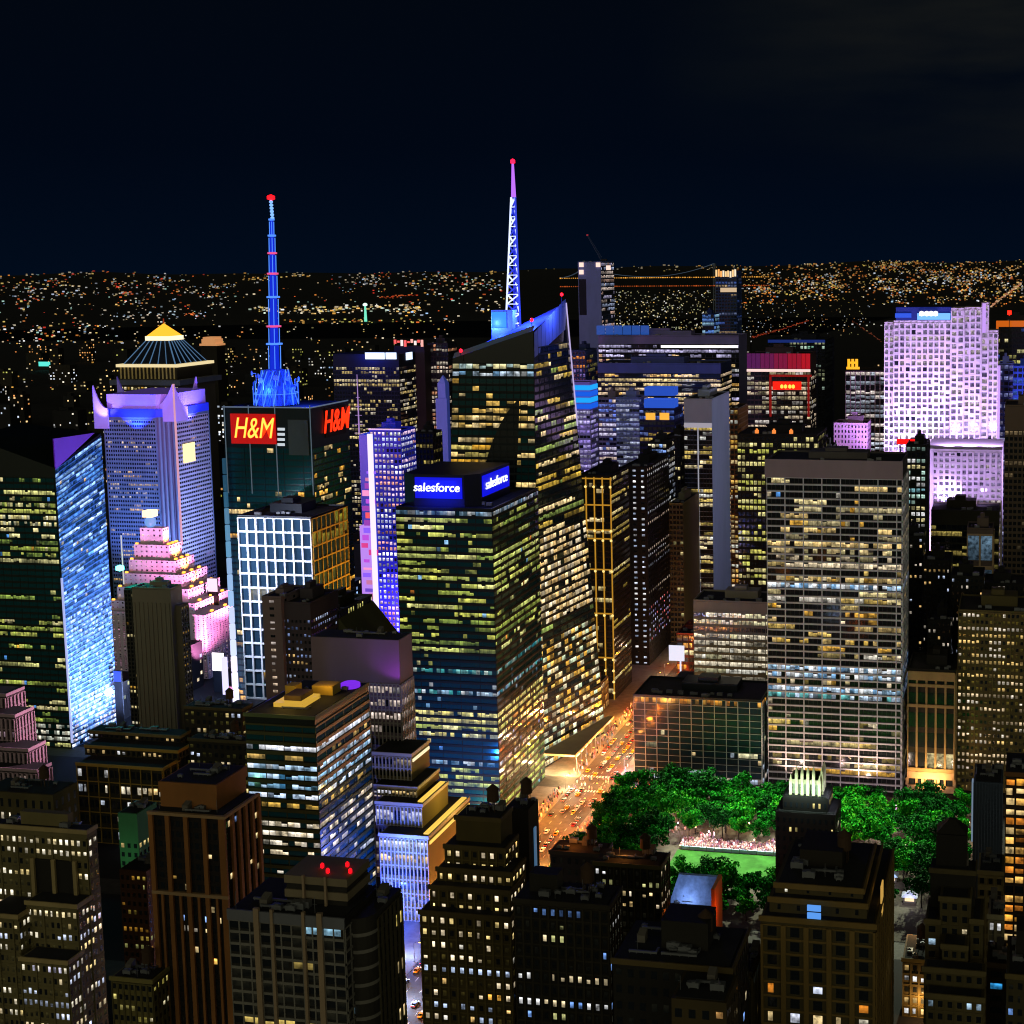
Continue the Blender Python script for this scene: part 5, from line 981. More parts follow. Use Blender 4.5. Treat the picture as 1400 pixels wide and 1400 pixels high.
b = tier_block(root, 335, 430, 505, 978, 560, wall('0c0e0a', .4), lm, FM, mode='band', fh=4.3, pw=2.9, gap=.015, crown=4, glass=GLASST, rows=[(985, 1014, WARM, 0, 1), (1014, 1030, ['f4f6ff', 'e8eeff'], .85, 1.3), (1031, 1046, ['d8b060'], .5, .7), (1046, 1060, ['c0e0ff', 'a8d0f0', 'e8f4ff'], .97, 1.15), (1061, 1076, ['8fc4e8', '4a8fc0', 'c0e0ff'], .95, 1.0), (1076, 1091, ['e8f0ff', 'c8e0ff'], .95, 1.2), (1091, 1105, ['e8b850'], .5, .8), (1105, 1120, WARM, 0, 1), (1120, 1178, ['fff0d8', 'ffe8c0'], .75, 1.15)], cornice=pmat('green_parapet', '4a5430', .7, 0, .2), part='wall',
               lit_e=with_rows(dict(lm, full=.0, part=.22, p=.25, low=.04), [(1014, 1030, ['f4f6ff', 'e8eeff'], .95, 1.3), (1031, 1046, ['d8b060'], .2, .7), (1046, 1060, ['c0e0ff', 'a8d0f0', 'e8f4ff'], .97, 1.15), (1061, 1076, ['8fc4e8', 'c0e0ff'], .95, 1.1), (1076, 1091, ['e8f0ff', 'c8e0ff'], .95, 1.2)], 382, 560, 0, P(382, 978, 560).z-4))
x0, y0, x1, y1, z1 = b
m = MB(); m.box(x0+8, y0+10, z1+.3, x0+22, y0+26, z1+2.2); m.build('lit_terrace', lamp('ffc84a', .6, True), root)
m = MB(); m.box(x0+11, y0+14, z1+2.2, x0+19, y0+25, z1+4.4); m.build('penthouse', wall('3a2c18'), root)
for a, c_, e_, f in ((4, 28, 9, 34), (16, 30, 26, 38)): m = MB(); m.box(x0+a, y0+c_, z1+.3, x0+e_, y0+f, z1+4.5); m.build('plant_box', wall('9a8030'), root)
kit(root, b, 5)
light('POINT', (x0+15, y0+8, z1+7), 'ffd060', 3500); light('POINT', (x0+24, y0+26, z1+8), 'ffc860', 3000)
q = P(445, 925, 595); m = MB(); m.lathe((x1-5, y1-8), [(4.5, z1+.3), (4.5, z1+2), (3.5, z1+2.5)], 14); m.build('violet_roof_light', lamp('8a30ff', .8, True), root)
# tower with the purple washed crown, ribbed floors below
root = base('purple_crowned_tower', 425, 545, 873, 650, 'ribbed tower whose blank crown is washed purple', 'tower')
lp = dict(pal=['ffe8d8', 'e8e0e0', 'ffd0a0'], full=.4, part=.4, p=.7, low=.15, run=.85, k=.85, zones=[(.60, .70, WARM, 0, 1), (.80, .85, ['ffe8d8'], .9, .8)])
b = tier_block(root, 425, 545, 563, 873, 650, pmat('crown_cladding', '6a5a68', .7, 0, .12), lp, dict(mat=pmat('pale_rib', '8a8484', .7, 0, .1), h=.12, v=.28, hd=.2, vd=.6), mode='band', fh=6.5, pw=2.0, gap=.03, crown=22, part='wall')
x0, y0, x1, y1, z1 = b; kit(root, b, 5)
light('SPOT', (x1+1, y0-10, z1-20), 'c050ff', 9000, (x1-3, y0, z1-8), 100)
# ziggurat in front of it
root = base('ribbed_ziggurat', 508, 583, 1028, 610, 'stepped white-ribbed building with gold terraces, its foot lit blue by the street', 'building')
RIB = pmat('white_rib', 'b0aca4', .7, 0, .12); CONC = pmat('warm_concrete', '6e6238', .85, 0, .2)
lz = dict(pal=['ffe8c0', 'f0f0ff', 'ffd890'], full=.25, part=.4, p=.55, low=.1, run=.8, k=.75)
prev = 0; spec = [(508, 562, 587, 1030, 632), (511, 570, 601, 1075, 624), (514, 577, 613, 1098, 616), (519, 585, 643, 1142, 606)]
for k, (a, c_, e_, py, Y) in enumerate(spec):
    zb = zrow(540, spec[k+1][3], spec[k+1][4])+.3 if k < 3 else 0
    b = tier_block(root, a, c_, e_, py, Y, CONC, dict(lz, zones=[(.0, .5, ['5a70e8', '7890ff', 'c0c8ff', 'a0b0ff'], .8, .7)]) if k == 3 else lz, dict(mat=RIB, h=.10, v=.30, hd=.2, vd=.6), mode='band', fh=7, pw=1.8, gap=.02, crown=1.5, z0=zb, cornice=RIB, faces='s')
    m = MB(); m.box(b[2]-3, b[1]+2, b[4]+.3, b[2]-.6, b[3]-2, b[4]+.9)
    if k >= 2: m.build('terrace_light', lamp('ffd058', 1.0, True), root)
    if k in (0, 3): m = MB(); m.box(b[2]+.1, b[1]+1, b[4]-4, b[2]+.6, b[3]-1, b[4]-2.6); m.build('terrace_strip', lamp('fff0c0' if k == 0 else 'ffd060', 1.0), root)
light('POINT', (b[2]-20, b[1]-16, 12), '4060ff', 90000, size=1.5); light('POINT', (b[2]-8, b[1]-14, 40), '5070ff', 60000, size=1.5)
light('POINT', (b[2]+6, b[1]+30, b[4]+8), 'ffd060', 9000)
# grey pier tower in front, rounded corners
root = base('grey_pier_tower', 313, 470, 1251, 345, 'grey apartment tower with rounded corners, pale piers and a banded rooftop block', 'apartment tower')
GRY = pmat('grey_concrete', '66645e', .85, 0, .2); PIER = pmat('tan_pier', '82705a', .85, 0, .2)
b = tier_block(root, 313, 470, 500, 1251, 345, wall('1c1b18'), dict(pal=['ffe8a8', 'f0d070', 'e8c060', '90c0d8'], full=0, part=.22, p=.25, low=.05, run=.6, k=.8, dim='1c1a10'), dict(mat=GRY, h=.22, v=.12, hd=.3, vd=.35), mode='window', fh=3.4, pw=3.2, gap=.05, sill=.3, head=.1, crown=2.4, part='wall', D=22)
x0, y0, x1, y1, z1 = b
for px, wv in ((352, .75), (373, .4), (416, .4), (438, .75)): q = P(px, 1251, 345).x; m = MB(); m.box(q-wv, y0-1.0, 0, q+wv, y0-.04, z1+1.6); m.build('pier', PIER, root)
m = MB(); m.box(x0-.3, y0-.6, z1-2.4, x1+.3, y0-.05, z1+.6); m.build('fascia', pmat('grey_fascia', '5a5c62', .7), root)
m = MB(); pl = [(x1+.05, y0+4)]+[(x1+.05+5*math.sin(t), y0+9-5*math.cos(t)) for t in [k*math.pi/12 for k in range(7)]]+[(x1+5.05, y0+25), (x1+.05, y0+25)]; m.prism(pl, 0, z1-1.5); m.build('rounded_bay', wall('25231e'), root)
pl2 = [(a+.25, c) for a, c in pl]; m = MB()
for k in range(26):
    zz_ = 2+k*(z1-4)/26
    m = MB()
    for i in range(1, 7): a, c_ = pl2[i], pl2[i+1]; m.face([(*a, zz_), (*c_, zz_), (*c_, zz_+1.0), (*a, zz_+1.0)])
    m.build('bay_spandrel', GRY, root)
xb = x1+5.05; q = ((xb, y0+9, 0), (xb, y0+25, 0), (xb, y0+25, z1-3), (xb, y0+9, z1-3)); facade(root, q, 27, 6, dict(pal=['e8d070', 'ffe0a0'], full=0, part=.3, p=.25, low=.04, k=.8), dict(mat=wall('3c3826'), h=0, v=.35, vd=.5), 'window')
pa, pb = P(388, 1196, 352), P(474, 1196, 352)
for k in range(3):
    zt = pa.z-k*4.0; m = MB(); m.box(pa.x-(2 if k == 2 else 0), 352, zt-2.2, pb.x+(.5 if k == 2 else 0), 366, zt); m.build('penthouse_band', pmat('pale_band', '6a604c', .85, 0, .2), root)
m = MB(); m.box(pa.x+.4, 352.5, z1+.2, pb.x-.4, 365.5, pa.z-.1); m.build('penthouse', wall('1c1a16'), root)
for px in (413, 443): q = P(px, 1200, 351).x; m = MB(); m.box(q-.3, 351.2, z1+.3, q+.3, 351.95, pa.z+.6); m.build('penthouse_pier', PIER, root)
for a, dy in ((.45, 6), (.62, 3), (.8, 8), (.95, 4)): m = MB(); m.lathe((pa.x+(pb.x-pa.x)*a, 352+dy), [(.2, pa.z), (.55, pa.z+.3), (.55, pa.z+1.1), (.2, pa.z+1.5)], 8); m.build('warning_light', lamp('ff0c18', 2.0, True), root)
kit(root, (x0, y0, x1, y0+8, z1), 5); kit(root, (x1+.5, y0+10, x1+4.5, y0+24, z1-1.6), 2)
# stepped tower with rows of small lit windows
root = base('setback_office', 575, 697, 1250, 440, 'dark brick office with setback top floors and a grid of small lit windows', 'office block')
ls = dict(pal=['ffe8c0', 'ffd080', 'c8dcff', 'fff8e8', 'f0b048'], full=.22, part=.5, p=.55, low=.12, run=.35, k=1.05, dim='4a4018')
BK = wall('463c1c', .9, .3)
top = None
for a, c_, e_, py, Y in ((623, 684, 700, 1118, 456), (608, 690, 708, 1158, 452), (598, 700, 718, 1190, 448), (588, 697, 716, 1215, 444), (574, 698, 722, 1250, 440)):
    b = tier_block(root, a, c_, e_, py, Y, BK, dict(ls, zones=[(.9, 1.01, ['ffe8c0', 'ffe090'], .85, 1.1)]) if py > 1130 else None, dict(mat=wall('584c26'), h=.10, v=.2, hd=.14, vd=.3), fh=4.2, pw=3.1, gap=.3, sill=.3, head=.25, cornice=wall('4c4022'), crown=.8); top = top or b
kit(root, top, 5, tank=True)
root = base('light_strip_tower', 700, 733, 1108, 470, 'black tower with one pale blue vertical light strip on its east corner', 'tower')
b = tier_block(root, 690, 722, 737, 1106, 480, DK, None, D=11); kit(root, b, 3, tank=True)
m = MB(); za, zc = zrow(728, 1132, 485), zrow(728, 1216, 485); m.box(b[2]+.05, 485, zc, b[2]+.5, 487, za); m.build('light_strip', lamp('5a88b0', .45), root)
# dark buildings of the foreground centre
root = base('dark_brick_block', 703, 832, 1234, 405, 'very dark brick block with small dim windows, right of the setback office', 'building')
ld = dict(pal=['ffe8b8', 'd8d890', 'ffffff', '80b0ff'], full=.03, part=.25, p=.22, low=.04, run=.3, k=.85, dim='100f08')
b = tier_block(root, 703, 832, 850, 1234, 405, wall('15130e'), dict(ld, part=.35), dict(mat=wall('2c281c'), h=.12, v=.2, hd=.15, vd=.3), fh=4.2, pw=2.8, gap=.3, cornice=wall('28241a')); kit(root, b, 9, tank=True, pent=(.1, .4, .4, .8, 6, wall('1c1a14')))
root = base('arched_roof_block', 752, 820, 1168, 540, 'dark building with warm light spilling over its curved roof edge beside the avenue', 'building')
b = tier_block(root, 752, 825, 832, 1166, 540, wall('14120e'), dict(ld, part=.3, k=1), None, fh=4.6, pw=3, gap=.3, D=12, cornice=wall('2a2418')); kit(root, b, 6, tank=True); light('POINT', (b[0]+8, 545, b[4]+4), 'ff8a30', 2500)
root = base('corniced_loft', 820, 905, 1182, 515, 'dark loft building with dim green-gold cornices and two short rows of lit arched windows', 'building')
lc = dict(ld, zones=[(.86, .90, ['fff0d0', 'ffe0a0'], .7, 1.1), (.80, .84, ['ffe8c0', 'ffd890'], .85, 1.15)])
b = tier_block(root, 812, 903, 915, 1182, 515, wall('1c1a12'), lc, dict(mat=wall('3a3820'), h=.12, hevery=4, v=.14, hd=.5, vd=.3), fh=4, pw=2.6, gap=.28, D=14, cornice=wall('4a4628')); kit(root, b, 6, tank=True); light('POINT', (b[0]+10, 521, b[4]+4), 'ff9a40', 2000)
root = base('blue_lit_roof_house', 905, 975, 1208, 560, 'building with blue-white light across its roof and an orange-lit east edge', 'building')
b = tier_block(root, 905, 972, 979, 1250, 560, wall('241c14'), dict(ld, k=1), None, fh=4, pw=3, D=20, cornice=wall('40302a')); kit(root, b, 4); x0, y0, x1, y1, z1 = b
m = MB(); m.hexa([(x0+1, y0+9, z1+.3), (x1-1, y0+9, z1+.3), (x1-1, y1, z1+.3), (x0+1, y1, z1+.3)], [(x0+3, y1-2, z1+9), (x1-1.2, y1-2, z1+9), (x1-1.2, y1, z1+9), (x0+3, y1, z1+9)]); m.build('sloping_roof', pmat('pale_zinc', '7a90b8', .5, .2, .4, .3), root)
m = MB(); m.box(x1-.9, y0+5, z1-14, x1+.6, y1+.2, z1+9.4); m.build('gable_wall', wall('a0582a'), root)
light('POINT', ((x0+x1)/2-2, y0+6, z1+9), 'b8d0ff', 4500); light('POINT', (x1+5, y0+3, z1), 'ff7020', 4000)
for k in range(4): m = MB(); q = x0+3+k*3.2; m.box(q, y0-.5, z1-3, q+1.4, y0-.05, z1-1.8); m.build('shop_lamp', lamp(random.choice(['ffb040', 'ff6030', '8a90ff', 'ffe090']), 1.3), root)
root = base('dark_terrace_loft', 845, 1000, 1300, 360, 'nearly black loft with a faint gold cornice line at the bottom centre', 'building')
b = tier_block(root, 838, 1000, 1020, 1318, 360, wall('14120d'), dict(ld, part=.12, k=.9), None, fh=4.5, pw=3.2, cornice=wall('4a3e20'), D=24); kit(root, b, 12, tank=True, pent=(.35, .35, .75, .8, 8, wall('1a1812')))
b = tier_block(root, 918, 993, 1006, 1368, 345, wall('3a3018'), dict(pal=['ffc070', 'fff0d0', 'd0e060'], full=.0, part=.5, p=.5, low=.1, k=1), None, fh=5, pw=3.2, D=14.9, gap=.25); kit(root, b, 3)
root = base('narrow_lit_house', 1010, 1030, 1325, 400, 'narrow house with a pale stone edge left of the corniced classical building', 'building')
b = tier_block(root, 1008, 1028, 1036, 1328, 400, wall('4a4228'), dict(ld, k=1), dict(mat=wall('6a5e38'), h=0, v=.25, vd=.4), fh=4, pw=2.6, D=18); kit(root, b, 2)
# the classical building and the black tower with the lit crown
root = base('corniced_classical_building', 1040, 1197, 1257, 385, 'classical stone building with three stepped cornices and columns of large windows', 'building')
OST = wall('403820', .9, .32); OSD = wall('665228', .85, .3)
lk = dict(pal=['e0e8ff', 'fff0d0', 'ffd080', 'ff9a30', 'c0d0f8'], full=.05, part=.4, p=.45, low=.08, run=.3, k=1.0, zones=[(.965, 1.01, WARM, .05, 1), (.84, .93, WARM, .04, 1), (.72, .80, ['e8ecff', 'fff4d8', 'ffe0a0'], .7, 1.1)])
b = tier_block(root, 1040, 1197, 1220, 1259, 385, OST, lk, dict(mat=OSD, h=.14, hevery=1, v=.22, hd=.25, vd=.55), fh=4.2, pw=6.2, gap=.30, sill=.2, head=.15, cornice=OSD, crown=2)
b2 = tier_block(root, 1052, 1185, 1205, 1232, 388, OST, dict(lk, zones=[(0, 1.01, ['fff8e0'], .3, 1)]), None, z0=b[4]+.2, fh=5, pw=6, gap=.42, cornice=OSD, crown=1)
b3 = tier_block(root, 1060, 1180, 1196, 1212, 391, OST, dict(lk, zones=[(0, 1.01, ['fff8e0'], .25, 1)]), None, z0=b2[4]+.2, fh=4.5, pw=7, gap=.44, cornice=OSD, crown=1)
kit(root, b3, 10, tank=True, pent=(.2, .4, .7, .85, 5, wall('1c1810')))
w = P(1113, 1250, 384); m = MB(); m.box(w.x-1.9, 383.6, w.z-1.2, w.x+1.9, 384.2, w.z+.4); m.box(w.x-1.9, 383.6, w.z+1, w.x+1.9, 384.2, w.z+2.6); m.build('skylight', lamp('5a9cf0', 1.0), root)
w = P(1196, 1232, 395); m = MB(); m.box(b[2]+.1, 398, w.z-6, b[2]+.5, 403, w.z+3); m.build('lit_stair', lamp('d8a850', .8), root)
root = base('black_gilded_tower', 1068, 1140, 1090, 596, 'black pinnacled tower with a glowing pale green-gold crown at the edge of the park', 'tower')
BKT = wall('0d0c0b', .7, .3)
b = tier_block(root, 1060, 1142, 1146, 1112, 598, BKT, dict(pal=['d8ffe8', 'ffe890', 'fff0d0'], full=0, part=.4, p=.3, low=.06, run=.2, k=.9), None, fh=4.2, pw=2.6, gap=.32, D=20)
b1 = tier_block(root, 1070, 1132, 1136, 1090, 600, BKT, dict(pal=['b8ffe0', 'ffe890', 'fff0d0'], full=0, part=.8, p=.5, low=.2, run=.3, k=.9), None, fh=4.2, pw=2.6, gap=.32, D=17, z0=b[4]+.2)
CRN = pmat('gilded_crown_stone', 'b8b890', .6, 0, .35, .5); x0, y0, x1, y1, z1 = b1
pa, pb = P(1077, 1050, 602), P(1124, 1050, 602)
m = MB(); m.box(pa.x+1.4, 603.4, z1+.2, pb.x-1.4, 614, pa.z-5); m.build('crown_core', pmat('crown_core_stone', '8a9a80', .6, 0, .2), root)
for k in range(6):
    q = pa.x+(pb.x-pa.x)*(k+.5)/6; m = MB(); hh = pa.z-(0 if 0 < k < 5 else 4); m.box(q-.62, 601.6, z1+.2, q+.62, 603.3, hh-2); m.hexa([(q-.62, 601.6, hh-2), (q+.62, 601.6, hh-2), (q+.62, 603.3, hh-2), (q-.62, 603.3, hh-2)], [(q-.1, 602.3, hh+1.2), (q+.1, 602.3, hh+1.2), (q+.1, 602.6, hh+1.2), (q-.1, 602.6, hh+1.2)]); m.build('pinnacle', CRN, root)
m = MB(); m.box(pa.x+.6, 602.6, pa.z-7, pb.x-.6, 614.6, pa.z-5); m.build('crown_ledge', CRN, root)
for k in range(4):
    q = 604.5+k*3; m = MB(); m.box(pb.x-1.3, q-.5, z1+.2, pb.x+.1, q+.6, pa.z-3); m.hexa([(pb.x-1.3, q-.5, pa.z-3), (pb.x+.1, q-.5, pa.z-3), (pb.x+.1, q+.6, pa.z-3), (pb.x-1.3, q+.6, pa.z-3)], [(pb.x-.7, q, pa.z), (pb.x-.5, q, pa.z), (pb.x-.5, q+.1, pa.z), (pb.x-.7, q+.1, pa.z)]); m.build('pinnacle', CRN, root)
for qx, qy in ((.1, 598.5), (.5, 598), (.9, 598.5)): light('POINT', (pa.x+(pb.x-pa.x)*qx, qy-2, z1+3), 'e0ffe8', 3600, size=.3)
light('POINT', (pb.x+5, 606, z1+2), 'e8e8ff', 2500, size=.3)
# right-hand foreground
root = base('stepped_brick_tower', 1265, 1342, 1145, 430, 'stepped dark tower with setbacks rising before the park trees', 'tower')
b = tier_block(root, 1272, 1333, 1337, 1190, 446, wall('1c1a14'), None, D=9, cornice=wall('4a4228')); kit(root, b, 2)
bt = tier_block(root, 1280, 1322, 1326, 1142, 449, DK, None, D=8); 
t = MB(); q = ((bt[0]+bt[2])/2, 453); t.hexa([(bt[0], 449, bt[4]+.3), (bt[2], 449, bt[4]+.3), (bt[2], 457, bt[4]+.3), (bt[0], 457, bt[4]+.3)], [(q[0]-1, 452, bt[4]+4), (q[0]+1, 452, bt[4]+4), (q[0]+1, 454, bt[4]+4), (q[0]-1, 454, bt[4]+4)]); t.build('hipped_roof', DK, root)
lst = dict(pal=['ffe8b8', 'b0d0e8', 'fff4d8'], full=0, part=.3, p=.2, low=.05, run=.2, k=.8)
for a, c_, e_, py, Y, D_ in ((1285, 1326, 1330, 1228, 438, 8), (1265, 1284, None, 1258, 437, 16), (1327, 1343, 1347, 1258, 437, 16), (1288, 1322, 1325, 1293, 430, 7.8), (1263, 1346, 1352, 1326, 424, 5.8), (1266, 1345, 1350, 1362, 418, 5.8)):
    b = tier_block(root, a, c_, e_, py, Y, OL, lst, dict(mat=wall('4a4228'), h=.12, hevery=2, v=.14, hd=.25, vd=.3), fh=4, pw=2.9, gap=.26, D=D_, cornice=wall('5a5030'), crown=1)
root = base('blue_grey_tower', 1332, 1372, 1070, 575, 'plain blue-grey ribbed tower with one bright west edge beside the park', 'tower')
b = tier_block(root, 1331, 1371, None, 1070, 575, pmat('blue_grey_panel', '3a4658', .6, 0, .12), None, D=22, part='wall'); x0, y0, x1, y1, z1 = b
m = MB()
for k in range(11): q = x0+(x1-x0)*k/10; m.box(q-.12, y0-.5, 0, q+.12, y0-.04, z1-.3)
m.build('rib', pmat('rib_panel', '465468', .6, 0, .1), root)
m = MB(); m.box(x0-.7, y0-.6, zrow(1330, 1150, 575), x0-.05, y0+3, z1+.3); m.build('edge_light', lamp('8aa0b8', .55), root); kit(root, b, 4)
root = base('banded_annex', 1338, 1372, 1192, 545, 'low tan-banded annex at the foot of the blue-grey tower', 'building')
b = tier_block(root, 1337, 1372, None, 1192, 545, wall('7a6a44'), dict(pal=['30506a', 'ffe0a0'], full=.1, part=.2, k=.3), dict(mat=wall('8a7a50'), h=.4, v=.1, hd=.3), mode='band', fh=5, pw=3, D=18, cornice=wall('8a7a50')); kit(root, b, 3)
root = base('orange_window_tower', 1375, 1425, 1058, 505, 'brick tower with two columns of orange-lit square windows at the right edge', 'tower')
b = tier_block(root, 1375, 1430, None, 1058, 505, wall('2a1c12'), dict(pal=['ffb040', 'ffc060', 'f09030', 'ffd890'], full=.8, part=.2, p=.85, low=.5, run=.2, k=.95), dict(mat=wall('30241a'), h=.2, v=.2, hd=.35, vd=.4), fh=3.6, pw=3.4, gap=.06, sill=.2, head=.1, D=22, crown=1.5, cornice=wall('5a3c20')); kit(root, b, 4, tank=True)
root = base('pale_stair_house', 1352, 1371, 1252, 470, 'pale narrow house with a lit central stair right of the stepped dark tower', 'building')
b = tier_block(root, 1351, 1371, None, 1252, 470, wall('8a8068'), dict(pal=['ffffff', 'e0d8a0', '6a7078'], full=.5, part=.3, p=.6, low=.3, k=.7), dict(mat=wall('a09878'), h=.1, v=.3, hd=.3, vd=.5), fh=5, pw=2.4, D=16, cornice=wall('a09878')); kit(root, b, 2)
root = base('cyan_window_house', 1350, 1374, 1318, 440, 'dark house with a column of cyan-lit windows near the lower right corner', 'building')
b = tier_block(root, 1349, 1376, None, 1318, 440, wall('2a2016'), dict(pal=['40b0f0', '58c0ff', '3090d0'], full=.1, part=.3, p=.4, low=.1, k=.9), None, fh=4, pw=4.2, gap=.2, D=15, cornice=wall('4a3a22')); kit(root, b, 3)
root = base('dark_corner_block', 1377, 1430, 1275, 420, 'dark olive block with a low parapet below the orange-windowed tower', 'building')
b = tier_block(root, 1376, 1440, None, 1335, 420, wall('3a341e'), dict(ld, k=1), None, fh=4, pw=3, D=26, cornice=wall('5a4e2a')); kit(root, b, 6, tank=True, pent=(.2, .4, .7, .8, 9, DK))

root = base('low_lit_house', 1238, 1264, 1308, 560, 'small low house with warm lamps, seen in the gap right of the classical building', 'building')
b = tier_block(root, 1234, 1268, None, 1312, 560, wall('4a4024'), dict(pal=['ffd080', 'ffffff', 'ffb050'], full=.1, part=.6, p=.5, k=1.1), dict(mat=wall('5a5030'), h=.1, v=.2, vd=.4), fh=4.5, pw=3, D=22, cornice=wall('6a5c30')); kit(root, b, 4, tank=True)
light('POINT', (b[0]+3, b[3]+4, b[4]+3), 'ffb060', 6000, size=.3); light('POINT', (b[2]-2, b[1]-4, 8), 'ffc070', 6000, size=.3)
root = base('avenue_podium', 745, 800, 1040, 850, 'long narrow gold-lit canopy on posts along the foot of the crystal tower', 'canopy')
m = MB(); m.hexa([(-280, 808, 11), (-258, 808, 11), (-256, 886, 11), (-260, 886, 11)], [(-280, 808, 12.2), (-258, 808, 12.2), (-256, 886, 12.2), (-260, 886, 12.2)]); m.build('canopy_slab', wall('b0986a'), root)
for k in range(8): m = MB(); q = 812+k*10; m.bar((-258.6+.02*k, q, .14), (-258.6+.02*k, q, 11), .25, n=8); m.build('post', METAL, root)
for k in range(9): m = MB(); q = 811+k*8.2; m.box(-258.2, q, 10.6, -257.4, q+5, 10.95); m.build('strip_lamp', lamp('ffd890', 6), root)

for a, y0_, y1_, h_, pal, l in ((-230.5, 868, 902, 27, ['ffb060', 'ffd090', 'ffffff'], 'low shop block with amber windows beside the avenue behind the glass corner block'), (-230.5, 906, 966, 21, ['ff9a40', 'ff7050', 'ffe0a0', 'd0e0ff'], 'long low shop block with red and white signs further up the avenue')):
    root = empty('shop_block', (a+15, (y0_+y1_)/2, 0), l, 'building'); m = MB(); m.box(a, y0_, .15, a+30, y1_, h_); m.build('wall', wall('3a2e26'), root)
    ROOF_OF[root.name] = None; t = MB(); t.box(a+.6, y0_+.6, h_+.02, a+29.4, y1_-.6, h_+.2); ROOF_OF[root.name] = t.build('roof', ROOF, root)
    kit(root, (a, y0_, a+30, y1_, h_), 10, tank=True)
    facade(root, ((a, y0_, .5), (a+30, y0_, .5), (a+30, y0_, h_-1), (a, y0_, h_-1)), 6, 10, dict(pal=pal, full=.3, part=.5, p=.6, k=1.1), dict(mat=wall('4a3a2c'), h=.15, v=.2), 'window')
    for k in range(5): m = MB(); q = y0_+3+k*(y1_-y0_-6)/5; m.box(a-.7, q, 4, a-.05, q+4.5, 7); m.build('shop_sign', lamp(random.choice(['ff5030', 'ffe0b0', 'ffffff', 'ffb040', '80a0ff']), 1.6), root)

# ------------------------------------------------------------------ the park
random.seed(11)
m = MB(); m.box(-221, 625, .01, -20, 785.5, .10); structure(m.build('park_paving', pmat('park_gravel', '3c352e', .9, 0, .35, .3)))
m = MB(); m.box(-172, 668, .11, -58, 709, .16); structure(m.build('lawn', pmat('lawn_grass', '2c5a24', .95, 0, .45, .12, spec=.05)))
def leaf_mat(name, hexc): return pmat(name, hexc, .9, 0, .45, .35, spec=.04)
LEAF = [leaf_mat('leaf_green', '0e6a14'), leaf_mat('leaf_deep_green', '0a4a10'), leaf_mat('leaf_yellow_green', '3c8a1c'), leaf_mat('leaf_dark_green', '063410')]
BARK = pmat('bark', '1e1813', .9, 0, .3, 2)
def tree_meshes(seed, h, r):
    random.seed(seed); m = MB(); c = []
    for k in range(15):                                                     # clumps with gaps between
        a, rr = random.uniform(0, 6.28), r*random.uniform(.1, .85); c.append((rr*math.cos(a), rr*math.sin(a), h*random.uniform(.48, .92), r*random.uniform(.26, .42)))
    for k in range(1500):
        x, y, z, q = random.choice(c); d = Vector((random.gauss(0, 1), random.gauss(0, 1), random.gauss(0, 1))).normalized()*q*random.uniform(.65, 1.05)
        p = Vector((x, y, z))+Vector((d.x, d.y, d.z*.75)); n_ = (d.normalized()+Vector((random.gauss(0, .5), random.gauss(0, .5), random.gauss(0, .5)))).normalized()
        u = n_.orthogonal().normalized(); v = n_.cross(u); s = random.uniform(.28, .62); t = random.uniform(0, 6.28); u, v = u*math.cos(t)+v*math.sin(t), v*math.cos(t)-u*math.sin(t)
        m.face([p-u*s-v*s*.6, p+u*s-v*s*.6, p+u*s*.7+v*s*.7, p-u*s*.7+v*s*.7], 0 if random.random() < .65 else 1)
    t_ = MB(); top = Vector((random.uniform(-.4, .4), random.uniform(-.4, .4), h*.55)); t_.bar((0, 0, 0), top, .34, n=8, r2=.18)
    for x, y, z, q in c[:7]: t_.bar(top.lerp(Vector((0, 0, h*.35)), random.random()), (x, y, z), .13, n=5, r2=.05)
    return m, t_
protos = []
for i, (h, r_) in enumerate(((14.5, 7.4), (13.5, 6.6), (16, 8.0), (12.5, 6.2))):
    cm, tm = tree_meshes(20+i, h, r_)
    root = empty('plane_tree', (0, 0, 0), 'leafy green tree in the floodlit park', 'tree', 'trees of the park')
    cm.build('crown', [LEAF[(0, 1, 3, 0)[i]], LEAF[(2, 0, 1, 3)[i]]], root); tm.build('trunk', BARK, root); protos.append([root, False])
def copy_tree(o, parent=None):
    c = o.copy(); COL.objects.link(c)
    if parent: c.parent = parent
    for ch in [x for x in PROTO_CH[o.name]] if o.name in PROTO_CH else []: copy_tree(ch, c)
    return c
PROTO_CH = {p[0].name: list(p[0].children) for p in protos}
random.seed(5); spots = []; gaps = []
for ry in (726, 735, 744, 753, 762, 771, 780):
    for k in range(21):
        if random.random() < .13: gaps.append((-217+k*9.4, ry)); continue
        spots.append((-217+k*9.4+random.uniform(-2, 2), ry+random.uniform(-2, 2), 'north'))
for ry in (633, 642, 652, 660):
    for k in range(13):
        x = -178+k*11+random.uniform(-2, 2)
        if -176 < x < -66: spots.append((x, ry+random.uniform(-1.5, 1.5), 'south'))
for ry in (631, 640, 650, 660, 670, 680, 690, 700, 710):
    for x in (-60, -52, -44, -36, -28, -212, -203, -193, -184):
        if x > -100 and (ry < 655 or (ry < 690 and random.random() < .45)): continue
        spots.append((x+random.uniform(-2, 2), ry+random.uniform(-2, 2), 'side'))
LB = {'north': 'leafy green tree in the floodlit rows along the north side of the park', 'south': 'leafy green tree on the dark south side of the lawn', 'side': 'leafy green tree at the side of the lawn'}
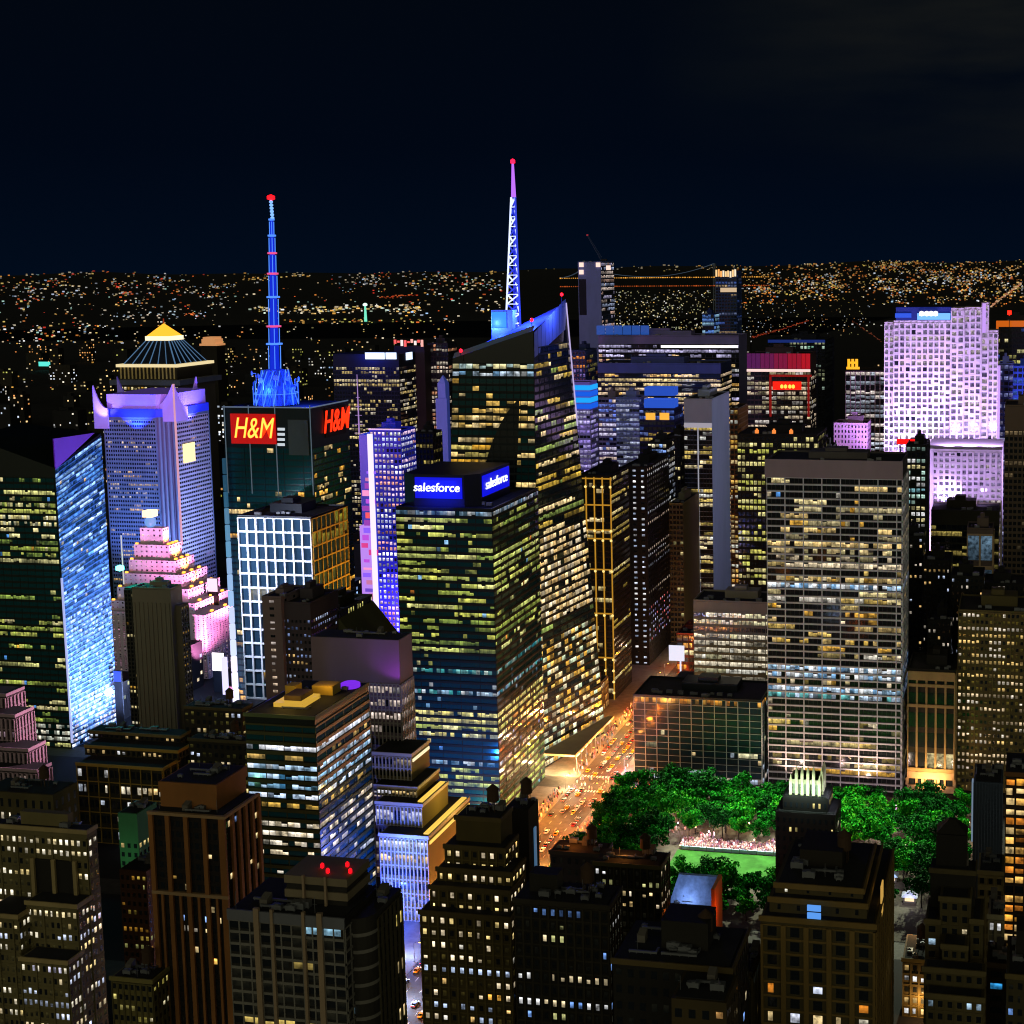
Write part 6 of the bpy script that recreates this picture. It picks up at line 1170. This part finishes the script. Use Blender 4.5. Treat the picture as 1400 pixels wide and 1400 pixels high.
for i, (x, y, side) in enumerate(spots):
    k = random.randrange(4); p = protos[k]
    if not p[1]: t = p[0]; p[1] = True
    else: t = copy_tree(p[0])
    t.location = (x, y, .1); t.rotation_euler = (0, 0, random.uniform(0, 6.28)); s = random.uniform(.85, 1.2); t.scale = (s, s, s*random.uniform(.9, 1.1))
    t['label'] = LB[side]; t['group'] = 'trees on the %s of the park lawn' % side
# crowd, kiosks and the white barrier along the lawn
random.seed(8); cm = MB()
def dot(x, y, h, col, k, w=.35):
    c = lin(col); cm.box(x-w, y-w*.7, .12, x+w, y+w*.7, h, 0, (c[0]*k, c[1]*k, c[2]*k, 1))
    cm.lathe((x, y), [(.06, h+.01), (.17, h+.12), (.17, h+.28), (.05, h+.4)], 6, 0, (c[0]*k, c[1]*k, c[2]*k, 1))
CLOTH = ['d8a0b0', 'e8c8c8', 'ffffff', 'c08898', 'e8b0a0', '9a8ab8', 'e0d0c0', 'b05060']
cloth = bpy.data.materials.new('clothes'); cloth.use_nodes = True; a = cloth.node_tree.nodes.new('ShaderNodeAttribute'); a.attribute_name = 'glow'; cloth.node_tree.links.new(a.outputs['Color'], cloth.node_tree.nodes['Principled BSDF'].inputs['Base Color'])
for x0_, y0_ in gaps:
    for k in range(16): dot(x0_+random.gauss(0, 2.6), y0_+random.gauss(0, 2.4), random.uniform(1.35, 1.65), random.choice(CLOTH), .9)
for k in range(1500):
    u = random.random()
    if u < .6: x, y = random.uniform(-172, -110), random.uniform(711, 723)
    elif u < .8: x, y = random.uniform(-110, -40), random.uniform(700, 730)
    else: x, y = random.uniform(-130, -40), random.uniform(780, 785)
    dot(x, y, random.uniform(1.35, 1.65), random.choice(CLOTH), .8)
for k in range(420):
    y = random.uniform(620, 960); x = random.choice([random.uniform(-262, -255.5), random.uniform(-231.5, -222), random.uniform(-262, -256)])
    if 784 < y < 806 or y < 626: x = random.uniform(-255, -225)
    dot(x, y, random.uniform(1.35, 1.65), random.choice(CLOTH+['303040', '202020', '6080b0']), .8)
o = cm.build('crowd', cloth, None, True); o['kind'] = 'stuff'; o['label'] = 'crowd of people on the park terrace and the pavements of the lit avenue'
root = empty('lawn_barrier', (-145, 710, 0), 'long pale blue-white barrier along the far edge of the lawn', 'barrier')
for k in range(12): m = MB(); m.box(-170+k*4.4, 709.6, .17, -166+k*4.4, 710.1, 2.0); m.build('panel', pmat('barrier_panel', '9ab0d8', .6, 0, .2), root)
m = MB()
for k in range(13): m.box(-170.3+k*4.4, 709.5, .17, -170.1+k*4.4, 710.2, 2.3)
m.build('post', METAL, root)
for i, (x, y, c_, l) in enumerate(((-196, 726, 'b8b4d8', 'small pale lilac kiosk among the western park trees'), (-60, 690, '9ab8d8', 'pale blue kiosk roof east of the lawn'), (-49, 668, 'a8b0d0', 'white canopy tent at the east side of the park'))):
    root = empty('park_kiosk', (x, y, .1), l, 'kiosk'); m = MB(); m.box(x-3, y-2.5, .1, x+3, y+2.5, 3); m.build('wall', wall('6a6460'), root)
    m = MB(); m.hexa([(x-3.8, y-3.3, 3.01), (x+3.8, y-3.3, 3.01), (x+3.8, y+3.3, 3.01), (x-3.8, y+3.3, 3.01)], [(x-.5, y-.4, 5.2), (x+.5, y-.4, 5.2), (x+.5, y+.4, 5.2), (x-.5, y+.4, 5.2)]); m.build('roof', pmat('kiosk_roof_'+c_, c_, .6), root)
    m = MB(); m.box(x-2.2, y-2.62, 1, x+2.2, y-2.52, 2.6); m.build('window', lamp('ffe0b0', 1.2), root); light('POINT', (x, y-6, 6), 'f0e8ff', 1500, size=.3)
# park floodlights on the roofs around it and lamps under the trees
for x, y, z, tx, ty, e, an in ((-120, 806, 192, -125, 728, 4.6e6, 36), (-75, 806, 192, -70, 728, 3.3e6, 36), (-200, 802, 66, -196, 752, 5e5, 66), (-165, 802, 68, -160, 752, 9e5, 66), (-140, 806, 192, -130, 690, 4.5e6, 34), (-30, 811, 100, -40, 735, 1.0e6, 60), (-30, 811, 112, -45, 670, 2.2e6, 44)):
    light('SPOT', (x, y, z), 'f4ffd8', e, (tx, ty, 5), an, 1.5, name='park_flood_light')
random.seed(4)
def park_lamp(x, y, l, col='ffd8a0', e=0):
    root = empty('park_lamp', (x, y, .1), l, 'street lamp', 'lamps in the park'); m = MB(); m.bar((x, y, .1), (x, y, 3.6), .08, n=6); m.lathe((x, y), [(.25, .1), (.2, .6), (.1, .8)], 8); m.build('pole', DARK, root)
    m = MB(); m.lathe((x, y), [(.1, 3.6), (.34, 3.8), (.4, 4.1), (.25, 4.4), (.05, 4.5)], 8); m.build('lamp_globe', lamp(col, 9), root)
    if e: light('POINT', (x, y, 4.9), col, e, size=.2)
for k in range(30):
    x, y = (-215+k*6.8, random.choice([719, 731, 741, 752, 763, 773, 783])); park_lamp(x, y, 'globe lamp glowing between the park trees', random.choice(['ffd8a0', 'ffe8d0', 'ffc890']), 4200 if k % 2 else 0)
for x0_, y0_ in gaps: park_lamp(x0_+1.5, y0_, 'globe lamp in a clearing between the park trees', random.choice(['ffe8d0', 'ffd0e0', 'fff0c0']), 5200)
for k in range(7): park_lamp(-170+k*9, 712.5, 'globe lamp lighting the terrace behind the lawn', 'ffd8e0', 1400)

# ------------------------------------------------------------------ the avenue: lamps and traffic
def avenue_lamp(x, y, s, e):
    root = empty('avenue_lamp', (x, y, .14), 'amber street lamp on the %s kerb of the lit avenue' % ('west' if s > 0 else 'east'), 'street lamp', 'amber lamps along the avenue')
    m = MB(); m.lathe((x, y), [(.28, .14), (.2, 1.0), (.12, 1.3)], 8); m.bar((x, y, 1), (x, y, 9), .11, n=8, r2=.08); m.build('pole', METAL, root)
    m = MB(); m.bar((x, y, 8.9), (x+s*2.6, y, 9.6), .07, n=6); arm = m.build('arm', METAL, root)
    m = MB(); m.box(x+s*2.2, y-.22, 9.5, x+s*3.3, y+.22, 9.78); m.build('lamp_head', METAL, arm)
    m = MB(); m.box(x+s*2.3, y-.18, 9.38, x+s*3.2, y+.18, 9.49); m.build('lamp_lens', lamp('ff9a3a', 25), arm)
    if e: light('POINT', (x+s*2.8, y, 9.1), random.choice(['ff7a1c', 'ff6a10', 'ffa040', 'ffd8a8', 'ffb050']), e*random.uniform(.15, 1.35), size=.25, name='street_light')
for k in range(24):
    y = 520+k*24; avenue_lamp(-256.5, y, 1, 9000 if y > 940 else 34000 if y > 610 else 5000); avenue_lamp(-231, y+12, -1, 9000 if y > 940 else 34000 if y > 610 else 5000)
for x, y, c_, e in ((-284, 804, 'ffe0b0', 40000), (-262, 806, 'ffd890', 40000), (-252, 850, 'ffc070', 16000), (-258, 915, 'ffb050', 20000), (-270, 660, 'd8e0ff', 20000), (-280, 720, 'ffe0b0', 40000), (-226, 815, 'cfe0ff', 20000), (-238, 905, 'ffb860', 50000), (-246, 535, 'c8d8ff', 30000), (-243, 505, 'ffc8c0', 30000), (-262, 572, 'a0b8ff', 20000)):
    light('POINT', (x, y, 7), c_, e, size=.4, name='avenue_fill_light')  # bare point lights added to brighten the avenue and its pavements
PROTO = {}
def make_car(kind, paint):
    root = empty(kind, (0, 0, 0), 'car', 'car'); m = MB()
    prof = [(-2.3, .35), (2.25, .35), (2.3, .75), (1.35, .95), (.75, 1.42), (-1.05, 1.45), (-1.75, 1.0), (-2.3, .92)]
    A = [(-.88, y, z) for y, z in prof]; B = [(.88, y, z) for y, z in prof]
    for i in range(len(prof)):
        j = (i+1) % len(prof); m.face([A[i], B[i], B[j], A[j]])
    m.face(A[::-1][::-1]); m.face(B[::-1]); m.build('body', pmat('paint_'+paint, paint, .3, .1, 0, spec=.5), root)
    m = MB()
    m.face([(-.8, 1.36, .97), (.8, 1.36, .97), (.74, .8, 1.40), (-.74, .8, 1.40)]); m.face([(.8, -1.76, 1.03), (-.8, -1.76, 1.03), (-.74, -1.1, 1.43), (.74, -1.1, 1.43)])
    for s in (-1, 1): m.face([(s*.895, -1.45, 1.0), (s*.895, 1.1, 1.0), (s*.895, .7, 1.36), (s*.895, -1.0, 1.38)])
    m.build('window', pmat('car_glass', '06080a', .1, 0, 0, spec=.5), root)
    for x in (-.85, .85):
        for y in (-1.45, 1.4):
            w = MB(); w.bar((x-.1, y, .33), (x+.1, y, .33), .33, n=14); wo = w.build('wheel', pmat('tyre', '0c0c0c', .9, 0, 0), root); w = MB(); w.bar((x-.13, y, .33), (x+.13, y, .33), .19, n=10); w.build('rim', METAL, wo)
    for x in (-.6, .6):
        w = MB(); w.box(x-.22, 2.22, .6, x+.22, 2.34, .8); w.build('headlight', lamp('fff0d8', 12), root)
        w = MB(); w.box(x-.22, -2.36, .7, x+.22, -2.29, .9); w.build('taillight', lamp('ff1810', 7), root)
    return root
cars = [make_car('taxi', 'e8a810'), make_car('white_car', 'd8d8d8'), make_car('black_car', '101014'), make_car('red_car', '8a1418'), make_car('silver_car', '7a7e84')]
CH = {c.name: [(ch, list(ch.children)) for ch in c.children] for c in cars}; used = {}
def place_car(k, x, y, rz):
    c = cars[k]
    if k not in used: used[k] = c; o = c
    else:
        o = c.copy(); COL.objects.link(o)
        for ch, gc in CH[c.name]:
            d = ch.copy(); COL.objects.link(d); d.parent = o
            for q in gc: e_ = q.copy(); COL.objects.link(e_); e_.parent = d
    o.location = (x, y, .02); o.rotation_euler = (0, 0, rz)
    nm = ['yellow taxi', 'white car', 'black car', 'red car', 'silver car'][k]
    o['label'] = nm+(' with lights on in the traffic of the lit avenue' if abs(rz) < .5 else ' crossing the avenue on the side street by the park'); o['group'] = nm+('s on the avenue' if abs(rz) < .5 else 's on the cross street'); o['category'] = 'car'
random.seed(21)
for ln in (-252.2, -246.4, -240.6, -234.9):
    y = 515+random.uniform(0, 12)
    while y < 1000:
        if not (606 < y < 626 or 784 < y < 806): place_car(random.choices(range(5), [3, 2, 2, 1, 2])[0], ln+random.uniform(-.4, .4), y, random.uniform(-.02, .02))
        y += random.choice([random.uniform(6, 8), random.uniform(8, 34)])
for k in range(7): place_car(random.randrange(5), -228+k*11+random.uniform(-3, 3), 791 if k % 2 else 798, math.pi/2 if k % 2 else -math.pi/2)

# ------------------------------------------------------------------ the city beyond
def attr_light_material():
    m = bpy.data.materials.new('city_lights'); m.use_nodes = True; t = m.node_tree; b = t.nodes['Principled BSDF']; b.inputs['Base Color'].default_value = (.02, .02, .02, 1)
    a = t.nodes.new('ShaderNodeAttribute'); a.attribute_name = 'glow'; t.links.new(a.outputs['Color'], b.inputs['Emission Color']); b.inputs['Emission Strength'].default_value = 1
    m.cycles.emission_sampling = 'NONE'; return m
CITYL = attr_light_material()
random.seed(31)
HERO = []
for o in list(COL.objects):
    if o.type == 'MESH' and o.name.split('.')[0] in ('wall', 'slab_section', 'front_wing', 'tier'):
        xs = [v.co.x for v in o.data.vertices]; ys = [v.co.y for v in o.data.vertices]; l = o.parent.location if o.parent else Vector((0, 0, 0))
        HERO.append((min(xs)+l.x-6, min(ys)+l.y-6, max(xs)+l.x+6, max(ys)+l.y+6))
def free(x0, y0, x1, y1): return all(x1 < a or x0 > c or y1 < b or y0 > d for a, b, c, d in HERO)
tones = ['16161a', '1c1a16', '14181e', '221e18', '1a1614']
def far_building(px, Y, h, w, d, pal, dens, label, group):
    gx = P(px, 600, Y).x; x0, x1 = gx-w/2, gx+w/2
    if not free(x0, Y, x1, Y+d): return False
    HERO.append((x0-2, Y-2, x1+2, Y+d+2))
    root = empty('far_building', (gx, Y+d/2, 0), label, 'building', group)
    m = MB(); m.box(x0, Y, 0, x1, Y+d, h)
    if random.random() < .6: a = random.uniform(.1, .5); m.box(x0+w*a, Y+d*.3, h+.01, x0+w*(a+.35), Y+d*.8, h+random.uniform(3, 7))
    m.build('wall', wall(random.choice(tones)), root)
    g = MB(); nf = max(2, int(h/4)); s_ = 1+Y/2600
    for fx, W_, E_ in ((0, w, False), (1, d, True)):
        nc = max(2, int(W_/(3.4*s_)))
        for i in range(1, nf, max(1, int(s_))):
            for j in range(nc):
                if random.random() < dens:
                    u0, u1 = (j+.22)*W_/nc, (j+.22+random.uniform(.3, .56))*W_/nc; z0_, z1_ = i*h/nf+.8, i*h/nf+.8+1.9*s_**.7
                    f = [(x1+.1, Y+u0, z0_), (x1+.1, Y+u1, z0_), (x1+.1, Y+u1, z1_), (x1+.1, Y+u0, z1_)] if E_ else [(x0+u0, Y-.1, z0_), (x0+u1, Y-.1, z0_), (x0+u1, Y-.1, z1_), (x0+u0, Y-.1, z1_)]
                    g.face(f, 0, glowcol(pal, random.uniform(.5, 1.35)))
    o = g.build('window', CITYL, root, True)
    if o: o['kind'] = 'stuff'
    return True
pals = [(['ffe0a0', 'f0c860', 'ffd080'], 'amber'), (['ffffff', 'e0ecff', 'fff4e0'], 'white'), (['d8d870', 'f0e898', 'c0c050'], 'yellow-green'), (['ffb060', 'ffd090'], 'orange'), (['a0c8ff', 'ffe8c0'], 'bluish')]
def where(px):
    return ('left of the pyramid roof' if px < 150 else 'beyond the pyramid-roofed tower' if px < 290 else 'beyond the red letter signs' if px < 430 else 'beyond the white roof sign' if px < 580 else 'behind the crystal spire' if px < 790 else 'under the bridge lights' if px < 1010 else 'beyond the violet slab')
cnt = 0; tries = 0
while cnt < 215 and tries < 4000:
    tries += 1; u = random.random()
    if u < .62: px, Y = random.uniform(-10, 620), random.choice([random.uniform(1250, 2400), random.uniform(1700, 4600)])
    elif u < .84: px, Y = random.uniform(815, 1020), random.uniform(2100, 4800)
    elif u < .90: px, Y = random.uniform(600, 800), random.uniform(2000, 4800)
    else: px, Y = random.uniform(1210, 1420), random.uniform(3500, 5200)
    h = random.choice([random.uniform(18, 45), random.uniform(30, 75), random.uniform(45, 110)])
    lim = 470 if px < 620 else 405
    zl = P(px, lim, Y).z
    if h > zl: h = zl*random.uniform(.5, 1)
    if h < 14: continue
    pl, nm = random.choice(pals); w, d = random.uniform(18, 46)*(1+Y/9000), random.uniform(18, 34)
    size = 'low' if h < 38 else 'mid-rise' if h < 70 else 'tall'
    if far_building(px, Y, h, w, d, pl, random.choice([.10, .18, .28, .4]), '%s dark building with %s windows %s' % (size, nm, where(px)), '%s far buildings with %s windows %s' % (size, nm, where(px))): cnt += 1
print('far buildings', cnt, tries)
# blocks between the towers near the square, so that no bare ground shows
cnt = 0; tries = 0
while cnt < 60 and tries < 3000:
    tries += 1; px, Y = random.uniform(-20, 1400), random.uniform(640, 1750); w, d, h = random.uniform(18, 34), random.uniform(18, 34), random.uniform(14, 40)
    gx = P(px, 700, Y).x
    if -300 < gx < -215 or (gx > -240 and Y < 860): continue
    pl, nm = random.choice(pals)
    if far_building(px, Y, h, w, d, pl, random.choice([.15, .3]), 'low dark block with %s windows down between the towers' % nm, 'low blocks with %s windows between the towers' % nm): cnt += 1
# the countless lights further out
def land(px, py):
    d = ray(px, py).normalized()
    if d.z < -1e-4 and -EYE.z/d.z < 8400: p = EYE+d*(-EYE.z/d.z); return p
    t = 8000.0
    while t < 16800:
        p = EYE+d*t
        if p.z <= hill_h(p.x, p.y): return p
        t += 60
    return None
class Lights(MB):
    def dot(s, p, size, col, k, wide=1.0):
        r_ = (p-EYE).length; k *= 1 if r_ < 9000 else max(.45, 1-(r_-9000)/8000); k *= .85; q = r_*size/2000*.36; c = lin(col); g_ = (c[0]*k, c[1]*k, c[2]*k, 1); z = p.z+q+random.uniform(0, 6)
        s.box(p.x-q*wide, p.y-q, z-q, p.x+q*wide, p.y+q, z+q, 0, g_)
WARMC = ['ffcf7a', 'ffe2b0', 'ffb850', 'fff0d0', 'f0d070', 'ffe8c0']; MIXC = WARMC+['ffffff', 'dfe8ff', 'a8d0ff', 'ff9a40', 'ff7030', 'c0f0e0', 'ff4030']
ORC = ['ffb050', 'ff9a3a', 'ffc870', 'f0d060', 'ffe0a0', 'ff8030', 'fff0d0']
lt = Lights()
def scatter(n_, f, pal, smin, smax, kmin, kmax, wide=1.0):
    k = 0; i = 0
    while k < n_ and i < n_*5:
        i += 1; px, py = f()
        p = land(px, py)
        if p is None: continue
        lt.dot(p, random.uniform(smin, smax), random.choice(pal), random.uniform(kmin, kmax)*random.uniform(.4, 1), random.uniform(1, wide)); k += 1
rg = random.uniform
def patchy(f, sx=34, sy=8, lo=.06, seed=0):
    """keep points where the city is dense, drop them over parks and dark slopes"""
    def g_():
        for _ in range(40):
            px, py = f()
            if random.random() < lo+1.5*max(0, mnoise.noise(Vector((px/sx, py/sy, 7.3+seed)))): return px, py
        return f()
    return g_
scatter(465, patchy(lambda: (rg(-20, 700), 372+abs(random.gauss(0, 1))*24)), MIXC, .8, 2.2, .4, 1.7, 1.8)
scatter(263, patchy(lambda: (rg(-20, 330), 384+abs(random.gauss(0, 1))*26), seed=3), MIXC, .8, 2.2, .4, 1.6, 1.8)
scatter(93, patchy(lambda: (rg(-20, 170), rg(446, 470))), MIXC, .8, 2.3, .4, 1.7, 2)
scatter(186, lambda: (rg(340, 575), 424+random.gauss(0, 3)), WARMC+['e8ffe8', 'ffffff'], 1.0, 2.8, .6, 1.9, 2.6)
scatter(62, lambda: (rg(340, 580), 440+random.gauss(0, 2)), ['ff7a30', 'ffc060', 'e8e070'], 1.0, 2.2, .4, 1.2, 2.4)
scatter(139, patchy(lambda: (rg(560, 700), rg(374, 440)), seed=5), MIXC, .9, 2.5, .5, 1.9, 2.4)
scatter(511, patchy(lambda: (rg(835, 1010), rg(398, 452)), lo=.4), ['ffe8b0', 'e8d890', 'd8e0b0', 'ffffff', 'f0c060'], .8, 2.0, .35, 1.4)
scatter(40, lambda: (rg(700, 1000), 362+abs(random.gauss(0, 1))*5), WARMC, .9, 2.0, .4, 1.2, 2.4)
scatter(186, patchy(lambda: (rg(1000, 1410), 353+abs(random.gauss(0, 1))*6)), ORC+['f0f0a0'], .8, 2.3, .5, 1.6, 1.5)
scatter(1271, patchy(lambda: (rg(1000, 1410), 354+(rg(0, 1)+rg(0, 1))*34), lo=.12), ORC+['ffffff', 'e0ecff', 'f0d060', 'ffe0a0', 'a8d0f0'], .8, 2.5, .35, 1.7, 1.6)
scatter(465, patchy(lambda: (rg(1000, 1410), 358+rg(0, 1)*58), sx=20, sy=5, lo=.05, seed=9), ['ff9a3a', 'ff8030', 'ffb050', 'ffd080'], .9, 2.6, .4, 1.5, 2.0)
scatter(201, lambda: (1000+rg(0, 1)**1.6*190, rg(415, 460)), ['ffe8b0', 'd8e8ff', 'e0d890', 'ffb060'], .8, 1.8, .3, 1.1)
scatter(420, patchy(lambda: (rg(-20, 620), rg(440, 545)), lo=.3, seed=12), WARMC+['ffffff', 'e8e090', 'ff9a50'], 1.0, 2.2, .4, 1.4, 1.5)
for cx_, cy_, n_, sx, sy, pal in ((1130, 393, 40, 16, 2.5, ORC), (1285, 388, 22, 16, 2, ['ffffff', 'e8f0ff']), (1372, 400, 25, 8, 8, ORC), (1330, 372, 24, 25, 4, ORC), (405, 376, 16, 9, 3, WARMC), (670, 367, 16, 6, 4, ['ffd070', 'f0b040']), (640, 394, 24, 25, 4, WARMC), (500, 384, 18, 14, 4, ['ffffff', 'ffe8c0']), (590, 376, 24, 34, 3, MIXC), (340, 382, 12, 9, 3, WARMC), (190, 390, 18, 22, 4, MIXC), (60, 400, 20, 40, 4, ['ffffff', 'cfe0ff', 'ffd8a0']), (30, 388, 10, 22, .8, WARMC), (100, 392, 10, 18, .8, WARMC), (215, 428, 46, 34, 5, ['d8c8b0', 'ffe0c0', 'c0d8e8']), (170, 402, 14, 24, 1, ['dfe8ff', 'ff7040']), (265, 432, 16, 12, 1.5, ['cfe0ff', 'ff8040'])):
    scatter(n_, lambda: (random.gauss(cx_, sx), random.gauss(cy_, sy)), pal, .9, 2.5, .5, 1.8, 2.0)
o = lt.build('distant_city_lights', CITYL, None, True); o['kind'] = 'stuff'; o['label'] = 'countless small lights of the city out to the horizon'
lt = Lights()
def line(a, b, n_, col, s0, s1, k, jit=1):
    for i in range(n_):
        t = i/(n_-1); p = land(a[0]+(b[0]-a[0])*t+random.gauss(0, .4), a[1]+(b[1]-a[1])*t+random.gauss(0, jit*.4))
        if p: lt.dot(p, random.uniform(s0, s1), random.choice(col), k*random.uniform(.5, 1), 1.6)
line((1005, 470), (1105, 440), 60, ['c83a18', 'e05020', 'a02c14'], 1.0, 2.2, .55)
line((1165, 440), (1205, 468), 24, ['a03a20', 'c06040'], .9, 1.6, .5)
line((1145, 444), (1205, 446), 7, ['ffffff', 'e8e8d0'], 1.5, 2, 1)
line((1355, 420), (1395, 390), 40, ['ffb080', 'e09060', 'ffd0a0'], 1.4, 3, .9)
line((520, 408), (570, 404), 20, ['ff5020', 'ff7030'], 1.2, 2.2, .9)
o = lt.build('far_road_lights', CITYL, None, True); o['kind'] = 'stuff'; o['label'] = 'reddish strings of lights along the far park roads'
# the pier and the green sign across the river
p = land(500, 440); root = empty('green_lit_pier', p, 'green-white beacon tower shining on the far river bank', 'beacon'); m = MB(); m.bar((p.x, p.y, 0), (p.x, p.y, 92), 9, n=8, r2=5); m.build('shaft', lamp('80ffd8', .9), root); m = MB(); m.lathe((p.x, p.y), [(6, 92), (13, 96), (13, 104), (4, 110)], 10); m.build('lantern', lamp('d8fff0', 1.6), root)
p = G(64, 506); root = empty('teal_roof_sign', (p.x, p.y, 0), 'turquoise glowing sign on a low building far to the left', 'sign'); m = MB(); m.box(p.x-45, p.y, 0, p.x+45, p.y+40, 12); m.build('wall', wall('1c1a1e'), root); m = MB(); m.box(p.x-26, p.y-2, 12.1, p.x+26, p.y, 26); m.build('sign_panel', lamp('5ff0e0', 1.0), root)
p = P(285, 470, 2600); root = empty('lit_crown_hotel', (p.x, 2615, 0), 'mid-rise tower with a peach-lit stepped crown right of the pyramid roof', 'tower'); m = MB(); m.box(p.x-17, 2600, 0, p.x+17, 2630, p.z-4); m.build('wall', wall('1c1814'), root)
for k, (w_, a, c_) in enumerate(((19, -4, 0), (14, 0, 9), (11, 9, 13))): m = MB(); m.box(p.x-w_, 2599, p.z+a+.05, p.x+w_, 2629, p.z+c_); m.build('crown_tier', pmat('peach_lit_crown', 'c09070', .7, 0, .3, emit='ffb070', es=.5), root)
# the bridge
YBr = 8500; root = empty('suspension_bridge', (P(890, 385, YBr).x, YBr, 0), 'long suspension bridge with orange-lit decks far beyond the slim tower', 'bridge')
zu = P(900, 379.5, YBr).z; zlw = P(900, 391, YBr).z; xa, xb = P(765, 380, YBr).x, P(1052, 380, YBr).x
for z_, nm in ((zu, 'upper_deck'), (zlw, 'lower_deck')): m = MB(); m.box(xa, YBr, z_-6, xb, YBr+30, z_-2); m.build(nm, wall('2a2420'), root)
for z_, c_, k_, nm in ((zu, 'ffb040', 1.0, 'upper_deck_lights'), (zlw, 'd85a18', .7, 'lower_deck_lights')):
    m = MB(); n_ = 95
    for k in range(n_):
        q = xa+(xb-xa)*(k+.5)/n_; s_ = random.uniform(1.9, 3.8); c = lin(c_); kk = k_*random.uniform(.5, 1.2); m.box(q-s_*1.25, YBr-3, z_-s_*.9, q+s_*1.25, YBr-1, z_+s_*.9, 0, (c[0]*kk, c[1]*kk, c[2]*kk, 1))
    o = m.build('deck_lamp', CITYL, root, True); o['kind'] = 'stuff'
t0, t1 = P(797, 366, YBr), P(976, 360, YBr)
for t in (t0, t1):
    m = MB(); m.box(t.x-7, YBr+2, 0, t.x-3, YBr+28, t.z); m.box(t.x+3, YBr+2, 0, t.x+7, YBr+28, t.z); m.box(t.x-3, YBr+2, t.z-14, t.x+3, YBr+28, t.z-4); m.build('tower', pmat('bridge_steel', '5a6478', .6), root)
for yy in (2, 28):
    m = MB(); pv = None
    for k in range(25):
        u = k/24; q = Vector((t0.x+(t1.x-t0.x)*u, YBr+yy, zu+6+(1-u)*0+ (t0.z-zu-6)*(2*u-1)**2 if u < .5 else zu+6+(t1.z-zu-6)*(2*u-1)**2))
        if pv is not None: m.bar(pv, q, 1.4)
        pv = q
    pv = None
    for k in range(7):
        u = k/6; q = Vector((t0.x-(t0.x-xa)*u, YBr+yy, zu+4+(t0.z-zu-4)*(1-u)**2))
        if pv is not None: m.bar(pv, q, 1.4)
        pv = q
    m.build('main_cable', lamp('5a7088', .35), root)
# lights of the square between the towers
for x, y, z, c_, e in ((-640, 1010, 25, 'e8e0ff', 2.0e5), (-600, 930, 20, 'c8d0ff', 3e5), (-655, 1080, 30, 'c0a8ff', 2e5), (-560, 880, 12, '90b0ff', 1.2e5), (-480, 1060, 25, 'd070ff', 1.5e5), (-590, 1130, 60, 'b0b8ff', 2e5)):
    light('POINT', (x, y, z), c_, e, size=2, name='square_light')
for i, (px, py, Y, w_, h_, c_, k_, l) in enumerate(((298, 905, 930, 9, 13, 'fff4ff', 3.0, 'white-hot screen low between the pink tower and the lit corner'), (290, 800, 990, 8, 10, 'ffd8f0', 1.2, 'pink-white screen beside the stepped stone tower'), (318, 945, 915, 12, 6, 'ff90d0', 1.2, 'pink screen at the foot of the lit corner'), (258, 780, 1010, 6, 8, 'fff0ff', 1.2, 'small white screen at the shoulder of the pink tower'), (160, 925, 840, 5, 7, '2a50ff', 1.0, 'blue screen beside the shining blue tower'))):
    p = P(px, py, Y); root = empty('billboard', (p.x, Y, 0), l, 'billboard'); m = MB(); m.box(p.x-w_/2, Y, p.z-h_/2, p.x+w_/2, Y+.5, p.z+h_/2); m.build('screen', lamp(c_, k_, True), root)
    m = MB(); m.box(p.x-w_/2-.3, Y+.55, 0, p.x+w_/2+.3, Y+1.4, p.z+h_/2+.3); m.build('backing_frame', DARK, root)
